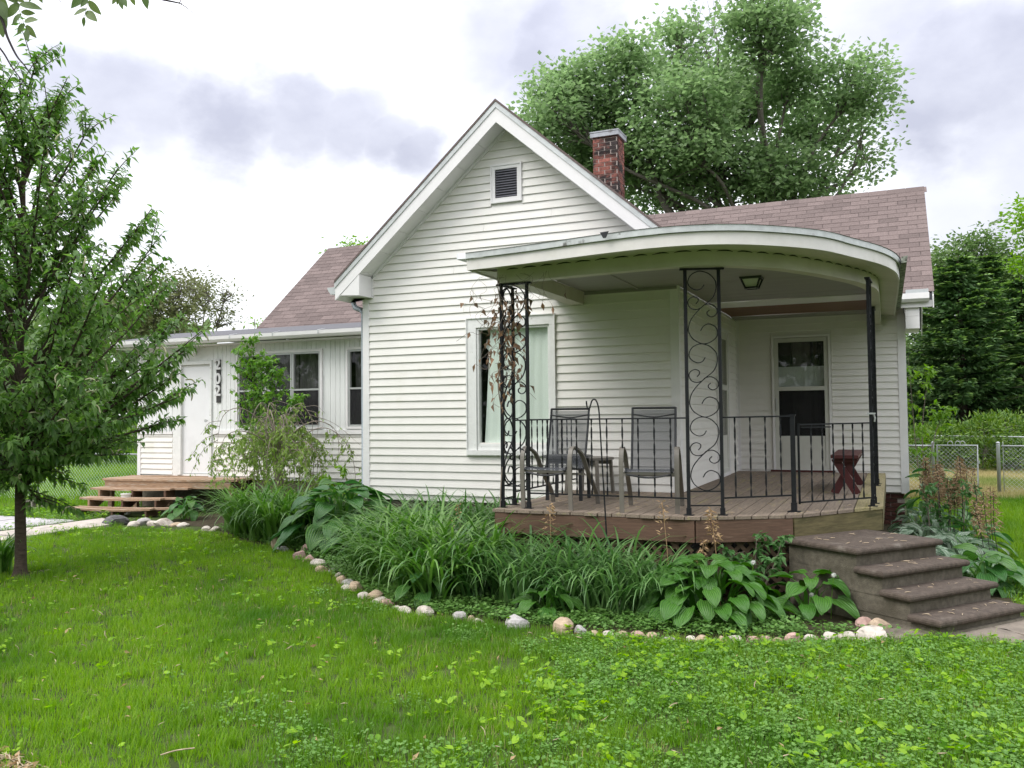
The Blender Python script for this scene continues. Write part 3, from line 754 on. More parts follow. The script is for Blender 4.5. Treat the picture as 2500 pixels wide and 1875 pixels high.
q = MB(); q.prism([(-.215, FY + .004, 3.475), (.135, FY + .004, 3.455), (.135, FY + .004, 3.74), (EAVE_L + .01, FY + .004, 3.42)][:1] + [(.135, FY + .004, 3.455), (.135, FY + .004, gz(.135) - .29), (EAVE_L + .02, FY + .004, gz(EAVE_L) - .28)], (0, .35, 0)); part('eave_return', q, 'trim', house)
q = MB(); q.box(.137, .155, -.03, -.001, 3.45, gz(.155) - .28); part('corner_trim', q, 'trim', house)
# eave gutter of the gable seen end on, elbow and downspout by the corner
q = MB(); q.prism([(-.42, FY + .03, 3.60), (-.285, FY + .03, 3.60), (-.285, FY + .03, 3.50), (-.36, FY + .03, 3.50), (-.40, FY + .03, 3.55)], (0, 2.9, 0)); part('gutter', q, 'metal_grey', house)
q = MB(); q.tube([(-.34, .22, 3.52), (-.34, .22, 3.44), (-.28, .18, 3.36), (-.12, .10, 3.31), (-.062, .07, 3.25), (-.062, .07, 3.15), (-.062, .07, .70), (-.09, -.02, .62)], .038, 8); part('downspout', q, 'downspout', house, smooth=True)

# shingles ---------------------------------------------------
SL = math.hypot(2.61, 2.206); EX = .1485; TW = .305
uy, uz = 2.61 / SL, 2.206 / SL


def proj(p):
    d = np.array(p) - CAM; z = d @ CF
    return 1250 + F_PX * (d @ CR) / z, 937.5 + F_PX * (d @ CD) / z, z


PORCH_EDGE = np.array([(1600, 566), (1627, 559), (1750, 553), (1900, 557), (2050, 577), (2150, 600), (2205, 640), (2212, 740)])
tab = MB(); tab.prism([(-.5, 0, .0045), (.5, 0, .0045), (.5, EX + .03, -.001), (-.5, EX + .03, -.001)], (0, 0, .0075))
tab_me = tab.mesh('shingle', 'shingle')
rows = int(SL / EX) + 1
cand = []
for r_ in range(rows):
    s0 = r_ * EX; z = 3.56 + uz * s0; y = 3.89 + uy * s0
    if z > 5.70: continue
    xl = RX + (RZ - z) / GP - .12; xr = 7.525
    off = ((r_ * 0.5) % 1.0) * TW + random.uniform(-.015, .015)
    x = xr - off if off > .05 else xr
    edges = [xr]
    while x > xl:
        if edges[-1] - x > .02: edges.append(x)
        x -= TW
    edges.append(xl)
    for a, b in zip(edges[1:], edges[:-1]): cand.append((a, b, y, z))
    xl2 = -5.30; xr2 = RX - (RZ - z) / GP + .12; x = xl2 + off; edges = [xl2]
    while x < xr2:
        if x - edges[-1] > .02: edges.append(x)
        x += TW
    edges.append(xr2)
    for a, b in zip(edges[:-1], edges[1:]): cand.append((a, b, y, z))
seen, rest = [], []
for a, b, y, z in cand:
    u, v, d = proj(((a + b) / 2, y + .05, z + .05))
    vis = (u > 1590 and not (v > np.interp(u, PORCH_EDGE[:, 0], PORCH_EDGE[:, 1]) + 6)) or (u < 890 and v > 590)
    (seen if vis else rest).append((d, a, b, y, z))
seen.sort()
rest += seen[300:]; seen = seen[:300]


def tab_m(a, b, y, z):
    return Matrix(((b - a - .006, 0, 0, (a + b) / 2), (0, uy, -uz, y), (0, uz, uy, z + random.uniform(0, .0025)), (0, 0, 0, 1)))


for d, a, b, y, z in seen: link('shingle', tab_me, roof_o, mtx=tab_m(a, b, y, z))
q = MB(); tv = [Vector(v) for v in tab.v]
for d, a, b, y, z in rest:
    m_ = tab_m(a, b, y, z); q.add([m_ @ v for v in tv], tab.f)
o_ = part('shingle_field', q, 'shingle', roof_o); o_['kind'] = 'stuff'
cap_me = MB().hexa([(-.0, -.15, -.10), (.26, -.15, -.10), (.26, 0, .022), (0, 0, .022)], [(-.0, -.15, -.092), (.26, -.15, -.092), (.26, 0, .03), (0, 0, .03)]).mesh('ridge_cap', 'shingle')
x = 7.3
while x > 2.3:
    link('ridge_cap', cap_me, roof_o, mtx=Matrix.Translation((x, 6.5, 5.742 + random.uniform(0, .004)))); x -= .25
x = -5.3
while x < -2.0:
    link('ridge_cap', cap_me, roof_o, mtx=Matrix.Translation((x, 6.5, 5.742 + random.uniform(0, .004)))); x += .25
# gable-end trim of the cross wing
q = MB()
for xa in (7.495, -5.318):
    q.prism([(xa, 3.88, 3.50), (xa, 6.5, 5.71), (xa, 6.5, 5.53), (xa, 3.88, 3.32)], (.018, 0, 0)); q.prism([(xa, 6.5, 5.71), (xa, 9.1, 3.50), (xa, 9.1, 3.32), (xa, 6.5, 5.53)], (.018, 0, 0))
part('rake_board', q, 'trim', house)
q = MB(); q.prism([(XR - .1, YR + .1, 3.3), (XR - .1, 8.6, 3.3), (XR - .1, 6.5, 5.55)], (.09, 0, 0)); q.prism([(-5.0, YR + .1, 3.3), (-5.0, 8.6, 3.3), (-5.0, 6.5, 5.55)], (.09, 0, 0)); part('gable_peak', q, 'siding', house)
# right-hand eave: gutter with its open top, fascia, soffit, boxed return
q = MB(); q.prism([(6.85, 3.80, 3.545), (6.85, 3.90, 3.545), (6.85, 3.90, 3.43), (6.85, 3.84, 3.415), (6.85, 3.80, 3.46)], (.6, 0, 0)); part('gutter', q, 'trim', house)
q = MB(); q.box(7.13, 7.44, 3.805, 3.86, 3.546, 3.60); part('gutter_guard', q, 'metal_grey', house)
q = MB(); q.box(HX + .1, 7.49, 3.905, 3.925, 3.34, 3.53); part('fascia_board', q, 'trim', house)
q = MB(); q.box(HX + .1, 7.49, 3.926, YR - .001, 3.40, 3.412); part('soffit', q, 'trim', house)
q = MB(); q.box(XR + .021, 7.315, 3.95, 4.8, 3.215, 3.395); q.box(XR + .021, 7.315, 3.953, 4.8, 3.025, 3.213); part('eave_return', q, 'trim', house)
# low roof over the left wing, its gutter with straps
q = MB(); q.prism([(-7.5, 2.27, 3.335), (-7.5, 3.94, 3.64), (-7.5, 3.94, 3.56), (-7.5, 2.27, 3.30)], (7.49, 0, 0)); q.prism([(-7.5, 3.941, 3.64), (-7.5, 7.5, 3.9), (-7.5, 7.5, 3.6), (-7.5, 3.941, 3.56)], (2.2, 0, 0)); part('low_roof', q, 'rolled', house)
q = MB(); q.box(-7.5, -.01, 2.275, 2.29, 3.20, 3.30); part('fascia_board', q, 'trim', house)
q = MB(); q.box(-7.45, -.01, 2.291, YL - .001, 3.172, 3.184); part('soffit', q, 'trim', house)
gut = MB(); gut.prism([(-7.48, 2.155, 3.315), (-7.48, 2.272, 3.315), (-7.48, 2.272, 3.205), (-7.48, 2.20, 3.205), (-7.48, 2.165, 3.25)], (7.42, 0, 0)); gut_o = part('gutter', gut, 'trim', house)
for x in (-6.4, -5.4, -4.4, -3.4, -2.4):
    q = MB(); q.bar((x, 2.153, 3.318), (x + .02, 2.34, 3.36), .02, .004); q.bar((x, 2.152, 3.32), (x, 2.152, 3.25), .02, .003, up=(0, 1, 0)); part('gutter_strap', q, 'drip', gut_o)
# brick chimney
ch = MB(); ch.box(2.158, 2.592, 4.008, 4.432, 5.0, 6.64); chim = part('chimney', ch, 'mortar', house, label='red brick chimney streaked with soot under a metal cap')
CX0, CX1, CY0, CY1 = 2.15, 2.60, 4.0, 4.44
bh = .0715
for r_ in range(18):
    z = 5.42 + r_ * bh
    for ax, a0, a1 in ((0, CX0, CX1), (1, CY0, CY1)):
        x = a0 + (.0 if (r_ + ax) % 2 == 0 else -.11)
        while x < a1 - .01:
            b0, b1 = max(x, a0), min(x + .212, a1)
            if b1 - b0 > .03:
                q = MB(); j = random.uniform(-.003, .003)
                if ax == 0: q.box(b0 + .005, b1 - .005, CY0 + j, CY0 + .03, z + .006, z + bh - .006)
                else: q.box(CX1 - .03, CX1 + j, b0 + .005 + (.03 if b0 == a0 else 0), b1 - .005, z + .006, z + bh - .006)
                part('brick', q, 'brick', chim)
            x += .222
q = MB(); q.box(CX0 - .035, CX1 + .035, CY0 - .035, CY1 + .035, 6.665, 6.735); q.box(CX0 - .04, CX1 + .04, CY0 - .04, CY1 + .04, 6.742, 6.765); part('chimney_cap', q, 'capmetal', chim)

# ---------------------------------------------------------------- the curved porch
porch = thing('porch', 'corner porch with curved pale green fascia over a weathered wooden deck', 'porch', (5.2, 0.5, 0))
FAS = crom([(2.93, -2.58), (3.65, -2.68), (4.48, -2.84), (5.1, -2.89), (5.6, -2.76), (6.02, -2.45), (6.34, -2.08), (6.57, -1.6), (6.81, -1.05), (6.95, -.5), (7.0, .1), (7.005, 1.0), (6.99, 2.6), (6.975, 4.20)], 6)
BEAM = crom([(3.14, -2.29), (4.12, -2.40), (5.05, -2.46), (5.46, -2.34), (5.92, -1.92), (6.2, -1.48), (6.40, -1.08), (6.64, -.5), (6.77, .1), (6.785, 1.0), (6.78, 2.6), (6.775, 4.22)], 6)


def offset(pts, d):          # shift a plan curve to its left by d (towards the porch)
    out = []; k = len(pts)
    for i in range(k):
        t = pts[min(i + 1, k - 1)] - pts[max(i - 1, 0)]; t = t / np.linalg.norm(t)
        out.append(pts[i] + d * np.array((-t[1], t[0])))
    return out


def curve_wall(pts, z0, z1, th, inward=1):
    q = MB(); pin = offset(pts, th * inward); k = len(pts); V = []
    for a, b in zip(pts, pin): V += [(a[0], a[1], z0), (a[0], a[1], z1), (b[0], b[1], z1), (b[0], b[1], z0)]
    fs = []
    for i in range(k - 1):
        for j in range(4): fs.append((i * 4 + j, i * 4 + (j + 1) % 4, i * 4 + 4 + (j + 1) % 4, i * 4 + 4 + j))
    fs += [(0, 1, 2, 3), (4 * k - 1, 4 * k - 2, 4 * k - 3, 4 * k - 4)]
    return q.add(V, fs)


for i0, i1 in ((0, 30), (30, 48), (48, len(FAS) - 1)):   # fascia in three lengths, butted
    part('fascia_board', curve_wall(FAS[i0:i1 + 1], 3.25, 3.365, .018), 'porchwhite', porch)
part('beam', curve_wall(BEAM, 3.14, 3.30, .12), 'porchgreen', porch)
q = MB(); q.box(2.93, 2.948, -2.55, -.03, 3.25, 3.365); part('fascia_board', q, 'porchwhite', porch)
q = MB(); q.box(3.14, 3.325, -2.17, -.03, 3.168, 3.329); part('beam', q, 'porchgreen', porch)
q = MB()                                    # soffit between beam and fascia
V = []; nn = 80
fa = np.array(FAS); ba = np.array(BEAM)


def resamp(a, n):
    d = np.r_[0, np.cumsum(np.linalg.norm(np.diff(a, axis=0), axis=1))]; t = np.linspace(0, d[-1], n)
    return np.c_[np.interp(t, d, a[:, 0]), np.interp(t, d, a[:, 1])]


fi, bi = resamp(np.array(offset(FAS, .016)), nn), resamp(np.array(BEAM), nn)
for a, b in zip(fi, bi): V += [(a[0], a[1], 3.262), (b[0], b[1], 3.287), (a[0], a[1], 3.274), (b[0], b[1], 3.299)]
q.add(V, [f for i in range(nn - 1) for f in ((4 * i, 4 * i + 1, 4 * i + 5, 4 * i + 4), (4 * i + 2, 4 * i + 6, 4 * i + 7, 4 * i + 3))])
q.prism([(2.95, -2.5, 3.262), (3.14, -2.26, 3.262), (3.14, -.03, 3.262), (2.95, -.03, 3.262)], (0, 0, .012)); part('soffit', q, 'porchgreen', porch)
q = MB()                                    # scalloped gap where the soffit vinyl meets the beam
bs = resamp(np.array(offset(BEAM, -.006)), 400); L_ = 10.9; step = 400 / (L_ / .235)
i = 4.0
while i + step < 300:
    idx = np.linspace(i + 1, i + step - 1, 7).astype(int); top, bot = [], []
    for k, j in enumerate(idx):
        t = k / 6; top.append((bs[j][0], bs[j][1], 3.272 + .016 * math.sin(math.pi * t))); bot.append((bs[j][0], bs[j][1], 3.270 + .006 * math.sin(math.pi * t) - .002))
    q.add(top + bot, [(k, k + 1, 8 + k, 7 + k) for k in range(6)]); i += step
part('scalloped_gap', q, 'black', porch)
# metal drip edge and the low roof behind it
DE = offset(FAS, -.022)
for i0, i1 in ((0, 17), (17, 40), (40, 62)):
    part('drip_edge', curve_wall([p for p in DE[i0:i1 + 1]], 3.366 + .002 * (i0 % 2), 3.425, .016), 'drip', porch)
q = MB(); q.prism([(2.81, -2.57, 3.375), (2.945, -2.6, 3.367), (2.945, -2.58, 3.43), (2.80, -2.55, 3.437)], (0, .02, 0)); q.prism([(2.81, -2.55, 3.372), (2.945, -2.55, 3.38), (2.945, -.03, 3.45), (2.81, -.03, 3.44)], (0, 0, .012)); part('drip_edge', q, 'drip', porch)
q = MB(); e = offset(FAS, -.03); inner = [(2.93, -.03, 3.60), (HX + .4, -.03, 3.62), (HX + .5, 3.6, 3.60), (7.0, 3.86, 3.46)]
V = [(p[0], p[1], 3.4255) for p in e] + inner; k = len(e)
fs = [(i, i + 1, k + (0 if i < 12 else 1 if i < 40 else 2 if i < 66 else 3)) for i in range(k - 1)]
fs += [(12, k + 1, k), (40, k + 2, k + 1), (66, k + 3, k + 2)]
q.add(V, fs); part('porch_roof', q, 'rolled', porch)
q = MB(); p0 = at(1476, 582, 1, -2.92); q.prism([(p0[0] - .045, p0[1], 3.43), (p0[0] + .04, p0[1], 3.435), (p0[0] + .012, p0[1], 3.375), (p0[0] - .015, p0[1], 3.375)], (0, .006, 0)); part('torn_flap', q, 'black', porch)
q = MB(); q.prism([(7.015, -.35, 3.35), (7.075, -.35, 3.36), (7.085, -.35, 3.43), (7.02, -.35, 3.42)], (-.02, 4.4, -.02)); part('gutter', q, 'rust', porch)
# ceiling panels, and the bare brown strip by the rear wall
BI = np.array(offset(BEAM, .05))
def beam_x(y):
    m_ = BI[:, 0] > 5.2
    return float(np.interp(y, BI[m_][:, 1], BI[m_][:, 0]))
q = MB(); front = [(p[0], p[1], 3.33) for p in BI[BI[:, 1] < -.06] if p[0] > 4.06 ]
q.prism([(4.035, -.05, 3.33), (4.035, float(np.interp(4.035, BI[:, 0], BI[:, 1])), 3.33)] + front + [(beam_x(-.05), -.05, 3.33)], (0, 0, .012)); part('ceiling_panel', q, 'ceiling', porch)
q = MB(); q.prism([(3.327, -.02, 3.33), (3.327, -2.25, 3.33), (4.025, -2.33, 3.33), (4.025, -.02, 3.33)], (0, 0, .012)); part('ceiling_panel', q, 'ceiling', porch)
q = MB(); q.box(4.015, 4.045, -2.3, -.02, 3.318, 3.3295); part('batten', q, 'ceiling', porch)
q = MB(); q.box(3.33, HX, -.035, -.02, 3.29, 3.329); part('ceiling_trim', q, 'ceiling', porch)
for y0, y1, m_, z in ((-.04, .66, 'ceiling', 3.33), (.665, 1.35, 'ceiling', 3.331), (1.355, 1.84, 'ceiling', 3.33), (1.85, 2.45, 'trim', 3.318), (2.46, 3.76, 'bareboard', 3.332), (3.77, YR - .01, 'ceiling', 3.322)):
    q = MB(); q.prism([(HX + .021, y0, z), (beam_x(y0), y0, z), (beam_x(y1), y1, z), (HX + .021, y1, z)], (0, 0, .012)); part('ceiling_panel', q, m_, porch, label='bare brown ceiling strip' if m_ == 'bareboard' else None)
# right rear pilaster boards hanging under the beam end
q = MB(); q.prism([(6.62, 4.24, 3.31), (6.80, 4.24, 3.31), (6.80, 4.24, 3.06), (6.71, 4.24, 3.05)], (0, .06, 0)); part('beam_bracket', q, 'porchwhite', porch)

# deck boards -------------------------------------------------
DK = [(3.12, -2.42), (5.2, -2.46), (6.03, -2.02), (6.79, -.92), (6.795, YR)]
deck = link('deck', MB().box(3.25, 6.6, -.86, -.82, .60, .76).mesh('deck', 'skirt'), porch)
for xa, xb, ya in ((3.25, 5.8, -2.0), (HX + .1, 6.7, 1.0), (HX + .1, 6.7, 2.6)):
    q = MB(); q.box(xa, xb, ya, ya + .04, .60, .76); part('joist', q, 'skirt', deck)


def deck_front(x): return float(np.interp(x, [p[0] for p in DK[:4]], [p[1] for p in DK[:4]]))


x = 3.12; i = 0
while x < 6.79:
    x1 = min(x + .142, 6.795); back = -.03 if x1 < HX - .05 else (YR - .03 if x > HX - .02 else -.03)
    j = random.uniform(-.012, .012); a, b = x, x1 - .010
    q = MB()
    q.hexa([(a, deck_front(a) + j, ZD - .028), (b, deck_front(b) + j, ZD - .028), (b, back, ZD - .028), (a, back, ZD - .028)], [(a, deck_front(a) + j, ZD), (b, deck_front(b) + j, ZD), (b, back, ZD), (a, back, ZD)])
    part('deck_board', q, 'deckgreen' if x > 6.50 else 'deck', deck); x = x1; i += 1
for (ax, ay), (bx, by), m_, nm in (((3.15, -2.39), (3.15, -.02), 'skirt', None), ((3.15, -2.39), (5.19, -2.43), 'skirt', None), ((5.197, -2.428), (6.01, -2.0), 'skirt', None), ((6.018, -1.992), (6.76, -.91), 'skirtgreen', 'skirt board green with algae'), ((6.765, -.9), (6.77, YR - .02), 'skirtgreen', None)):
    q = MB(); q.bar((ax, ay, .669), (bx, by, .669), .034, .205); part('skirt_board', q, m_, porch, label=nm)
# lattice under the skirt
for (ax, ay), (bx, by) in (((3.2, -2.35), (5.16, -2.39)), ((5.19, -2.37), (5.97, -1.97))):
    A, B = np.array((ax, ay)), np.array((bx, by)); L_ = np.linalg.norm(B - A); d = (B - A) / L_; nrm = np.array((d[1], -d[0]))
    s0 = -.55
    while s0 < L_:
        for k in (0, 1):
            t0, t1 = s0, s0 + .55
            z0, z1 = .02, .57
            if t0 < 0: z0 += -t0; t0 = 0
            if t1 > L_: z1 -= t1 - L_; t1 = L_
            if t1 - t0 < .05: continue
            zz = (z0, z1) if k == 0 else (.59 - z0, .59 - z1)
            pa, pb = A + d * t0 + nrm * (.008 * k), A + d * t1 + nrm * (.008 * k)
            q = MB(); q.bar((pa[0], pa[1], zz[0]), (pb[0], pb[1], zz[1]), .007, .036, up=(0, 0, 1)); part('lattice_slat', q, 'lattice', porch)
        s0 += .115
q = MB(); q.box(3.6, 3.72, -2.2, -2.1, 0, .58); q.box(5.2, 5.32, -2.2, -2.1, 0, .58); q.box(6.5, 6.6, -1.0, -.9, 0, .58); part('pier', q, 'skirt', porch)

# ---------------------------------------------------------------- wrought iron posts and railings
BIG = [(.57, .185), (.47, .241), (.29, .256), (.09, .211), (.02, .144), (.11, .056), (.31, .007), (.49, 0), (.73, .033), (.93, .115), (.98, .196), (.95, .285), (.83, .378), (.57, .463), (.31, .56), (.11, .663), (.026, .76), (.03, .84), (.17, .93), (.47, .996), (.73, .98), (.95, .915), (1., .84), (.93, .767), (.71, .726), (.53, .756), (.43, .819)]
SMALL = [(.28, .448), (.36, .41), (.35, .37), (.21, .348), (.06, .378), (.01, .433), (.09, .5), (.27, .526), (.45, .504), (.57, .463), (.77, .452), (.95, .496), (1, .552), (.95, .604), (.81, .63), (.68, .604), (.66, .567), (.74, .537)]
UNIT_TOP, UNIT_H = 3.105, .69


def iron_post(label, bars, panels, top=3.138):
    t = thing('iron_post', label, 'porch post', (bars[0][0], bars[0][1], ZD), 'black scrollwork posts holding up the porch roof')
    for bx, by in bars:
        q = MB(); q.bar((bx, by, ZD + .004), (bx, by, top - .02), .029, .029, up=(1, 0, 0)); b = part('upright', q, 'iron', t)
        q = MB(); q.box(bx - .021, bx + .021, by - .021, by + .021, ZD + .008, ZD + .07); q.box(bx - .045, bx + .045, by - .032, by + .032, ZD + .001, ZD + .008); part('base_shoe', q, 'iron', b)
    for i, j in panels:
        A, B = np.array(bars[i]), np.array(bars[j]); d = (B - A); L_ = np.linalg.norm(d); d /= L_; n3 = np.array((d[1], -d[0], 0)); g0, w = .017, L_ - .034
        for k in range(3):
            for pts in (BIG, SMALL):
                P3 = [np.array((A[0] + d[0] * (g0 + u * w), A[1] + d[1] * (g0 + u * w), UNIT_TOP - (k + v) * UNIT_H)) for u, v in crom([(a * .985 + .0075, b) for a, b in pts], 4)]
                q = MB(); q.ribbon(P3, n3, .014, .0085); part('scroll', q, 'iron', t)
        for z in (ZD + .092, ZD + .225):
            q = MB(); q.bar((A[0] + d[0] * .016, A[1] + d[1] * .016, z), (B[0] - d[0] * .016, B[1] - d[1] * .016, z), .012, .012); part('cross_bar', q, 'iron', t)
        q = MB(); q.bar((A[0] - d[0] * .05, A[1] - d[1] * .05, top - .012), (B[0] + d[0] * .05, B[1] + d[1] * .05, top - .012), .05 + .003 * i + .002 * j, .014); part('top_plate', q, 'iron', t)
    return t


iron_post('black scrollwork corner post tangled in dead vine, at the left end of the deck', [(3.46, -2.26), (3.163, -2.245), (3.178, -1.98)], [(1, 0), (1, 2)])
iron_post('flat black scrollwork post in the middle, under the bend of the curved beam', [(5.12, -2.34), (5.415, -2.235)], [(0, 1)])
iron_post('black post seen edge on, at the gate beside the green end boards', [(6.69, -.955), (6.705, -.66)], [(0, 1)])
iron_post('black post seen edge on, halfway along the open right side of the porch', [(6.695, 1.72), (6.70, 2.02)], [(0, 1)])
twist = MB()
V = []; ns = 40
for i in range(ns + 1):
    t = i / ns; a = math.pi * 5.0 * t; w, h = (.0085, .0035)
    for sx, sy in ((-1, -1), (1, -1), (1, 1), (-1, 1)):
        X, Y = sx * w, sy * h; V.append((X * math.cos(a) - Y * math.sin(a), X * math.sin(a) + Y * math.cos(a), t * .755))
twist.add(V, [(i * 4 + j, i * 4 + (j + 1) % 4, i * 4 + 4 + (j + 1) % 4, i * 4 + 4 + j) for i in range(ns) for j in range(4)])
twist_me = twist.mesh('baluster', 'iron')


def railing(name, label, cat, a, b, z0, z1, ts, group=None, extra=None):
    a, b = np.array(a), np.array(b); t = thing(name, label, cat, (a[0], a[1], z0), group)
    L_ = np.linalg.norm(b - a); d = (b - a) / L_
    q = MB(); q.bar((a[0], a[1], z1), (b[0], b[1], z1 + .006), .022, .014); part('top_rail', q, 'iron', t)
    q = MB(); q.bar((a[0], a[1], z0), (b[0], b[1], z0), .022, .014); part('bottom_rail', q, 'iron', t)
    for f in ts:
        p = a + d * L_ * f
        o = link('baluster', twist_me, t); o.location = (p[0], p[1], z0); o.scale = (1, 1, (z1 - z0) / .755); o.rotation_euler = (0, 0, random.uniform(-.2, .2))
    return t


RG = 'black iron railings with twisted balusters'
railing('iron_railing', 'long black railing in front of the two sling chairs', 'railing', (3.478, -2.262), (5.103, -2.338), .962, 1.712, [.12 + i * .0985 for i in range(9)], RG)
railing('iron_railing', 'black side railing behind the dead vine, ending at the front wall', 'railing', (3.18, -1.965), (3.18, -.03), .945, 1.705, [.08 + i * .085 for i in range(11)], RG)
nw = railing('iron_railing', 'short black railing with four balusters ending at the capped newel', 'railing', (5.43, -2.225), (5.985, -1.755), .965, 1.72, [.17, .395, .62, .85], RG)
q = MB(); q.bar((6.005, -1.735, ZD + .004), (6.005, -1.735, 1.728), .042, .042, up=(1, 0, 0)); q.box(5.975, 6.035, -1.765, -1.705, 1.729, 1.742); q.box(5.978, 6.032, -1.762, -1.708, ZD + .008, ZD + .09); q.box(5.945, 6.065, -1.78, -1.69, ZD + .001, ZD + .0075); part('newel_post', q, 'iron', nw)
gt = railing('porch_gate', 'low black iron gate standing closed between the newel and the right post', 'gate', (6.06, -1.672), (6.672, -.972), .892, 1.642, [.16, .315, .47, .615, .755, .90])
q = MB(); q.bar((6.052, -1.682, .875), (6.052, -1.682, 1.655), .02, .02, up=(1, 0, 0)); q.bar((6.074, -1.656, 1.615), (6.33, -1.36, 1.615), .012, .012); part('hinge_stile', q, 'iron', gt)
q = MB(); q.box(6.655, 6.735, -.985, -.93, 1.735, 1.752); q.tube([(6.715, -.965, 1.75), (6.73, -.96, 1.70), (6.725, -.955, 1.66)], .009, 6); part('latch', q, 'alu', gt)

# ---------------------------------------------------------------- concrete steps
SN = np.array((6.585, -2.60)); SA = np.array((.608, .794)); SB = np.array((.794, -.608))      # left nose of the top tread, along the treads, down the flight
steps = thing('concrete_steps', 'flight of four brown topped concrete steps up to the porch gate', 'steps', (6.9, -2.2, 0))
TR, RI, WID = .252, .151, 1.13


def sp(a, b, z): p = SN + SA * a + SB * b; return (p[0], p[1], z)


for k in range(4):
    zt = .604 - k * RI; b0 = -.80 if k == 0 else (k - 1) * TR - .03; b1 = k * TR
    q = MB(); a0, a1 = .035, WID - .035
    zb = .604 - (k + 1) * RI if k < 3 else 0.0
    bb = -.78 if k == 0 else (k - 1) * TR - .035
    q.hexa([sp(a0, -.78, zb - (.0 if k == 3 else .06)), sp(a1, -.78, zb - (.0 if k == 3 else .06)), sp(a1, b1 - .035, zb - (.0 if k == 3 else .06)), sp(a0, b1 - .035, zb - (.0 if k == 3 else .06))],
           [sp(a0 + .002 * k, -.78, zt - .055), sp(a1 - .002 * k, -.78, zt - .055), sp(a1 - .002 * k, b1 - .037, zt - .055), sp(a0 + .002 * k, b1 - .037, zt - .055)])
    part('riser', q, 'concrete', steps)
    # tread with a rounded nose on three sides
    q = MB(); n = 6; loops = []
    for i in range(n + 1):
        a = math.pi * i / n; off = .03 * math.sin(a) - .0; z = zt - .03 + .03 * math.cos(a)
        loops.append([sp(.02 - off, b0, z), sp(.02 - off, b1 - .02 + off, z), sp(WID - .02 + off, b1 - .02 + off, z), sp(WID - .02 + off, b0, z)])
    V = [p for l in loops for p in l]
    fs = [(i * 4 + j, i * 4 + (j + 1) % 4, i * 4 + 4 + (j + 1) % 4, i * 4 + 4 + j) for i in range(n) for j in range(4)] + [(0, 1, 2, 3), (n * 4 + 3, n * 4 + 2, n * 4 + 1, n * 4)]
    q.add(V, fs); part('tread', q, 'tread', steps)
q = MB(); q.hexa([sp(-.02, .0, 0), sp(WID + .02, .0, 0), sp(WID + .02, 3 * TR + .03, 0), sp(-.02, 3 * TR + .03, 0)], [sp(-.0, .0, .05), sp(WID, .0, .05), sp(WID, 3 * TR - .005, .05), sp(-.0, 3 * TR - .005, .05)]); part('footing', q, 'concrete', steps)

# ---------------------------------------------------------------- wooden steps to the white door
WR = rad(9.5)
ws = thing('wooden_steps', 'sagging old wooden steps and landing below the flush white door', 'steps', (-6.0, 1.6, 0))


def wp(x, y, z):           # local frame of the flight: origin at the landing's left front corner
    c, s = math.cos(WR), math.sin(WR); return (-6.95 + x * c - y * s, 1.62 + x * s + y * c, z)


def wbox(q, x0, x1, y0, y1, z0, z1, sag=0.0, n=6):
    V, fs = [], []
    for i in range(n + 1):
        t = i / n; x = x0 + (x1 - x0) * t; dz = -sag * math.sin(math.pi * t)
        for y, z in ((y0, z0), (y1, z0), (y1, z1), (y0, z1)): V.append(wp(x, y, z + dz))
    for i in range(n):
        for j in range(4): fs.append((i * 4 + j, i * 4 + 4 + j, i * 4 + 4 + (j + 1) % 4, i * 4 + (j + 1) % 4))
    fs += [(0, 1, 2, 3), (4 * n + 3, 4 * n + 2, 4 * n + 1, 4 * n)]
    return q.add(V, fs)


for i in range(6):
    q = MB(); wbox(q, -.03 - random.uniform(0, .04), 2.85, -.02 + i * .143, .115 + i * .143, .60, .632 + random.uniform(0, .012), .012 * random.random()); part('landing_board', q, 'oldwood', ws)
q = MB(); wbox(q, 0, 2.7, -.002, .036, .455, .598); part('rim_joist', q, 'oldwood', ws)
q = MB(); wbox(q, .0, .04, .037, .84, .46, .598); wbox(q, 2.66, 2.70, .037, .84, .46, .598); part('rim_joist', q, 'skirt', ws)
for k, (y, z) in enumerate(((-.27, .445), (-.55, .29), (-.83, .135))):
    q = MB(); wbox(q, -.10, 1.62, y, y + .13, z, z + .034, .018 + .006 * k); part('tread', q, 'oldwood', ws)
    q = MB(); wbox(q, -.08, 1.90, y + .14, y + .27, z + .002, z + .036, .012); part('tread', q, 'oldwood', ws)
for x in (.08, .80, 1.50):
    q = MB(); y0 = -.82
    prof = [(y0, .01), (y0, .132), (y0 + .27, .132), (y0 + .27, .287), (y0 + .54, .287), (y0 + .54, .442), (-.004, .442), (-.004, .30), (y0 + .28, .01)]
    q.hexa([wp(x, a, b) for a, b in prof], [wp(x + .038, a, b) for a, b in prof]); part('stringer', q, 'skirt' if x > .1 else 'oldwood', ws)
for x, y in ((.02, .06), (1.3, .06), (2.62, .05), (.02, .78), (2.62, .78)):
    q = MB(); wbox(q, x, x + .085, y, y + .085, 0, .455); part('post', q, 'oldwood', ws)
q = MB(); q.disc((-6.20, 1.45), .07, .095, .0, .36, 12); q.disc((-6.20, 1.45), .105, .105, .361, .38, 12)
whole('plant_pot', q, 'whitepot', 'white pot standing among leaves under the wooden steps', 'pot')

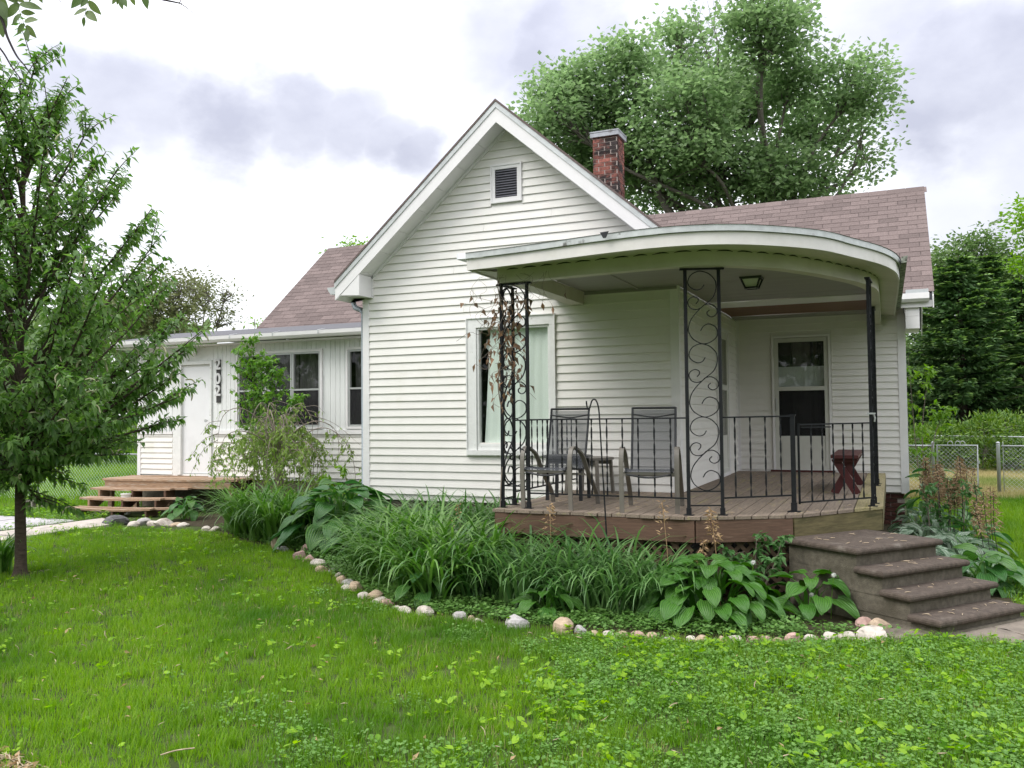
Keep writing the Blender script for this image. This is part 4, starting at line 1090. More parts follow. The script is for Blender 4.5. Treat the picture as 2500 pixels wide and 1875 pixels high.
# ---------------------------------------------------------------- porch furniture
def sling_chair(label, loc, rz, W, D, group):
    """front towards local -y, origin midway between the front feet"""
    t = thing('patio_chair', label, 'chair', loc, group, rz)
    h = W / 2
    for s_ in (-1, 1):
        x = s_ * h
        pts = crom([(x, .02, 0), (x, 0, .30), (x, .0, .50), (x, .035, .60), (x, .10, .628), (x, .20, .60), (x, .33, .53), (x, .47, .36), (x, D - .04, .12), (x, D, 0)], 4)
        q = MB(); q.ribbon(pts, (1, 0, 0), .045, .018); part('arm_frame', q, 'taupe', t, local=True)
        xr_ = s_ * (h - .045)
        sl_ = crom([(xr_, -.03, .395), (xr_, .02, .425), (xr_, .22, .405), (xr_, .42, .385), (xr_, .485, .42), (xr_, .51, .52), (xr_, .585, .80), (xr_, .625, 1.0), (xr_, .63, 1.02)], 4)
        q = MB(); q.tube(sl_, .0125, 8); part('sling_rail', q, 'charcoal', t, local=True, smooth=True)
    q = MB(); q.bar((-h, .005, .385), (h, .005, .385), .03, .024); q.bar((-h, .38, .34), (h, .38, .34), .02, .02); part('cross_brace', q, 'taupe', t, local=True)
    q = MB(); q.tube([(-h + .045, .625, 1.018), (h - .045, .625, 1.018)], .012, 8); q.tube(crom([(-h + .045, .61, .955), (0, .614, .925), (h - .045, .61, .955)], 6), .008, 6)
    q.tube(crom([(-h + .05, -.025, .375), (0, -.02, .345), (h - .05, -.025, .375)], 5), .010, 6); part('back_brace', q, 'charcoal', t, local=True, smooth=True)
    prof = crom([(-.03, .398), (.02, .424), (.22, .395), (.42, .378), (.485, .42), (.51, .52), (.585, .80), (.623, 1.0)], 3); n = len(prof); q = MB(); V = []
    for y, z in prof: V += [(-h + .05, y, z), (h - .05, y, z)]
    q.add(V, [(2 * i, 2 * i + 1, 2 * i + 3, 2 * i + 2) for i in range(n - 1)]); part('sling', q, 'sling', t, local=True, smooth=True)
    return t


GC = 'sling patio chairs on the porch'
c1 = sling_chair('grey mesh patio chair behind the corner post, beside the small table', (3.665, -2.30, ZD), rad(-4), .53, .74, GC)
c2 = sling_chair('grey mesh patio chair standing alone left of the middle scroll post', (4.735, -2.32, ZD), rad(9), .53, .74, GC)


def small_table(label, loc, rz, W, H, leg_m, top_m, cat, spread=0.0):
    t = thing('side_table', label, cat, loc, None, rz); q = MB(); k = 8; r = W * .62
    q.hexa([(r * math.cos(math.pi * 2 * (i + .5) / k), r * math.sin(math.pi * 2 * (i + .5) / k), H - .03) for i in range(k)], [(r * math.cos(math.pi * 2 * (i + .5) / k), r * math.sin(math.pi * 2 * (i + .5) / k), H) for i in range(k)])
    part('tabletop', q, top_m, t, local=True)
    q = MB(); q.box(-W * .42, W * .42, -W * .42, -W * .39, H - .09, H - .031); q.box(-W * .42, W * .42, W * .39, W * .42, H - .09, H - .031); part('apron', q, top_m, t, local=True)
    for sx in (-1, 1):
        for sy in (-1, 1):
            q = MB(); q.bar((sx * W * .40, sy * W * .40, H - .031), (sx * W * (.42 + spread), sy * W * (.42 + spread), 0), .035, .035); part('leg', q, leg_m, t, local=True)
    return t


small_table('dark grey eight sided side table behind the left patio chair', (3.50, -1.18, ZD), rad(5), .46, .50, 'charcoal', 'tabletop', 'side table')
small_table('beige legged low table by the front wall, behind the dark side table', (3.50, -.42, ZD), rad(-8), .48, .44, 'taupe', 'taupe', 'side table', .02)
bn = thing('bench', 'long red brown bench with crossed legs behind the gate', 'bench', (6.37, 1.1, ZD))
for x0 in (6.225, 6.378):
    q = MB(); q.box(x0, x0 + .146, .262, 1.985, 1.224, 1.261); part('seat_plank', q, 'redwood', bn)
for y in (.40, 1.80):
    q = MB(); q.bar((6.262, y, 1.223), (6.50, y, ZD), .036, .09, up=(1, 0, 0)); part('leg', q, 'redwood', bn)
    q = MB(); q.bar((6.482, y + .037, 1.223), (6.245, y + .037, ZD), .036, .09, up=(1, 0, 0)); part('leg', q, 'redwood', bn)
q = MB(); q.box(6.355, 6.395, .46, 1.78, 1.0, 1.045); part('stretcher', q, 'redwood', bn)
for y in (.34, 1.88):
    q = MB(); q.box(6.24, 6.51, y, y + .045, 1.18, 1.2235); part('cleat', q, 'redwood', bn)

lt = thing('ceiling_lamp', 'black tapered lantern fixed under the porch ceiling', 'lamp', (5.44, -.24, 3.33))
def sq(c, h, z): return [(c[0] - h, c[1] - h, z), (c[0] + h, c[1] - h, z), (c[0] + h, c[1] + h, z), (c[0] - h, c[1] + h, z)]
q = MB(); q.hexa(sq((5.44, -.24), .118, 3.306), sq((5.44, -.24), .125, 3.3285)); part('base_plate', q, 'black', lt)
lo, hi = sq((5.44, -.24), .066, 3.205), sq((5.44, -.24), .105, 3.305)
q = MB()
for a, b in zip(lo, hi): q.bar(a, b, .016, .016)
for i in range(4): q.bar(lo[i], lo[(i + 1) % 4], .018, .018)
part('lamp_frame', q, 'black', lt)
q = MB(); q.hexa(sq((5.44, -.24), .058, 3.208), sq((5.44, -.24), .094, 3.304)); part('lamp_shade', q, 'frost', lt)

hk = thing('shepherd_hook', 'tall black shepherd hook planted in front of the deck', 'garden hook', (4.40, -2.56, 0))
q = MB(); q.tube(crom([(4.40, -2.56, 0), (4.375, -2.56, .7), (4.345, -2.56, 1.3), (4.325, -2.56, 1.72), (4.315, -2.56, 1.83), (4.295, -2.56, 1.89), (4.27, -2.56, 1.905), (4.248, -2.56, 1.885), (4.235, -2.56, 1.845), (4.222, -2.56, 1.815), (4.205, -2.56, 1.822), (4.197, -2.56, 1.86), (4.196, -2.56, 1.89)], 5), .0075, 7); part('rod', q, 'iron', hk, smooth=True)
q = MB(); q.tube([(4.30, -2.56, .12), (4.50, -2.56, .12)], .006, 6); q.tube([(4.31, -2.56, .12), (4.31, -2.56, 0)], .006, 6); q.tube([(4.49, -2.56, .12), (4.49, -2.56, 0)], .006, 6); part('step_bar', q, 'iron', hk)

# ---------------------------------------------------------------- house number 202 and the lamps over the white door
hn = thing('house_number', 'dark plaque with pale figures reading 2 0 2 beside the white door', 'house number', (-5.03, YL, 2.5))
q = MB(); trimbox(q, FL, -5.085, -4.985, 2.07, 2.90, .013, .032); part('plaque', q, 'plaque', hn)
for ch_, z in (('2', 2.715), ('0', 2.435), ('2', 2.205)):
    cu = bpy.data.curves.new('digit', 'FONT'); cu.body = ch_; cu.size = .285; cu.extrude = .008; cu.bevel_depth = .002; cu.align_x = 'CENTER'; cu.space_character = 1; cu.offset = .006
    tmp = bpy.data.objects.new('digit', cu)
    me = bpy.data.meshes.new_from_object(tmp); bpy.data.objects.remove(tmp); me.materials.clear(); me.materials.append(M['digit'])
    o = link('digit', me, hn); o.rotation_euler = (math.pi / 2, 0, 0); o.location = (-5.04, YL - .043, z - .0)
fl_ = thing('flood_lamp', 'pair of round flood lamps under the eave over the white door', 'lamp', (-5.65, YL - .05, 3.08))
q = MB(); q.tube([(-5.63, YL - .015, 3.06), (-5.63, YL - .055, 3.06)], .055, 12); part('base_plate', q, 'oldpaint', fl_)
for dx, mm in ((-.075, 'frost'), (.075, 'oldpaint')):
    q = MB(); q.tube(crom([(-5.63 + dx * .3, YL - .06, 3.07), (-5.63 + dx * .8, YL - .11, 3.08), (-5.63 + dx * 1.3, YL - .17, 3.05), (-5.63 + dx * 1.5, YL - .20, 3.035)], 3), [.02] * 3 + [.028] * 3 + [.045, .055, .06, .062][:4], 10); part('lamp_head', q, mm, fl_, smooth=True)

# ---------------------------------------------------------------- chain link fences
def chain_mesh(a, b, z0, z1, pitch, r):
    """diamond wire net as thin three sided rods"""
    a, b = np.array(a, float), np.array(b, float); L_ = np.linalg.norm(b - a); d = (b - a) / L_; n3 = np.array((d[1], -d[0])); q = MB(); h = z1 - z0
    s0 = -h
    while s0 < L_:
        for k in (0, 1):
            t0, t1, u0, u1 = s0, s0 + h, 0.0, h
            if t0 < 0: u0 = -t0; t0 = 0
            if t1 > L_: u1 = h - (t1 - L_); t1 = L_
            if t1 - t0 < .02: continue
            za, zb = (z0 + u0, z0 + u1) if k == 0 else (z1 - u0, z1 - u1)
            pa, pb = a + d * t0 + n3 * (.002 if k else -.002), a + d * t1 + n3 * (.002 if k else -.002)
            q.tube([(pa[0], pa[1], za), (pb[0], pb[1], zb)], r, 3, False)
        s0 += pitch
    return q


def fence(name, label, cat, a, b, posts, h=1.04, pitch=.085, r=.0024, loc=None, group=None):
    t = thing(name, label, cat, (a[0], a[1], 0), group)
    for p in posts:
        q = MB(); q.tube([(p[0], p[1], 0), (p[0], p[1], h + .03), (p[0], p[1], h + .05)], [p[2], p[2], p[2]], 10); q.tube([(p[0], p[1], h + .051), (p[0], p[1], h + .075), (p[0], p[1], h + .09)], [p[2] * 1.15, p[2] * 1.0, p[2] * .3], 10); part('post', q, 'chain', t, smooth=True)
    q = MB(); q.tube([(a[0], a[1], h), (b[0], b[1], h)], .018, 8); part('top_rail', q, 'chain', t, smooth=True)
    part('wire_net', chain_mesh(a, b, .04, h + .02, pitch, r), 'chain', t)
    return t


GFN = 'chain link fences round the yard'
fence('chain_link_fence', 'galvanised chain link fence joining the right house corner to the gate', 'fence', (7.0, 9.95), (7.66, 9.95), [(7.685, 9.95, .03)], group=GFN)
fence('chain_link_fence', 'galvanised chain link fence running off to the right from the gate opening', 'fence', (8.96, 9.95), (14.0, 9.95), [(8.90, 9.95, .036), (8.99, 9.96, .008), (12.0, 9.95, .026)], group=GFN)
fence('chain_link_fence', 'far chain link fence in front of the yew bushes', 'fence', (3.0, 21.6), (10.6, 17.0), [(7.9, 18.65, .02), (10.6, 17.0, .03), (5.0, 20.4, .02)], group=GFN)
fence('chain_link_fence', 'chain link fence behind the young tree, left of the wooden steps', 'fence', (-16.0, 2.75), (-7.2, 2.75), [(-10.25, 2.75, .022), (-13.3, 2.75, .022), (-7.2, 2.75, .03)], group=GFN)
cg = thing('chain_link_gate', 'chain link garden gate with looped wire finials, standing shut beyond the dried stalks', 'gate', (8.1, 9.95, 0))
GA, GB = (7.77, 9.95), (8.60, 9.95 - .25)
GB = (8.52, 9.97)
q = MB(); q.tube([(GA[0], GA[1], .08), (GA[0], GA[1], 1.05), (GB[0], GB[1], 1.05), (GB[0], GB[1], .08), (GA[0], GA[1], .08)], .019, 8); part('gate_frame', q, 'chain', cg, smooth=True)
part('wire_net', chain_mesh(GA, GB, .09, 1.045, .085, .0024), 'chain', cg)
for x in (8.02, 8.16, 8.25):
    q = MB(); q.tube(crom([(x - .05, 9.96, 1.07), (x - .045, 9.96, 1.11), (x, 9.96, 1.14), (x + .04, 9.96, 1.11), (x + .045, 9.96, 1.07)], 4), .009, 6); part('finial', q, 'chain', cg)
q = MB(); q.bar((7.685, 9.94, .88), (7.78, 9.94, .88), .012, .03); q.bar((7.685, 9.94, .2), (7.78, 9.94, .2), .012, .03); part('hinge', q, 'chain', cg)
q = MB(); q.bar((8.52, 9.955, .70), (8.56, 9.955, .70), .02, .06); part('latch', q, 'chain', cg)

# ---------------------------------------------------------------- stones edging the bed
STONE = {'pink': mat('pink_granite', (0.42, 0.28, 0.24), .85, .25, 16, bump=.5, bscale=50, tint=(.20, .15, .12), tint_scale=9),
         'white': mat('white_limestone', (0.50, 0.45, 0.40), .85, .22, 16, bump=.5, bscale=50, tint=(.27, .22, .18), tint_scale=7, tint_lo=.46),
         'tan': mat('tan_sandstone', (0.42, 0.32, 0.23), .85, .2, 16, bump=.5, bscale=50, tint=(.25, .19, .13), tint_scale=9),
         'grey': mat('grey_fieldstone', (0.36, 0.34, 0.33), .85, .2, 16, bump=.5, bscale=50, tint=(.20, .19, .18), tint_scale=9),
         'dark': mat('dark_grey_boulder', (0.095, 0.092, 0.095), .85, .3, 10, bump=.7, bscale=40, tint=(.2, .19, .18), tint_scale=7)}
SEEDS = []


def stone_mesh(seed):
    """a field stone: a sphere cut by random planes, its corners knocked about"""
    r = np.random.default_rng(seed); q = MB(); nl, na = 9, 14; V, fs = [], []
    nn = r.normal(size=(9, 3)); nn /= np.linalg.norm(nn, axis=1, keepdims=True); off = r.uniform(.62, .92, 9)
    for i in range(nl + 1):
        th = math.pi * i / nl
        for j in range(na):
            a = 2 * math.pi * (j + .5 * (i % 2)) / na; p = np.array((math.sin(th) * math.cos(a), math.sin(th) * math.sin(a), math.cos(th)))
            for n_, o in zip(nn, off):
                d = p @ n_
                if d > o: p = p - n_ * (d - o) * .92
            V.append(p * (1 + r.uniform(-.025, .025)))
    for i in range(nl):
        for j in range(na): fs.append((i * na + j, i * na + na + j, i * na + na + (j + 1) % na, i * na + (j + 1) % na))
    q.add(V, fs); return q


# u, v of each stone's foot in the photograph, width in px, height in px, colour
ST = [(281, 1284, 54, 22, 'dark'), (325, 1287, 30, 12, 'white'), (352, 1282, 34, 15, 'grey'), (376, 1284, 30, 12, 'white'), (398, 1285, 42, 17, 'white'), (430, 1285, 24, 8, 'tan'), (448, 1286, 28, 9, 'white'), (506, 1296, 22, 11, 'white'), (524, 1298, 24, 11, 'white'),
      (672, 1340, 22, 26, 'tan'), (690, 1350, 30, 13, 'grey'), (731, 1366, 27, 21, 'pink'), (752, 1354, 30, 23, 'pink'), (755, 1375, 28, 19, 'pink'), (776, 1384, 35, 17, 'white'), (785, 1397, 27, 14, 'tan'), (817, 1398, 26, 9, 'grey'), (828, 1410, 20, 10, 'white'), (832, 1425, 24, 18, 'tan'), (849, 1430, 26, 16, 'grey'), (846, 1442, 24, 12, 'white'), (866, 1446, 34, 22, 'tan'), (889, 1462, 30, 13, 'white'), (916, 1464, 36, 19, 'tan'), (929, 1475, 34, 14, 'white'), (945, 1478, 30, 13, 'pink'), (970, 1488, 18, 9, 'white'), (988, 1500, 32, 16, 'white'), (1037, 1504, 40, 20, 'white'),
      (1122, 1513, 32, 17, 'grey'), (1150, 1519, 16, 14, 'tan'), (1168, 1526, 26, 13, 'white'), (1263, 1537, 52, 30, 'grey'), (1375, 1548, 48, 33, 'tan'), (1417, 1549, 28, 20, 'grey'), (1452, 1557, 28, 14, 'tan'), (1484, 1559, 30, 15, 'white'), (1518, 1558, 28, 14, 'tan'), (1556, 1566, 36, 20, 'pink'), (1591, 1560, 26, 13, 'tan'), (1632, 1567, 34, 9, 'grey'), (1687, 1567, 22, 12, 'white'), (1714, 1573, 34, 18, 'tan'), (1762, 1571, 22, 15, 'tan'), (1792, 1571, 34, 18, 'white'), (1837, 1575, 30, 20, 'pink'), (1868, 1569, 26, 15, 'pink'), (1899, 1571, 26, 13, 'tan'), (1936, 1572, 34, 23, 'pink'), (1978, 1566, 28, 14, 'white'), (2001, 1568, 20, 8, 'pink'), (2027, 1563, 34, 18, 'white'), (2068, 1564, 44, 16, 'white'), (2129, 1566, 72, 28, 'white'), (2112, 1532, 40, 20, 'pink'), (2145, 1540, 52, 24, 'tan')]
SH = {'dark': 'dark grey', 'white': 'whitish', 'pink': 'pinkish', 'tan': 'tan', 'grey': 'pale grey'}
n_right = 0
ORD = ['first', 'second', 'third', 'fourth', 'fifth', 'sixth', 'seventh', 'eighth', 'ninth', 'tenth', 'eleventh', 'twelfth', 'thirteenth', 'fourteenth', 'fifteenth', 'sixteenth', 'seventeenth', 'eighteenth', 'nineteenth', 'twentieth'] + ['twenty-' + w for w in ('first', 'second', 'third', 'fourth', 'fifth', 'sixth', 'seventh', 'eighth', 'ninth')]
cnt = {}
for i, (u, v, w, h, c) in enumerate(sorted(ST, key=lambda s: -s[0])):
    p = at(u, v, 2, 0.0); d = (p - CAM) @ CF
    W, H = w * d / F_PX, h * d / F_PX
    p = p + (p - CAM) / np.linalg.norm(p - CAM) * W * .35
    me = stone_mesh(100 + i).mesh('edging_stone', STONE[c])
    o = link('edging_stone', me); o.location = (p[0], p[1], H * .28); o.scale = (W * .62, W * .52, H * .85); o.rotation_euler = (random.uniform(-.12, .12), random.uniform(-.12, .12), YAW + random.uniform(-.5, .5))
    zone = 'the big front hosta' if u > 1540 else ('the tall deck grass' if u > 1020 else ('the wooden steps' if u < 600 else 'the strap leaved clumps'))
    size = 'flat' if h < w * .38 else ('large' if w > 38 else ('upright' if h > w * .7 else 'rounded'))
    k = (c, size, zone); cnt[k] = cnt.get(k, 0) + 1
    lab = f"{ORD[cnt[k] - 1]} {size} {SH[c]} edging stone from the right before {zone}" if c != 'dark' else 'dark grey boulder ending the stone edging by the wooden steps'
    if (u, v) == (2129, 1566): lab = 'largest white stone, at the right end of the edging by the concrete steps'
    props(o, lab, 'stone', 'stones edging the flower bed')
q = MB(); q.box(-8.95, -8.55, 1.45, 1.65, 0, .04); q.box(-8.95, -8.55, 1.45, 1.65, .15, .19); q.box(-8.95, -8.91, 1.45, 1.65, .0401, .1499); q.box(-8.59, -8.55, 1.45, 1.65, .0401, .1499); q.box(-8.77, -8.73, 1.45, 1.65, .0401, .1499)
whole('concrete_block', q, 'cinder', 'hollow concrete block lying on its side behind the young tree', 'block')
q = MB(); q.box(-19, -12.2, 22, 28, 0, 2.7); q.prism([(-19.3, 21.7, 2.71), (-11.9, 21.7, 2.71), (-11.9, 25, 4.2), (-19.3, 25, 4.2)], (0, 0, .1))
sh = thing('shed', 'pale teal shed in the neighbouring yard seen past the young tree', 'shed', (-15, 24, 0))
q = MB(); q.box(-19, -12.2, 22, 28, 0, 2.7); part('wall', q, 'teal', sh)
q = MB(); q.prism([(-19.3, 21.7, 2.71), (-11.9, 21.7, 2.71), (-11.9, 25, 3.9), (-19.3, 25, 3.9)], (0, 0, .1)); part('roof', q, 'rolled', sh)
q = MB(); q.box(-14.2, -13.3, 21.96, 21.999, .1, 2.1); part('door', q, 'trim', sh)

# ---------------------------------------------------------------- vegetation helpers
def frames(D, up=None):
    """for unit directions D (n,3): side and normal vectors, the normal leaning upward"""
    D = D / (np.linalg.norm(D, axis=1, keepdims=True) + 1e-9)
    U = np.tile((0, 0, 1.0), (len(D), 1)) if up is None else up
    S = np.cross(D, U); b = np.linalg.norm(S, axis=1) < 1e-3; S[b] = (1, 0, 0); S /= np.linalg.norm(S, axis=1, keepdims=True)
    return D, S, np.cross(S, D)


def leaves_np(P, D, L, W, fold=0.25, droop=0.2, roll=0.6, r=rng):
    """many leaves: foot P, direction D, length L, width W; six points, four triangles each"""
    n = len(P); D, S, Nn = frames(D)
    a = r.normal(0, roll, n)[:, None]; S2 = S * np.cos(a) + Nn * np.sin(a); N2 = np.cross(S2, D)
    L = np.broadcast_to(L, n)[:, None]; W = np.broadcast_to(W, n)[:, None]
    mid = P + D * L * .45 - N2 * L * droop * .1; tip = P + D * L - N2 * L * droop
    lft = P + D * L * .40 + S2 * W * .5 + N2 * W * fold * .5; rgt = P + D * L * .40 - S2 * W * .5 + N2 * W * fold * .5
    V = np.stack([P, lft, mid, rgt, tip], 1).reshape(-1, 3)
    F = np.array([(0, 2, 1), (0, 3, 2), (1, 2, 4), (2, 3, 4)])
    return V, (F[None] + (np.arange(n) * 5)[:, None, None]).reshape(-1, 3)


def quads_np(P, D, L, W, roll=0.8, r=rng):
    """simple two-triangle leaves (lozenges) for far crowns"""
    n = len(P); D, S, Nn = frames(D); a = r.normal(0, roll, n)[:, None]; S2 = S * np.cos(a) + Nn * np.sin(a)
    L = np.broadcast_to(L, n)[:, None]; W = np.broadcast_to(W, n)[:, None]
    V = np.stack([P, P + D * L * .45 + S2 * W * .5, P + D * L, P + D * L * .45 - S2 * W * .5], 1).reshape(-1, 3)
    return V, (np.array([[0, 1, 2], [0, 2, 3]])[None] + (np.arange(n) * 4)[:, None, None]).reshape(-1, 3)


def unit(n, r=rng):
    d = r.normal(size=(n, 3)); return d / np.linalg.norm(d, axis=1, keepdims=True)


def cat_np(parts):
    V, F, o = [], [], 0
    for v, f in parts: V.append(v); F.append(f + o); o += len(v)
    return np.concatenate(V), np.concatenate(F)


def limb(q, a, b, r0, r1, bend=.12, n=6, sides=5, rise=0.0):
    a, b = np.array(a, float), np.array(b, float); L = np.linalg.norm(b - a)
    m1 = a + (b - a) * .35 + np.array([random.gauss(0, bend * L * .5), random.gauss(0, bend * L * .5), random.gauss(0, bend * L * .3) + rise * L])
    m2 = a + (b - a) * .7 + np.array([random.gauss(0, bend * L * .4), random.gauss(0, bend * L * .4), random.gauss(0, bend * L * .3) + rise * L * .7])
    pts = crom([a, m1, m2, b], n // 2 + 1); k = len(pts)
    q.tube(pts, [r0 + (r1 - r0) * (i / (k - 1)) ** .8 for i in range(k)], sides, False)
    return pts


def crown_tree(name, label, base, lobes, trunk_r, fork_z, n_tip, per_tip, leaf, wid, spread, leaf_m, bark_m='barkgrey', group=None, limbs_extra=(), seed=1, twig_r=.018, gap=0.0, down=0.1, extra_bare=()):
    """lobes: (centre xyz, radii xyz, weight). Limbs run from the fork to each lobe, boughs to points in it, leaf clumps sit round the bough ends"""
    r = np.random.default_rng(seed); random.seed(seed)
    t = thing(name, label, 'tree', tuple(base), group)
    q = MB(); base = np.array(base, float); fork = base + np.array((0, 0, fork_z))
    tr = limb(q, base, fork, trunk_r, trunk_r * .75, .03, 6, 10)
    parts = []; tot = sum(l[2] for l in lobes)
    for c, rd, w in lobes:
        c, rd = np.array(c, float), np.array(rd, float)
        foot = c - np.array((0, 0, rd[2] * .7)) - (c - fork) * np.array((.15, .15, 0))
        main = limb(q, fork, foot, trunk_r * .24, trunk_r * .10, .08, 6, 7, .05)
        spine = limb(q, foot, c + np.array((0, 0, rd[2] * .6)), trunk_r * .11, .02, .08, 6, 5)
        k = max(3, int(n_tip * w / tot)); U = unit(k, r); rr = r.uniform(.35, 1.0, k) ** .6
        T = c + U * rd * rr[:, None] * (1 + .18 * np.sin(U[:, :1] * 7 + seed) + .12 * np.clip(r.normal(size=(k, 1)), -1.5, .9))
        for i in range(k):
            s = spine[min(len(spine) - 1, int(r.uniform(0, .9) * len(spine)))] if r.random() < .75 else main[-2]
            if r.random() < .55: limb(q, s, T[i], twig_r * 1.6, twig_r * .35, .10, 4, 4, .05)
        keep = r.random(k) > gap; T = T[keep]; U = U[keep]; k = len(T)
        if k == 0: continue
        m = per_tip; off = np.clip(r.normal(size=(k, m, 3)), -1.7, 1.7) * spread * np.array((1, 1, .42)); off *= (r.uniform(.7, 1.3, (k, 1, 1)))
        Pp = (T[:, None] + off).reshape(-1, 3)
        Dd = (off.reshape(-1, 3) / spread * .5 + np.repeat(U, m, 0) * .2 + r.normal(size=(k * m, 3)) * .9) * np.array((1, 1, .6)) + np.array((0, 0, -down))
        parts.append(quads_np(Pp, Dd, leaf * r.uniform(.7, 1.25, k * m), wid * r.uniform(.7, 1.25, k * m), .7, r))
    for a, b, r0, r1 in limbs_extra: limb(q, a, b, r0, r1, .06, 6, 6)
    for a, b in extra_bare:
        pts = limb(q, a, b, .03, .006, .08, 6, 4)
        for p in pts[3:]: limb(q, p, np.array(p) + np.array([random.uniform(-.5, .5), random.uniform(-.3, .3), random.uniform(.3, .9)]), .010, .004, .1, 4, 3)
    part('trunk', q, bark_m, t, smooth=True)
    V, F = cat_np(parts); link('crown', np_mesh('crown', V, F, leaf_m), t)
    return t


def px_lobe(u, v, ru, rv, depth, rd=None, w=None):
    c = at_depth(u * 1.1302, v * 1.1302, depth); k = depth / F_PX * 1.1302
    return (c, (ru * k, (rd if rd else (ru + rv) * .5 * k), rv * k), w or ru * rv)


def leaf_bush(name, label, base, lobes, n, leaf, wid, leaf_m, cat='shrub', group=None, seed=1, stem_m='barkgrey', clump=.12, upd=.3):
    r = np.random.default_rng(seed); random.seed(seed); t = thing(name, label, cat, tuple(base), group); q = MB(); parts = []; tot = sum(l[1][0] * l[1][2] for l in lobes)
    for c, rd in lobes:
        c, rd = np.array(c, float), np.array(rd, float)
        limb(q, (base[0] + random.uniform(-.05, .05), base[1], 0), c, .02, .008, .1, 4, 5)
        k = int(n / 10 * rd[0] * rd[2] / tot); U = unit(k, r); T = c + U * rd * (r.uniform(.3, 1, (k, 1)) ** .45)
        P_ = (T[:, None] + r.normal(size=(k, 10, 3)) * clump * np.array((1, 1, .5))).reshape(-1, 3); P_[:, 2] = np.maximum(P_[:, 2], .02)
        D_ = np.repeat(U, 10, 0) + r.normal(size=(k * 10, 3)) * .6 + np.array((0, 0, upd))
        parts.append(quads_np(P_, D_, leaf * r.uniform(.7, 1.2, k * 10), wid * r.uniform(.7, 1.2, k * 10), .6, r))
        for i in range(0, k, 6): limb(q, c, T[i], .008, .003, .1, 4, 3)
    part('stem', q, stem_m, t); V, F = cat_np(parts); link('foliage', np_mesh('foliage', V, F, leaf_m), t)
    return t


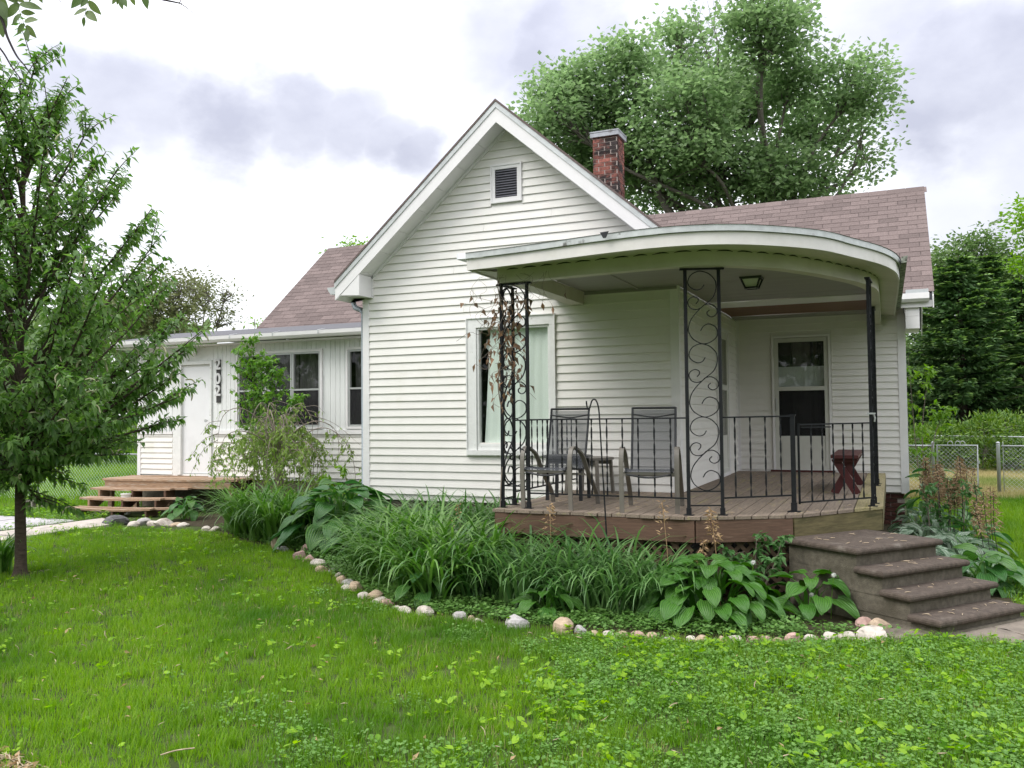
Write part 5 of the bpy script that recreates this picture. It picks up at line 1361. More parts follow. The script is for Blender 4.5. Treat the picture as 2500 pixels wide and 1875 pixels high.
# ---------------------------------------------------------------- the young bird cherry at the left
def bird_cherry():
    r = np.random.default_rng(11); random.seed(11)
    base = np.array((-2.04, -3.80, 0.0))
    t = thing('cherry_tree', 'young cherry tree with cream flower tassels and slender trunk at the left of the lawn', 'tree', tuple(base))
    q = MB(); tk = crom([base + (0.0, 0, -.02), base + (.01, 0, .25), base + (-.01, .0, .9), base + (-.03, .02, 1.6), base + (-.06, .02, 2.6), base + (-.08, .05, 3.8), base + (-.06, .02, 4.8), base + (-.1, 0, 5.6)], 5)
    k = len(tk); q.tube(tk, [.062 * (1 - i / (k - 1)) ** .8 + .006 + (.045, .022, .010, .004)[i] if i < 4 else .062 * (1 - i / (k - 1)) ** .8 + .006 for i in range(k)], 10, False)
    LP, LD, RP, RD = [], [], [], []
    nb = 124
    for b in range(nb):
        ze = .95 + 4.85 * (b / nb) ** 1.08 + r.uniform(-.12, .12); a = b * 2.39996 + r.uniform(-.3, .3)
        reach = np.interp(ze, [1.0, 1.3, 1.75, 2.2, 3.0, 3.8, 4.4, 4.9, 5.4, 5.9, 6.4], [.3, .9, 1.9, 2.0, 1.85, 1.62, 1.42, 1.1, .8, .45, .12]) * (r.uniform(.86, 1.08) if b % 2 == 0 else r.uniform(.35, .9))
        slope = np.interp(ze, [1.0, 1.6, 2.4, 3.6, 5.0, 6.4], [-.1, .35, .8, 1.25, 1.7, 2.2]); z0 = max(.98 + .25 * r.random(), ze - reach * slope); rise = ze - z0
        p0 = np.array(min(tk, key=lambda p: abs(p[2] - z0))); p0[2] = z0
        d = np.array((math.cos(a), math.sin(a), 0)); e = p0 + d * reach + np.array((0, 0, rise)); m1 = p0 + d * reach * .35 + np.array((0, 0, rise * .36 + .06)); m2 = p0 + d * reach * .72 + np.array((0, 0, rise * .70 + .05))
        pts = crom([p0, m1, m2, e], 7); n = len(pts); q.tube(pts, [.022 * (1 - i / n) * (.5 + reach * .3) + .0035 for i in range(n)], 5, False)
        subs = [(pts, .18)]
        for s in range(int(4 + reach * 4.2)):
            i = r.integers(int(n * .2), n - 2); o = pts[i]; tan = pts[i + 1] - pts[i]; tan = tan / np.linalg.norm(tan)
            sd_ = np.cross(tan, (0, 0, 1)) * (1 if s % 2 else -1); sd_ /= np.linalg.norm(sd_) + 1e-6
            ln = r.uniform(.25, .72) * (1 - .35 * i / n); e2 = o + (tan * .75 + sd_ * .6 + np.array((0, 0, r.uniform(-.1, .35)))) * ln
            sp_ = crom([o, (o + e2) / 2 + np.array((0, 0, .02)), e2], 5); q.tube(sp_, [.006 * (1 - j / len(sp_)) + .0018 for j in range(len(sp_))], 4, False); subs.append((sp_, 0.0))
        for sp_, f0 in subs:
            sp_ = np.array(sp_); L_ = np.linalg.norm(np.diff(sp_, axis=0), axis=1).sum(); m = int(L_ * (1 - f0) / .023) + 3
            tt = np.linspace(f0, 1, m); ii = np.minimum((tt * (len(sp_) - 1)).astype(int), len(sp_) - 2); fr = tt * (len(sp_) - 1) - ii
            pp = sp_[ii] * (1 - fr[:, None]) + sp_[ii + 1] * fr[:, None]; tg = sp_[ii + 1] - sp_[ii]; tg /= np.linalg.norm(tg, axis=1, keepdims=True)
            out = r.normal(size=(m, 3)); out -= tg * (out * tg).sum(1, keepdims=True); out /= np.linalg.norm(out, axis=1, keepdims=True)
            LP.append(pp); LD.append(tg * .45 + out * .85 + np.array((0, 0, -.5)) + r.normal(size=(m, 3)) * .2)
            if r.random() < .30 and z0 < 4.6: RP.append(sp_[-1] * .6 + sp_[len(sp_) // 2] * .4); RD.append(np.array((r.normal() * .5, r.normal() * .5, r.uniform(-.7, .4))))
    P_, D_ = np.concatenate(LP), np.concatenate(LD); n = len(P_)
    V, F = leaves_np(P_, D_, r.uniform(.08, .135, n), r.uniform(.034, .052, n), .35, .25, .5, r)
    part('trunk', q, 'bark', t, smooth=True); link('crown', np_mesh('crown', V, F, 'cherry'), t)
    tm = []
    for i in range(4):
        rq = MB(); c = crom([(0, 0, 0), (0, .06, .004), (.012 * (i - 1.5), .115, -.03 - .006 * i)], 4); rq.tube(c, [.004] + [.0085] * (len(c) - 2) + [.003], 5); tm.append(rq.mesh('flower_tassel', 'raceme', True))
    for i, (p, d) in enumerate(zip(RP, RD)):
        link('flower_tassel', tm[i % 4], t, mtx=Matrix.Translation(Vector(p)) @ Vector(d).to_track_quat('Y', 'Z').to_matrix().to_4x4() @ Matrix.Diagonal((1, 1, 1, 1)) @ Matrix.Scale(r.uniform(.8, 1.25), 4))
    return n


bird_cherry()

# overhanging bough of a tree that stands outside the picture
def overhang():
    random.seed(5)
    t = thing('overhanging_branch', 'ash bough with drooping leaflets reaching in at the upper left corner', 'branch', tuple(at_depth(-420, -150, 4.5)))
    def W(u, v, d=4.5): return at_depth(u, v, d)
    q = MB()
    q.tube(crom([W(-420, -190), W(-150, -95), W(60, -60), W(250, -45), W(380, -10), W(440, 8), W(480, 40)], 6), [.018, .017, .016, .015, .014, .013] * 5 + [.012] * 6 + [.002], 6) if False else None
    def br(pts, r0, r1):
        c = crom([W(*p) for p in pts], 6); k = len(c); q.tube(c, [r0 + (r1 - r0) * i / (k - 1) for i in range(k)], 6)
    br([(-420, -190), (-150, -100), (60, -70), (250, -45), (370, -8), (440, 8)], .016, .0035); br([(436, 7), (455, 18), (480, 40)], .003, .0012); br([(438, 8), (446, -10)], .003, .001); br([(442, 8), (455, 6)], .002, .001)
    br([(-420, -190), (-200, -60), (-60, -20), (0, 40), (18, 90), (40, 135), (60, 160), (80, 188)], .012, .002); br([(58, 157), (75, 160), (102, 172)], .002, .001)
    br([(-200, -60), (-60, 60), (0, 118), (30, 165), (64, 210)], .008, .002); br([(46, 188), (50, 205), (51, 225)], .0016, .001); br([(120, -55), (140, -10), (150, 8)], .002, .001)
    part('branch', q, 'darktwig', t, smooth=True)
    lm = MB(); n = 5; V = []
    for i in range(n + 1):
        s = i / n; w = .26 * math.sin(math.pi * min(1, s * .93 + .05)) ** .8 * (1.15 - .5 * s); z = -.10 * s * s
        V += [(-w, s, z + w * .22), (0, s, z), (w, s, z + w * .22)]
    lm.add(V, [(3 * i + j, 3 * i + j + 1, 3 * i + j + 4, 3 * i + j + 3) for i in range(n) for j in (0, 1)]); me = lm.mesh('leaflet', 'ash', True)

    def leaflet(u, v, u2, v2, d=4.5):
        a, b = W(u, v, d), W(u2, v2, d + random.uniform(-.03, .03)); y = Vector(b - a); L_ = y.length; y.normalize()
        view = Vector(-CF) + Vector((random.uniform(-.5, .5), random.uniform(-.5, .5), random.uniform(-.2, .5))); z = (view - y * view.dot(y)).normalized(); x = y.cross(z)
        m = Matrix(((x.x, y.x, z.x, a[0]), (x.y, y.y, z.y, a[1]), (x.z, y.z, z.z, a[2]), (0, 0, 0, 1))) @ Matrix.Diagonal((L_, L_, L_, 1))
        link('leaflet', me, t, mtx=m)
    # (stalk points, then paired leaflets along each)
    for st, lf in (([(45, -60), (42, 0), (52, 40), (66, 75)], [(48, 10, 102, 19), (48, 10, 12, 42), (52, 30, 86, 32), (52, 34, 27, 60), (60, 52, 90, 46), (60, 58, 40, 84), (64, 62, 87, 92), (66, 72, 66, 100)]),
                   ([(215, -50), (214, 5), (206, 40)], [(210, -18, 172, 18), (214, -2, 196, 16), (216, 2, 246, 36), (212, 22, 178, 35), (211, 28, 235, 50), (206, 42, 203, 66)]),
                   ([(290, -50), (292, -10), (296, 4)], [(290, -14, 272, 10), (292, -8, 284, 12), (294, -4, 298, 22), (296, -8, 309, 15)]),
                   ([(312, -40), (320, -15)], [(318, -12, 330, 14)]), ([(350, -45), (356, -15)], [(352, -16, 359, 21)]),
                   ([(-20, -60), (-4, -10), (8, 10)], [(-10, -14, 20, 24), (0, 4, 14, 48), (-4, 20, 6, 88), (8, -30, 40, 8), (-15, 10, -8, 60), (20, -20, 60, 6)]),
                   ([(90, -60), (88, -20)], [(88, -22, 103, 6), (88, -25, 70, 2)])):
        q2 = MB(); c = crom([W(*p) for p in st], 4); q2.tube(c, .0013, 5); part('leaf_stalk', q2, 'ash', t)
        for l in lf: leaflet(*l)


overhang()

# ---------------------------------------------------------------- big maple behind the house, far trees, spruces
LB = [(1180, 245, 55, 68), (1245, 210, 70, 75), (1345, 165, 62, 78), (1330, 310, 95, 95), (1462, 120, 44, 85), (1480, 265, 100, 105), (1645, 60, 78, 85), (1600, 205, 95, 95), (1710, 150, 50, 70), (1850, 185, 58, 66), (1770, 270, 90, 70), (1560, 370, 110, 80), (1420, 405, 85, 60), (1700, 375, 95, 70), (1235, 340, 70, 60)]
LB2 = [(1870, 320, 34, 70), (1800, 400, 70, 40), (1865, 250, 34, 46)]
random.seed(3)
lobes = [px_lobe(a, b, c * 1.08, d * 1.06, 26 + random.uniform(-2.0, 2.0)) for a, b, c, d in LB] + [px_lobe(a, b, c, d, 26 + random.uniform(-1, 1), w=c * d * .35) for a, b, c, d in LB2]
mb_ = at_depth(1650 * 1.1302, 460 * 1.1302, 26); mb_[2] = 0
def W2(u, v, d=26): return at_depth(u * 1.1302, v * 1.1302, d)
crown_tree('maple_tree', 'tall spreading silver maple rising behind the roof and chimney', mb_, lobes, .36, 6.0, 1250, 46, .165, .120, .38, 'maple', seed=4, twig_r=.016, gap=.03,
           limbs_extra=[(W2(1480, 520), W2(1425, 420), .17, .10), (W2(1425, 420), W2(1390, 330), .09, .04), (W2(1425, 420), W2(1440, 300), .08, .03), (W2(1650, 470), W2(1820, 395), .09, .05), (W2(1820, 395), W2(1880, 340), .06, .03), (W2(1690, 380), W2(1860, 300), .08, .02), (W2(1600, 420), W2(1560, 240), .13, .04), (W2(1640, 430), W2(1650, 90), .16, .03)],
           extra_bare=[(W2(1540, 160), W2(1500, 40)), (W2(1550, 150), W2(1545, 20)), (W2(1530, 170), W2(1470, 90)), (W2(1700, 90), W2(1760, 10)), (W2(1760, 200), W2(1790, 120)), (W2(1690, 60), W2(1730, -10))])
b = at_depth(2120 * 1.1302, 950 * 1.1302, 44); b[2] = 0
crown_tree('broadleaf_tree', 'round topped leafy tree standing behind the spruces', b, [px_lobe(2105, 560, 70, 65, 44), (px_lobe(2050, 585, 55, 65, 44)), px_lobe(2170, 600, 60, 60, 43), px_lobe(2200, 680, 70, 90, 43), px_lobe(2230, 760, 80, 100, 42), px_lobe(2040, 690, 50, 70, 44), px_lobe(2130, 680, 80, 80, 44), px_lobe(2010, 640, 40, 60, 45), px_lobe(2020, 760, 50, 80, 45), px_lobe(2120, 790, 90, 80, 44)], .3, 4.0, 640, 44, .24, .15, .55, 'fartree', seed=6)
b = at_depth(2290 * 1.1302, 950 * 1.1302, 38); b[2] = 0
crown_tree('broadleaf_tree', 'pale leafy tree cut off by the right edge of the picture', b, [px_lobe(2235, 470, 36, 50, 38), px_lobe(2225, 540, 30, 45, 38), px_lobe(2290, 480, 60, 90, 38), px_lobe(2270, 620, 60, 80, 38)], .25, 4.0, 140, 40, .22, .12, .45, 'lime', seed=8)
b = at_depth(330 * 1.1302, 960 * 1.1302, 34); b[2] = 0
crown_tree('broadleaf_tree', 'olive green tree with dark limbs behind the young cherry', b, [px_lobe(330, 620, 55, 45, 34), px_lobe(390, 640, 55, 50, 34), px_lobe(300, 680, 60, 50, 34), px_lobe(370, 700, 75, 50, 34), px_lobe(240, 700, 70, 70, 34)], .25, 3.4, 240, 32, .17, .09, .42, 'olive', seed=9, gap=.05)
b = at_depth(430 * 1.1302, 960 * 1.1302, 36); b[2] = 0
crown_tree('broadleaf_tree', 'thin airy tree with bare looking twigs above the left gutter', b, [px_lobe(445, 640, 45, 40, 36), px_lobe(480, 680, 35, 30, 36), px_lobe(420, 620, 40, 30, 36), px_lobe(490, 640, 25, 25, 36)], .16, 3.6, 170, 9, .15, .07, .35, 'olive', seed=10, twig_r=.022)
b = at_depth(760 * 1.1302, 960 * 1.1302, 48); b[2] = 0
crown_tree('broadleaf_tree', 'distant tree with only its top showing over the left roof ridge', b, [px_lobe(762, 530, 26, 14, 48), px_lobe(750, 560, 40, 30, 48), px_lobe(800, 560, 50, 30, 48)], .2, 5.0, 45, 20, .26, .13, .35, 'lime', seed=12, gap=.1)
b = at_depth(552 * 1.1302, 960 * 1.1302, 46); b[2] = 0
crown_tree('broadleaf_tree', 'small distant tree top beside the left end of the shingle roof', b, [px_lobe(550, 700, 16, 18, 46), px_lobe(570, 740, 40, 40, 46)], .15, 3.6, 22, 18, .22, .11, .3, 'lime', seed=13)


def spruce(label, base, H, R, seed, z_low=1.2):
    r = np.random.default_rng(seed); random.seed(seed); base = np.array(base, float); t = thing('spruce_tree', label, 'tree', tuple(base), 'spruces beyond the fence')
    q = MB(); q.tube([base, base + (0, 0, H * .5), base + (0, 0, H)], [.20, .12, .01], 8, False); dark, tips = [], []
    z = z_low
    while z < H - .1:
        f = (z - z_low) / (H - z_low); rr = R * (1 - f) ** .75 * (.93 + .12 * math.sin(z * 5)) + .1; nb = int(12 + 9 * (1 - f))
        for b in range(nb):
            a = r.uniform(0, 6.283); L = rr * r.uniform(.78, 1.12); d = np.array((math.cos(a), math.sin(a), 0)); sag = -.10 * L + .12 * f * L
            p0 = base + (0, 0, z + r.uniform(-.05, .05)); e = p0 + d * L + np.array((0, 0, sag)); c = np.array(crom([p0, p0 + d * L * .5 + np.array((0, 0, sag * .9)), e + np.array((0, 0, .10 * L))], 5))
            q.tube(c, [.022 * (1 - i / len(c)) + .004 for i in range(len(c))], 3, False)
            m = int(L / .034) + 3; tt = r.uniform(.10, 1, m); ii = np.minimum((tt * (len(c) - 1)).astype(int), len(c) - 2); fr = (tt * (len(c) - 1) - ii)[:, None]
            pp = c[ii] * (1 - fr) + c[ii + 1] * fr; sd_ = np.cross(d, (0, 0, 1)); s = r.choice((-1, 1), m)[:, None]
            D_ = d * .7 + sd_ * s * r.uniform(.3, 1.1, (m, 1)) + np.array((0, 0, 1)) * r.uniform(-.14, .08, (m, 1)); L2 = r.uniform(.20, .42, m) * (.75 + .45 * (1 - tt)) * (1.0 + .2 * (1 - f))
            dark += [quads_np(pp, D_, L2, .10, .22, r), quads_np(pp + np.array((0, 0, -.035)), D_ + r.normal(size=(m, 3)) * .25 + np.array((0, 0, -.12)), L2 * .9, .09, .5, r)]
            k = tt > .55
            if k.any(): tips.append(quads_np(pp[k] + D_[k] * L2[k][:, None] * .40 + np.array((0, 0, .035)), D_[k] + np.array((0, 0, .03)), .22, .09, .3, r))
        z += .46 - .18 * f + .06 * r.random()
    n = 2600; zz = r.uniform(z_low, H * .9, n); aa = r.uniform(0, 6.283, n); ri = R * .55 * (1 - (zz - z_low) / (H - z_low)) ** .8 * r.uniform(.1, 1, n) ** .5
    dark.append(quads_np(np.c_[base[0] + ri * np.cos(aa), base[1] + ri * np.sin(aa), zz], np.c_[np.cos(aa), np.sin(aa), r.normal(-.2, .3, n)], .30, .11, .6, r))
    part('trunk', q, 'bark', t); V, F = cat_np(dark); link('crown', np_mesh('crown', V, F, 'spruce'), t); V, F = cat_np(tips); link('new_growth', np_mesh('new_growth', V, F, 'sprucetip'), t)


b = at_depth(2080 * 1.1302, 900 * 1.1302, 31); b[2] = 0
spruce('dark broad spruce right of the house corner, nearer of the two', b, 7.4, 3.7, 21, .9)
b = at_depth(2215 * 1.1302, 900 * 1.1302, 33); b[2] = 0
spruce('dark spruce half cut off by the right edge of the picture', b, 7.0, 3.6, 22, .9)
b = at_depth(2140 * 1.1302, 900 * 1.1302, 36); b[2] = 0
spruce('tall narrow spruce showing between the two broad spruces', b, 8.4, 3.2, 23)

# yew bushes behind the far fence, neighbouring greenery at the left
HB = [(1985, 915, 26, 30), (2030, 908, 34, 32), (2080, 905, 36, 36), (2125, 895, 40, 40), (2175, 890, 42, 45), (2225, 900, 45, 50), (2200, 945, 50, 50), (2270, 920, 50, 60)]
for i, (u, v, ru, rv) in enumerate(HB):
    d = 24.5 + (i % 3) * 1.2; c, rd_, w = px_lobe(u, v + 34, ru, rv * .75 * (.8 + .4 * ((i * .618) % 1)), d, .9); c[2] = max(c[2], rd_[2] * .9)
    leaf_bush('yew_bush', f"yellow green yew bush, {ORD[i]} from the left behind the far fence", (c[0], c[1], 0), [(c, rd_), (c * np.array((1, 1, .5)) + np.array((0, -.3, 0)), rd_ * np.array((1.1, 1, .8)))], 1500, .16, .05, 'hedge', group='yew bushes behind the far fence', seed=40 + i)
for i, (x, y, h, w, m_, lab) in enumerate(((-24, 22, 3.6, 3.2, 'fartree', 'leafy bush far behind the cherry trunk'), (-19.5, 16, 2.6, 2.2, 'lime', 'bright green bush behind the left fence'), (-29, 26, 4.5, 3.5, 'olive', 'tall olive bush at the far left behind the fence'), (-11.8, 9.0, 1.7, 1.0, 'hostadark', 'dark low bush right behind the chain link by the house'), (-15.5, 19, 2.8, 1.9, 'fartree', 'green bush hiding the teal shed'), (-23, 14, 2.3, 2.0, 'lime', 'pale bush at the left edge behind the fence'), (-34, 20, 4.0, 3.5, 'fartree', 'wide bush beyond the left edge of the lawn'))):
    leaf_bush('garden_bush', lab, (x, y, 0), [((x, y, h * .5), (w, w * .8, h * .52)), ((x + w * .5, y - .5, h * .4), (w * .7, w * .6, h * .4))], 2600, .22, .12, m_ if m_ != 'hostadark' else 'shrub', group='bushes beyond the left fence', seed=60 + i, clump=.2)
# far wood closing the horizon
def far_wood():
    r = np.random.default_rng(77); P_, n = [], 26000
    a = r.uniform(-1.05, 1.35, n) ; rad_ = r.uniform(62, 80, n); h = 7 + 2.2 * np.sin(a * 9) + 1.4 * np.sin(a * 23 + 1) + 1.0 * np.sin(a * 51)
    x, y = CAM[0] + rad_ * np.sin(-a), CAM[1] + rad_ * np.cos(a); z = h * r.uniform(0, 1, n) ** .75
    V, F = quads_np(np.c_[x, y, z], unit(n, r), r.uniform(.7, 1.4, n), r.uniform(.5, .9, n), 1.0, r)
    props(link('far_wood', np_mesh('far_wood', V, F, 'fartree')), 'band of leafy woodland closing the view far behind the gardens', 'woodland', kind='stuff')


far_wood()


def added_shade_trees():  # unseen tree row, added behind the camera to keep low skylight off the porch
    r = np.random.default_rng(78); n = 16000; a = r.uniform(1.9, 4.5, n); rad_ = r.uniform(26, 34, n); h = 11 + 3.0 * np.sin(a * 7) + 1.6 * np.sin(a * 19 + 1)
    x, y = CAM[0] + rad_ * np.sin(-a), CAM[1] + rad_ * np.cos(a); z = h * r.uniform(0, 1, n) ** .8
    V, F = quads_np(np.c_[x, y, z], unit(n, r), r.uniform(.6, 1.1, n), r.uniform(.5, .8, n), 1.0, r)
    props(link('added_shade_trees', np_mesh('added_shade_trees', V, F, 'fartree')), 'unseen leafy trees added behind the camera to darken the porch', 'woodland', kind='stuff')


added_shade_trees()

# ---------------------------------------------------------------- weeping tree, sapling, small plants at the left wing
def weeping():
    r = np.random.default_rng(31); random.seed(31); base = np.array((-2.0, .62, 0)); t = thing('weeping_tree', 'small weeping tree with arching grey twigs before the left windows', 'tree', tuple(base))
    q = MB(); q.tube(crom([base, base + (.0, 0, .45), base + (-.03, 0, .95), base + (-.05, 0, 1.08)], 4), [.085] + [.068] * 11 + [.075], 9, False); top = base + np.array((-.05, 0, 1.05)); LP, LD = [], []
    for b in range(34):
        a = r.uniform(0, 6.283); R = r.uniform(.35, 1.5); hz = r.uniform(.15, .95) * (1 if b > 8 else 1.1); d = np.array((math.cos(a), math.sin(a) * .8, 0))
        apex = top + d * R * .62 + np.array((0, 0, hz)); end = top + d * R + np.array((0, 0, hz - r.uniform(.5, 1.3))); end[2] = max(end[2], .55)
        c = crom([top, top + d * R * .25 + np.array((0, 0, hz * .7)), apex, (apex + end) / 2 + d * .14 + np.array((0, 0, .16)), end], 5); n = len(c); q.tube(c, [.010 * (1 - i / n) + .002 for i in range(n)], 4, False)
        for s in range(7):
            i = r.integers(n // 4, n - 1); o = c[i]; e2 = o + np.array((r.normal() * .26, r.normal() * .2, -r.uniform(.05, .5))); e2[2] = max(e2[2], .5); c2_ = crom([o, o + (e2 - o) * .4 + d * .08 + np.array((0, 0, .05)), e2], 5); q.tube(c2_, [.004 * (1 - j / len(c2_)) + .0015 for j in range(len(c2_))], 3, False)
            dens = .022 if o[2] < 1.65 else .10
            for p in c2_[2:]:
                for _ in range(int(r.uniform(.06, .11) / dens) + (r.random() < .3)): LP.append(p + r.normal(size=3) * .015); LD.append(np.array((r.normal() * .6, r.normal() * .6, -.8)))
    part('trunk', q, 'twig', t, smooth=True); V, F = leaves_np(np.array(LP), np.array(LD), r.uniform(.05, .09, len(LP)), .024, .2, .1, .6, r); link('crown', np_mesh('crown', V, F, 'weep'), t)


weeping()


def sapling(name, label, stems, n_leaf, leaf, wid, m_, cat, seed, spread=.2):
    r = np.random.default_rng(seed); random.seed(seed); t = thing(name, label, cat, (stems[0][0][0], stems[0][0][1], 0)); q = MB(); LP, LD = [], []
    for st in stems:
        c = crom(st, 6); n = len(c); q.tube(c, [.010 * (1 - i / n) + .002 for i in range(n)], 5, False); c = np.array(c)
        for b in range(n_leaf // 9 // len(stems)):
            i = r.integers(n // 3, n); o = c[i]; a = r.uniform(0, 6.283); ln = r.uniform(.4, 1.0) * spread * (1.25 - .8 * i / n); e = o + np.array((math.cos(a) * ln, math.sin(a) * ln * .8, ln * .55)); s = crom([o, (o + e) / 2 + np.array((0, 0, .02)), e], 4); q.tube(s, .0016, 3, False)
            for j in range(9): p = np.array(s[r.integers(1, len(s))]); LP.append(p); LD.append(np.array((math.cos(a), math.sin(a), 0)) * .6 + r.normal(size=3) * .6 + np.array((0, 0, -.2)))
    part('stem', q, 'twig', t); V, F = leaves_np(np.array(LP), np.array(LD), r.uniform(leaf * .7, leaf * 1.2, len(LP)), wid, .25, .2, .5, r); link('foliage', np_mesh('foliage', V, F, m_), t)


sapling('sapling', 'fresh green sapling growing up in front of the left windows', [[(-3.23, 1.6, 0), (-3.28, 1.6, .9), (-3.33, 1.6, 1.8), (-3.38, 1.6, 2.6), (-3.40, 1.6, 3.15)], [(-3.18, 1.6, 0), (-3.08, 1.6, 1.0), (-2.93, 1.6, 1.9), (-2.83, 1.6, 2.5)], [(-3.23, 1.65, 0), (-3.38, 1.65, 1.2), (-3.63, 1.7, 2.1), (-3.78, 1.7, 2.9)], [(-3.18, 1.6, 0), (-3.13, 1.6, 1.1), (-3.13, 1.55, 2.1), (-3.08, 1.6, 2.75)], [(-3.18, 1.6, 0), (-2.98, 1.6, .9), (-2.68, 1.6, 1.6), (-2.38, 1.55, 2.05)]], 3600, .085, .048, 'saplingleaf', 'sapling', 51, .46)
sapling('young_plant', 'yellow green leafy plant by the foot of the downspout', [[(-.55, .5, 0), (-.6, .5, .6), (-.7, .5, .95)], [(-.5, .5, 0), (-.35, .5, .55), (-.25, .45, .85)], [(-.6, .5, 0), (-.9, .5, .6), (-1.1, .5, .8)]], 240, .11, .05, 'lime', 'plant', 52, .25)
sapling('sapling', 'bright green twiggy sapling at the right corner of the house', [[(7.45, 7.0, 0), (7.4, 7.0, 1.2), (7.45, 7.0, 1.9), (7.55, 6.9, 2.5)], [(7.4, 7.0, 0), (7.3, 7.1, 1.0), (7.25, 7.1, 1.9), (7.2, 7.0, 2.8)], [(7.4, 7.0, 0), (7.6, 7.0, 1.3), (7.8, 6.9, 1.8)]], 420, .12, .06, 'lime', 'sapling', 53, .35)
sapling('small_shrub', 'small mid green shrub against the lattice left of the concrete steps', [[(5.72, -2.15, 0), (5.70, -2.2, .35), (5.72, -2.25, .62)], [(5.7, -2.15, 0), (5.86, -2.2, .35), (5.95, -2.3, .6)], [(5.7, -2.15, 0), (5.52, -2.25, .3), (5.45, -2.35, .5)], [(5.72, -2.2, 0), (5.8, -2.35, .3), (5.88, -2.5, .45)], [(5.72, -2.2, 0), (5.62, -2.4, .3), (5.65, -2.55, .42)]], 380, .075, .042, 'shrub', 'shrub', 54, .2)

# ---------------------------------------------------------------- hostas: every leaf is a part
def hosta_leaf(L, W, m_, droop, cup, seed, stalk=.9):
    r = np.random.default_rng(seed); nl, nw = 9, 8; V, UV = [], []
    for i in range(nl + 1):
        s = i / nl; w = W * .5 * (math.sin(math.pi * min(1, .10 + s * .90)) ** .62) * (1.12 - .42 * s) if i < nl else .004
        a = droop * (s ** 1.4); y = L * (math.sin(a) / a if a > .01 else 1) * s; z = -L * s * (1 - math.cos(a)) / (a if a > .01 else 1)
        for j in range(nw + 1):
            t = j / nw * 2 - 1; back = .10 * L * (t * t) * (1 - s) ** 3
            V.append((t * w, y - back, z + cup * abs(t) * w + .012 * math.sin(j * 2.1 + i * .8) * (abs(t)) + r.normal() * .0015)); UV.append((j / nw, s))
    F = [(i * (nw + 1) + j, i * (nw + 1) + j + 1, (i + 1) * (nw + 1) + j + 1, (i + 1) * (nw + 1) + j) for i in range(nl) for j in range(nw)]
    n0 = len(V); st = [(0, 0, 0), (0, -.22 * stalk * L, -.10 * L), (0, -.5 * stalk * L, -.42 * L), (0, -.62 * stalk * L, -.95 * L)]
    for i, p in enumerate(st):
        for q_ in ((-.011, 0), (.011, 0)): V.append((p[0] + q_[0] * (1 + i * .3), p[1], p[2])); UV.append((.08, .5))
    F += [(n0 + 2 * i, n0 + 2 * i + 1, n0 + 2 * i + 3, n0 + 2 * i + 2) for i in range(3)]
    return np_mesh('leaf', np.array(V), np.array(F), m_, True, np.array(UV))


HM = {}
for key, m_, L, W in (('green', 'hosta', .23, .175), ('dark', 'hostadark', .33, .22), ('var', 'hostavar', .22, .13)):
    HM[key] = [hosta_leaf(L, W, m_, dr, cu, 5 + i) for i, (dr, cu) in enumerate(((.35, .22), (.7, .15), (1.1, .20), (.5, .32)))]


def hosta(label, c, R, Hh, n, key, seed, sc=1.0, squash=1.0, rings=(.30, .62, .98)):
    r = np.random.default_rng(seed); t = thing('hosta_plant', label, 'hosta', (c[0], c[1], 0), 'hostas in the flower bed')
    for i in range(n):
        f = (i + .5) / n; a = i * 2.39996 + r.uniform(-.25, .25); k = f ** .5; rr = R * k * r.uniform(.86, 1.05); z = Hh * (1 - .72 * k ** 2.2) * r.uniform(.9, 1.08)
        tilt = .40 - .80 * k + r.uniform(-.22, .22); s = sc * r.uniform(.8, 1.15) * (.8 + .25 * k)
        p = Vector((c[0] + math.cos(a) * rr * .72, c[1] + math.sin(a) * rr * .72 * squash, max(z, .05)))
        m = Matrix.Translation(p) @ Matrix.Rotation(a - math.pi / 2 + r.uniform(-.3, .3), 4, 'Z') @ Matrix.Rotation(tilt, 4, 'X') @ Matrix.Rotation(r.uniform(-.3, .3), 4, 'Y') @ Matrix.Diagonal((s, s, s, 1))
        link('leaf', HM[key][r.integers(0, 4)], t, mtx=m)


hosta('largest light green ribbed hosta in front, left of the concrete steps', (5.38, -2.86), .80, .47, 80, 'green', 1, 1.0)
hosta('light green hosta sprawling against the side of the concrete steps', (6.20, -2.50), .42, .36, 18, 'green', 2, 1.0)
hosta('small light green hosta alone among the grass in front of the deck', (4.10, -3.38), .30, .26, 13, 'green', 3, .85)
hosta('dark green hosta with few leaves between the strap leaved clumps', (2.80, -3.22), .34, .32, 12, 'dark', 4, .72)
hosta('pale hosta hidden in the tall grass before the middle of the deck', (3.72, -2.78), .26, .42, 10, 'green', 5, .8)
hosta('pale hosta leaves showing under the lattice by the dried stalk', (5.05, -2.52), .34, .42, 14, 'green', 6, 1.0)
hosta('large blue green hosta at the front left corner of the gable wall', (.10, -.72), 1.02, .84, 64, 'dark', 7, 1.15, .75)
hosta('small hosta beside the wooden steps', (-4.45, 1.15), .34, .40, 16, 'dark', 8, .72)
hosta('blue green hosta leaning over the stones left of the strap leaved clumps', (.75, -1.25), .45, .40, 14, 'dark', 9, .95)
hosta('tall dark hosta against the right corner of the house', (7.45, 3.9), .5, .85, 22, 'dark', 10, .95)
hosta('white striped hosta spreading along the right side of the house', (7.22, 1.3), .55, .34, 40, 'var', 11, 1.25)
hosta('white striped hosta filling the ground under the dried stalks', (7.55, .55), .58, .34, 38, 'var', 12, 1.2)
hosta('white striped hosta by the back of the concrete steps', (7.15, -.1), .50, .34, 30, 'var', 13, 1.2)
hosta('striped hosta below the house corner bricks', (7.25, 2.75), .5, .42, 26, 'var', 14, 1.05)
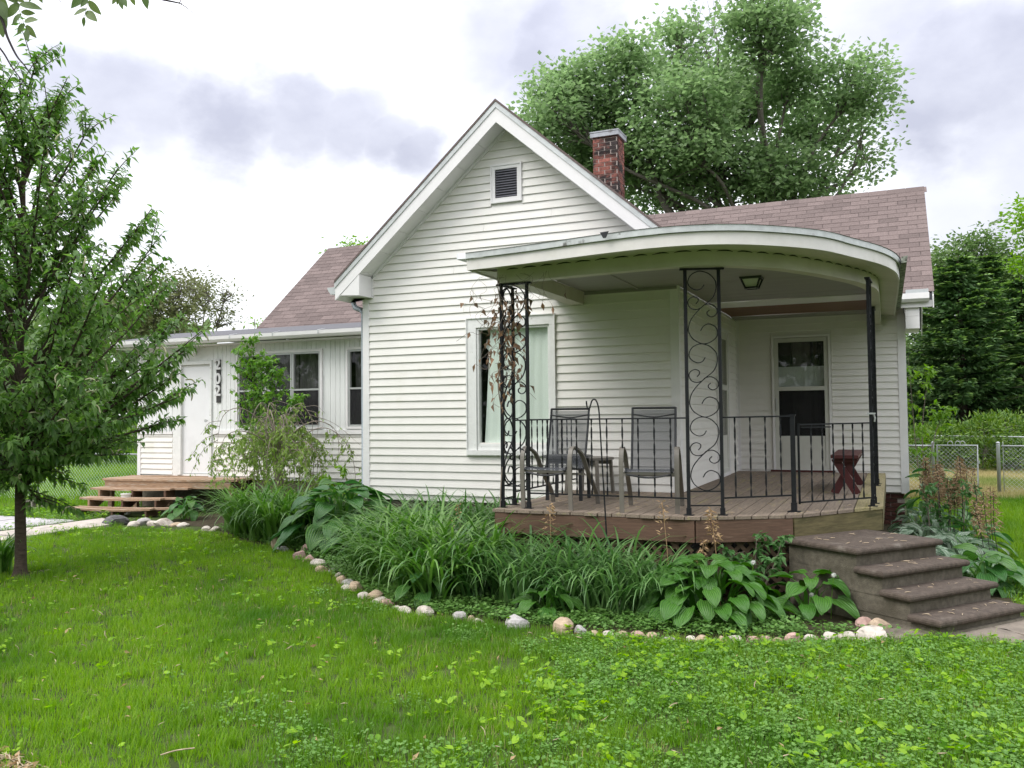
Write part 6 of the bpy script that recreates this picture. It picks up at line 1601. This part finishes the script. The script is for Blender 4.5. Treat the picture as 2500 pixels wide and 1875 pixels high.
hosta('plain green hosta at the right edge beside the concrete steps', (7.68, -.72), .46, .36, 24, 'dark', 15, .85)
hosta('plain green hosta behind the striped ones in the dried stalks', (7.75, 1.35), .42, .40, 18, 'dark', 16, .85)

# ---------------------------------------------------------------- strap leaved clumps and tall grass
def strap_mesh(name, m_, n, H, spread, w, seed, ns=7, upright=.0):
    r = np.random.default_rng(seed); V, F = [], []; o = 0
    for i in range(n):
        a = r.uniform(0, 6.283); L = H * r.uniform(.75, 1.35); lean = r.uniform(.10, .55) * (1 - upright); bend = r.uniform(1.3, 3.0) * (1 - upright * .45); p = np.array((r.normal() * spread * .3, r.normal() * spread * .3, 0)); d = np.array((math.cos(a), math.sin(a), 0)); sd_ = np.array((-d[1], d[0], 0)); th = math.pi / 2 - lean; wl = w * r.uniform(.7, 1.2)
        for k in range(ns + 1):
            s = k / ns; ww = wl * (1 - s ** 2.6) * (.75 + .5 * min(1, s * 4) * .5) + .0008; V.append(p + sd_ * ww * .5 + np.array((0, 0, ww * .15))); V.append(p - sd_ * ww * .5 + np.array((0, 0, ww * .15)))
            th2 = th - bend * (s ** 1.8); p = p + (d * math.cos(th2) + np.array((0, 0, math.sin(th2)))) * L / ns
            if p[2] < .015: p[2] = .015
        F += [(o + 2 * k, o + 2 * k + 1, o + 2 * k + 3, o + 2 * k + 2) for k in range(ns)]; o += 2 * (ns + 1)
    return np_mesh(name, np.array(V), np.array(F), m_, True)


DL = [strap_mesh('foliage', 'lily', 88, .98, .24, .042, 70 + i, 8) for i in range(4)]
TG = [strap_mesh('foliage', 'tallgrass', 50, .92, .28, .034, 80 + i, 7, .0) for i in range(4)]


def clump(name, label, x, y, s, kinds, cat, group, i):
    t = thing(name, label, cat, (x, y, 0), group); o = link('foliage', kinds[i % 4], t, local=True); o.rotation_euler = (0, 0, random.uniform(0, 6.28)); o.scale = (s, s, s * random.uniform(.95, 1.05))
    return t


random.seed(17)
DLP = [(-2.3, .0, 1.0), (-1.95, -.25, 1.05), (-1.5, -.48, 1.08), (-1.1, -.62, 1.0), (-.75, -.55, .95), (-1.7, .15, 1.0), (-1.25, -.1, 1.0), (-.8, -.1, 1.0), (-2.1, .45, .9), (-.5, -.25, .85)]
for i, x in enumerate(np.linspace(1.4, 3.15, 15)):
    k = i % 3; DLP.append((x, float(bed_y(x)) + (.42, .80, 1.15)[k] + random.uniform(-.06, .06), (.86, 1.0, 1.05)[k]))
for i, (x, y, s) in enumerate(DLP):
    z_ = f"{ORD[i]} strap leaved daylily clump from the left, by the left windows" if i < 10 else f"{ORD[i - 10]} strap leaved daylily clump of the drift left of the deck"
    clump('daylily_clump', z_, x, y, s * .92, DL, 'daylily', 'daylily clumps', i)
TGP = []
for i in range(24): TGP.append((1.3 + 1.75 * ((i * .618) % 1), -.25 - 1.55 * ((i * .377 + .1) % 1), 1.0 + .12 * ((i * .29) % 1), 'by the gable wall'))
for i in range(22): TGP.append((3.1 + 1.95 * (i / 21), -2.66 - .58 * ((i * .41) % 1), .74 + .26 * ((i * .53) % 1), 'before the deck'))
for x, y, s in ((-.6, .6, .8), (-1.2, .8, .85), (.2, .0, .8), (-.1, .5, .85), (-3.0, .7, .5), (-2.7, .9, .6)): TGP.append((x, y, s, 'under the left windows'))
TGP.sort(key=lambda p: (p[3], p[0]))
for i, (x, y, s, zn) in enumerate(TGP):
    cnt[zn] = cnt.get(zn, 0) + 1
    clump('tall_grass_clump', f"{ORD[cnt[zn] - 1]} tall arching grass clump from the left, {zn}", x, y, s * .92, TG, 'tall grass', 'tall grass clumps', i)
clump('strap_leaf_plant', 'dark strap leaved plant at the foot of the cherry trunk', -2.45, -3.75, .62, DL, 'plant', None, 2)

sapling('meadow_plant', 'green leafy stems growing up through the thicket of dried stalks', [[(7.3 + .12 * i, 1.5 + .2 * (i % 3), 0), (7.28 + .13 * i, 1.5 + .2 * (i % 3), .45), (7.25 + .15 * i, 1.45 + .2 * (i % 3), .85)] for i in range(5)], 420, .085, .045, 'shrub', 'plant', 57, .2)
# dried stalks, dandelions
def dry_stalks(label, spots, m_, name, cat, seed, hh=(.75, 1.0), group=None, top=.38, dens=60):
    r = np.random.default_rng(seed); t = thing(name, label, cat, (spots[0][0], spots[0][1], 0), group); q = MB(); LP, LD = [], []
    for x, y in spots:
        H = r.uniform(*hh); e = np.array((x + r.normal() * .07, y + r.normal() * .07, H)); c = crom([(x, y, 0), ((x + e[0]) / 2 + r.normal() * .015, (y + e[1]) / 2, H * .5), e], 5); q.tube(c, .0035, 4, False)
        for k in range(dens):
            f = r.random(); z = H - f * H * top; p = np.array((x + (e[0] - x) * z / H, y + (e[1] - y) * z / H, z)); a = r.uniform(0, 6.283); ln = .018 + .045 * f; LP.append(p + np.array((math.cos(a), math.sin(a), .6)) * ln * r.uniform(.1, 1)); LD.append(np.array((math.cos(a), math.sin(a), r.uniform(-.7, .7))))
    part('stem', q, 'darktwig' if m_ == 'astilbe' else 'drystalk', t); V, F = leaves_np(np.array(LP), np.array(LD), r.uniform(.03, .06, len(LP)), .016, .3, .2, .8, r); sh_ = link('seed_heads', np_mesh('seed_heads', V, F, m_), t)
    if len(spots) > 1: sh_['kind'] = 'stuff'


r_ = np.random.default_rng(91)
dry_stalks('thicket of dried brown flower stalks right of the house corner', [(7.22 + r_.uniform(0, .50), 1.5 + r_.uniform(0, 1.2)) for _ in range(20)], 'astilbe', 'dried_flower_stalks', 'dried plant', 92, (.85, 1.2), top=.45, dens=150)
dry_stalks('few separate dried brown stalks leaning right of the thicket', [(7.80, .75), (7.92, .6), (7.72, .45), (7.95, .35), (7.85, .2), (7.78, .05)], 'astilbe', 'dried_flower_stalks', 'dried plant', 93, (.7, .95), top=.5, dens=110)
DG = 'dried tan flower stalks before the deck'
for lab, x, y, H, n in (('tallest dried tan flower stalk, rising before the right foot of the middle post', 5.45, -2.62, .90, 90), ('short dried tan stalk before the seam of the brown skirt boards', 5.26, -2.62, .60, 55), ('dried tan stalk before the right patio chair', 5.0, -2.62, .95, 40), ('dried tan stalk leaning before the left patio chair', 3.82, -2.62, .88, 50), ('dried tan stalk in the drift of daylilies left of the deck', 2.6, -2.25, .80, 40)):
    dry_stalks(lab, [(x, y)], 'drystalk', 'dried_flower_stalk', 'dried plant', int(x * 100), (H, H + .01), DG, .36, n)
fl = unit(160, np.random.default_rng(3)); dq = quads_np(np.zeros((160, 3)), fl, .024, .004, 1.0)
for lab, x, y, z in (('dandelion seed head nearest the concrete steps', 6.40, -2.60, .375), ('dandelion seed head low among the hosta leaves', 6.22, -2.62, .20), ('dandelion seed head above the big hosta', 5.75, -2.70, .46)):
    t = thing('dandelion', lab, 'dandelion', (x, y, 0), 'dandelion clocks'); q = MB(); q.tube(crom([(x - .03, y, 0), (x - .02, y, z * .5), (x, y, z)], 4), .003, 5, False); part('stem', q, 'lime', t); link('seed_head', np_mesh('seed_head', dq[0], dq[1], 'fluff'), t, mtx=Matrix.Translation((x, y, z)))

# dead vine on the left corner post
def dead_vine():
    r = np.random.default_rng(14); random.seed(14); t = thing('dead_vine', 'dry brown vine with withered leaves hanging on the left corner post', 'vine', (3.2, -2.2, ZD)); q = MB(); LP, LD = [], []
    q.tube(crom([(3.13, -2.29, .3), (3.15, -2.27, 1.0), (3.18, -2.23, 1.6), (3.13, -2.27, 2.1), (3.2, -2.22, 2.6), (3.15, -2.3, 3.1)], 6), .007, 5, False)
    for k in range(46):
        z = r.uniform(2.15, 3.1); p = np.array((3.2 + r.normal() * .07, -2.22 + r.normal() * .07, z)); pts = [p]
        for s in range(4): p = p + np.array((r.normal() * .09, r.normal() * .07, r.normal() * .09 - .03)); pts.append(p)
        q.tube(crom(pts, 4), .0022, 3, False)
        for p in pts[1:]:
            if r.random() < .55: LP.append(p); LD.append(np.array((r.normal() * .5, r.normal() * .5, -1)))
    for k in range(14):   # loose strands under the soffit
        x = 3.0 + r.uniform(-.05, .8); p = np.array((x, -2.42 + r.normal() * .04, 3.2)); pts = [p]
        for s in range(4): p = p + np.array((r.normal() * .08, r.normal() * .02, -r.uniform(.02, .13))); pts.append(p)
        q.tube(crom(pts, 4), .0016, 3, False)
        if r.random() < .6: LP.append(pts[-1]); LD.append(np.array((r.normal() * .3, r.normal() * .3, -1)))
    for k in range(75): LP.append(np.array((3.17 + r.normal() * .075, -2.24 + r.normal() * .08, r.choice((r.uniform(2.3, 3.0), r.normal(2.72, .12), r.uniform(1.9, 2.6)))))); LD.append(np.array((r.normal() * .4, r.normal() * .4, -1)))
    part('stem', q, 'twig', t); V, F = leaves_np(np.array(LP), np.array(LD), r.uniform(.06, .115, len(LP)), r.uniform(.025, .05, len(LP)), .7, .3, 1.2, r); link('withered_leaves', np_mesh('withered_leaves', V, F, 'dead'), t)


dead_vine()

# ---------------------------------------------------------------- lawn and ground cover (stuff): small meshes spread over points
def tuft_mesh(name, m_, n, H, w, rad_, seed, ns=2):
    r = np.random.default_rng(seed); V, F, o = [], [], 0
    for i in range(n):
        a = r.uniform(0, 6.283); d = np.array((math.cos(a), math.sin(a), 0)); sd_ = np.array((-d[1], d[0], 0)); p = np.array((r.uniform(-1, 1) * rad_, r.uniform(-1, 1) * rad_, 0)); L = H * r.uniform(.55, 1.25); th = math.pi / 2 - r.uniform(.05, .55); bend = r.uniform(.2, 1.1)
        for k in range(ns + 1):
            s = k / ns; ww = w * (1 - s) + .0004
            if k < ns: V += [p + sd_ * ww * .5, p - sd_ * ww * .5]
            else: V.append(p)
            th2 = th - bend * s; p = p + (d * math.cos(th2) + np.array((0, 0, math.sin(th2)))) * L / ns
        for k in range(ns - 1): F += [(o + 2 * k, o + 2 * k + 1, o + 2 * k + 3), (o + 2 * k, o + 2 * k + 3, o + 2 * k + 2)]
        F.append((o + 2 * ns - 2, o + 2 * ns - 1, o + 2 * ns)); o += 2 * ns + 1
    return np_mesh(name, np.array(V), np.array(F), m_)


def round_leaf_mesh(name, m_, n, size, H, rad_, seed, heart=True):
    r = np.random.default_rng(seed); V, F, o = [], [], 0
    for i in range(n):
        a = r.uniform(0, 6.283); c = np.array((r.uniform(-1, 1) * rad_, r.uniform(-1, 1) * rad_, H * r.uniform(.45, 1.1))); s = size * r.uniform(.6, 1.2); tl = r.uniform(-.5, .35); rot = np.array(Matrix.Rotation(a, 3, 'Z') @ Matrix.Rotation(tl, 3, 'X') @ Matrix.Rotation(r.uniform(-.4, .4), 3, 'Y'))
        pts = [(0, 0, 0)] + [(math.sin(q_) * .5 * (1 if abs(q_) > .5 else .9), .06 + math.cos(q_) * (.62 if abs(q_) < 1.2 else .5) * (1.15 if abs(q_) < .3 else 1) - (.12 if heart and abs(q_) > 2.6 else 0), .10 * abs(math.sin(q_))) for q_ in (-2.7, -1.9, -1.1, -.45, 0, .45, 1.1, 1.9, 2.7)]
        for p in pts: V.append(rot @ (np.array(p) * s) + c)
        F += [(o, o + k + 1, o + k) for k in range(1, 9)]; o += 10
        V += [c, c + np.array((.0015, 0, 0)), np.array((c[0] * .8, c[1] * .8, 0))]; F.append((o, o + 1, o + 2)); o += 3
    return np_mesh(name, np.array(V), np.array(F), m_)


def spread_(name, label, cat, pts, meshes, sc=(.8, 1.2), tilt=.12, seed=1):
    """one stuff object: copies of the meshes on the points"""
    r = np.random.default_rng(seed); n = len(pts); me = bpy.data.meshes.new(name); me.vertices.add(n); me.vertices.foreach_set('co', np.ascontiguousarray(pts, np.float32).ravel())
    a = me.attributes.new('turn', 'FLOAT_VECTOR', 'POINT'); a.data.foreach_set('vector', np.c_[r.normal(0, tilt, n), r.normal(0, tilt, n), r.uniform(0, 6.283, n)].astype(np.float32).ravel())
    a = me.attributes.new('size', 'FLOAT', 'POINT'); a.data.foreach_set('value', r.uniform(*sc, n).astype(np.float32)); a = me.attributes.new('which', 'INT', 'POINT'); a.data.foreach_set('value', r.integers(0, len(meshes), n).astype(np.int32)); me.update()
    o = props(link(name, me), label, cat, kind='stuff')
    ng = bpy.data.node_groups.new(name, 'GeometryNodeTree'); ng.interface.new_socket('Geometry', in_out='INPUT', socket_type='NodeSocketGeometry'); ng.interface.new_socket('Geometry', in_out='OUTPUT', socket_type='NodeSocketGeometry')
    N, L = ng.nodes, ng.links; gi, go, ip, jn = N.new('NodeGroupInput'), N.new('NodeGroupOutput'), N.new('GeometryNodeInstanceOnPoints'), N.new('GeometryNodeJoinGeometry')
    for m in meshes:
        src = bpy.data.objects.new(m.name + '_source', m); oi = N.new('GeometryNodeObjectInfo'); oi.inputs['Object'].default_value = src; oi.inputs['As Instance'].default_value = True; L.new(oi.outputs['Geometry'], jn.inputs[0])
    def att(nm, ty):
        k = N.new('GeometryNodeInputNamedAttribute'); k.data_type = ty; k.inputs['Name'].default_value = nm
        return next(s for s in k.outputs if s.name == 'Attribute' and s.enabled)
    er = N.new('FunctionNodeEulerToRotation'); L.new(att('turn', 'FLOAT_VECTOR'), er.inputs[0])
    L.new(gi.outputs[0], ip.inputs['Points']); L.new(jn.outputs[0], ip.inputs['Instance']); ip.inputs['Pick Instance'].default_value = True; L.new(att('which', 'INT'), ip.inputs['Instance Index']); L.new(er.outputs[0], ip.inputs['Rotation']); L.new(att('size', 'FLOAT'), ip.inputs['Scale']); L.new(ip.outputs[0], go.inputs[0])
    md = o.modifiers.new('spread', 'NODES'); md.node_group = ng
    return o


def vnoise(x, y, s, seed=0):      # smooth value noise
    r = np.random.default_rng(seed); G = r.random((64, 64)); x, y = x / s + 31.3, y / s + 17.7; i, j = np.floor(x).astype(int), np.floor(y).astype(int); fx, fy = x - i, y - j; fx, fy = fx * fx * (3 - 2 * fx), fy * fy * (3 - 2 * fy)
    g = lambda a, b: G[a % 64, b % 64]
    return (g(i, j) * (1 - fx) + g(i + 1, j) * fx) * (1 - fy) + (g(i, j + 1) * (1 - fx) + g(i + 1, j + 1) * fx) * fy


def in_view(x, y, m=.85, near=2.9):
    d = np.c_[x, y, np.zeros_like(x)] - CAM; z = d @ CF; u = d @ CR / np.maximum(z, .01)
    return (z > near) & (np.abs(u) < 1250 / F_PX + m * 3 / np.maximum(z, 1))


def is_lawn(x, y):
    bed = (x > -5.1) & (x < 7.25) & (y > bed_y(x) - .02)
    bed |= (x > 7.1) & (x < 8.0 - .1 * y) & (y > -1.3) & (y < 4.4) | (x > 6.2) & (x < 7.9) & (y > -3.0) & (y < 0)
    pave = (x > -5.9) & (x < -4.9) & (y < .62) | (x <= -5.9) & (x > -9.9) & (y < .28) & (y > -3.9)
    house_ = (x > -7.4) & (x < 7.2) & (y > -.1)
    stair = (x > -7.3) & (x < -4.0) & (y > .5) & (y < 2.8)
    return ~(bed | pave | house_ | stair)


r0 = np.random.default_rng(101)
n = 150000; x = r0.uniform(-16, 12, n); y = r0.uniform(-8.5, 9.6, n)
depth = (np.c_[x, y, np.zeros(n)] - CAM) @ CF
keep = in_view(x, y) & is_lawn(x, y) & (r0.random(n) < np.interp(depth, [3.5, 6, 9, 14, 22], [1.0, .95, .72, .42, .25]))
x, y = x[keep], y[keep]
weedy = vnoise(x, y, 1.1, 5) * .6 + vnoise(x, y, .4, 6) * .4 + np.clip((x - 5.0) * .16 - (y + 4.2) * .05, -.2, .45) * (y < -3)
dry = vnoise(x, y, .8, 9)
thin = np.where(weedy > .80, .92, 1.0); k = r0.random(len(x)) < thin
GR = [tuft_mesh('grass_tuft', 'grass', 22, .070, .0052, .055, 110 + i) for i in range(6)] + [tuft_mesh('straw_tuft', 'drygrass', 5, .06, .004, .06, 118), tuft_mesh('tall_tuft', 'grass', 16, .105, .0055, .06, 119)]
spread_('lawn_grass', 'mown bright green lawn in front of and beside the house', 'lawn', np.c_[x[k], y[k], np.zeros(k.sum())], GR, (.75, 1.25), .1, 1)
n = 62000; x = r0.uniform(-1, 9.5, n); y = r0.uniform(-8.2, -2.4, n)
wd = vnoise(x, y, 1.0, 5) * .5 + vnoise(x, y, .35, 6) * .5 + np.clip((x - 5.1) * .22, -.35, .35) + np.where((y - bed_y(x)) > -.55, .22, 0)
k = in_view(x, y) & is_lawn(x, y) & (y < bed_y(x) - .13) & (r0.random(n) < np.clip((wd - .50) * 1.9, 0, .50))
CL = [round_leaf_mesh('ground_ivy_sprig', 'clover', 12, .0155, .055, .055, 120 + i) for i in range(3)]
spread_('ground_ivy', 'low round leaved weeds creeping through the lawn', 'ground cover', np.c_[x[k], y[k], np.zeros(k.sum())], CL, (.5, 1.3), .25, 2)
n = 30000; x = r0.uniform(-8, 9.5, n); y = r0.uniform(-8.2, 1.0, n); wd = vnoise(x, y, .9, 15) * .5 + vnoise(x, y, .3, 16) * .5 + np.clip((x - 4.8) * .13, -.25, .30) + np.where((y - bed_y(x) > -.4) & (x > 3), .1, 0)
k = in_view(x, y) & is_lawn(x, y) & (r0.random(n) < np.clip((wd - .40) * 1.5, .06, .8))
VI = [round_leaf_mesh('violet_sprig', 'violet', 4, .038, .085, .05, 130 + i) for i in range(4)]
spread_('violet_leaves', 'scattered bright heart shaped violet leaves standing above the lawn', 'ground cover', np.c_[x[k], y[k], np.zeros(k.sum())], VI, (.4, 1.05), .3, 3)
# creeping cover between the stones and the plants
n = 52000; x = r0.uniform(-5, 8.4, n); y = r0.uniform(-4, 4.4, n); k = in_view(x, y) & ~is_lawn(x, y) & ((x > -4.9) & (x < 7.0) & (y > bed_y(x) + .10) & (y < bed_y(x) + 2.2) & ((y < -2.5) | (x < 3.2)) & (y < .4) | (x > 7.1) & (y > -1.4) & (y < 4.2)) & ~((x > 6.0) & (x < 7.9) & (y > -3.0) & (y < -1.0)) & (r0.random(n) < .30 + .7 * (vnoise(x, y, .5, 21) > .42))
CR_ = [round_leaf_mesh('creeper_sprig', 'creeper', 11, .020, .06, .06, 140 + i) for i in range(3)]
spread_('creeping_cover', 'low creeping small leaved cover between the stones and the taller plants', 'ground cover', np.c_[x[k], y[k], np.zeros(k.sum())], CR_, (.7, 1.5), .15, 4)
n = 7000; x = r0.uniform(7.2, 15, n); y = r0.uniform(-1.5, 10.2, n); k = in_view(x, y) & (x > 7.55 + .45 * np.clip(1 - np.abs(y) / 5, 0, 1)); SL_ = [tuft_mesh('side_tuft', 'grass', 26, .09, .009, .12, 155 + i) for i in range(3)]
spread_('side_lawn', 'bright green grass strip right of the house, before the gate', 'lawn', np.c_[x[k], y[k], np.zeros(k.sum())], SL_, (.8, 1.3), .12, 11)
# dry meadow beyond the fence, green verge on both sides
n = 30000; x = r0.uniform(5, 16, n); y = r0.uniform(9.0, 24, n); k = in_view(x, y) & (r0.random(n) < np.interp(y, [9, 10.5, 24], [.5, 1, .7])); DRY = [tuft_mesh('dry_tuft', 'drygrass', 26, .13, .010, .12, 150 + i) for i in range(3)]
spread_('dry_grass', 'straw coloured dry grass beyond the chain link fence', 'grass', np.c_[x[k], y[k], np.zeros(k.sum())], DRY, (.7, 1.3), .15, 5)
n = 9000; x = r0.uniform(-40, -7.2, n); y = r0.uniform(2.0, 24, n); k = in_view(x, y); FG_ = [tuft_mesh('far_tuft', 'grass', 26, .16, .014, .22, 160 + i) for i in range(3)]
spread_('rough_grass', 'longer grass of the garden behind the left fence', 'grass', np.c_[x[k], y[k], np.zeros(k.sum())], FG_, (.8, 1.5), .15, 6)
n = 5200; x = r0.uniform(-9, -4.4, n); y = r0.uniform(-2.5, 1.6, n); edge = (np.abs(x + 5.93) < .09) | (np.abs(y - .36) < .22) & (x < -5.9) | (np.abs(x + 4.88) < .06) | (x < -6.0) & (y > .25) & (y < 1.2) & (r0.random(n) < .4); k = in_view(x, y) & edge & (y < 1.2) & (r0.random(n) < .5)
spread_('pavement_weeds', 'weeds growing in the joints of the concrete paving', 'ground cover', np.c_[x[k], y[k], np.full(k.sum(), .02)], [CL[0], GR[0], VI[1]], (.8, 1.5), .15, 7)
# fallen catkins on steps, deck and lawn
def flake_mesh(seed):
    r = np.random.default_rng(seed); q = MB(); L = .030; q.tube(crom([(-L, 0, .003), (0, r.normal() * .004, .005), (L, r.normal() * .008, .003)], 3), [.0015, .003, .0035, .0035, .003, .002, .001], 4); return q.mesh('flake', 'litter')


FK = [flake_mesh(170 + i) for i in range(3)]; P_ = []
for k_ in range(4):
    zt = .604 - k_ * RI; lo_, hi_ = (-.72, -.04) if k_ == 0 else ((k_ - 1) * TR + .02, k_ * TR - .04)
    for i in range((20, 12, 10, 14)[k_]): P_.append(sp(random.uniform(.08, WID - .08), random.uniform(lo_, hi_), zt + .002))
for i in range(190):
    x_ = random.uniform(3.3, 6.7); y_ = random.uniform(max(-2.3, deck_front(x_) + .1), 3.5 if x_ > HX + .1 else -.1); P_.append((x_, y_, ZD + .002))
spread_('fallen_catkins', 'pale dry catkins scattered over the steps and the deck', 'litter', np.array(P_), FK, (.5, 1.1), .1, 8)
n = 420; x = r0.uniform(-3, 9, n); y = r0.uniform(-8, -3.2, n); k = in_view(x, y) & is_lawn(x, y); LQ = leaves_np(np.zeros((1, 3)), np.array([[0, 1, .1]]), .05, .02); LFm = np_mesh('dry_leaf', LQ[0], LQ[1], 'drystalk')
spread_('fallen_leaves', 'few pale dry leaves lying in the lawn', 'litter', np.c_[x[k], y[k], np.full(k.sum(), .05)], [LFm, FK[0]], (.5, 1.2), .5, 9)
# bare litter at the lawn's near left corner, and a twig
p = at(20, 1874, 2, 0); n = 160; x = p[0] + r0.normal(0, .16, n); y = p[1] - .02 + r0.normal(0, .05, n)
spread_('dry_litter', 'reddish dry leaf litter at the near left corner of the lawn', 'litter', np.c_[x, y, r0.uniform(.01, .05, n)], [LFm, FK[1]], (.5, 1.3), .5, 10)
q = MB(); a, b, c = at(392, 1843, 2, .07), at(430, 1832, 2, .085), at(475, 1826, 2, .08); q.tube(crom([a, b, c], 5), .004, 5); whole('fallen_twig', q, 'litter', 'bleached twig lying on the lawn near the lower edge', 'twig')
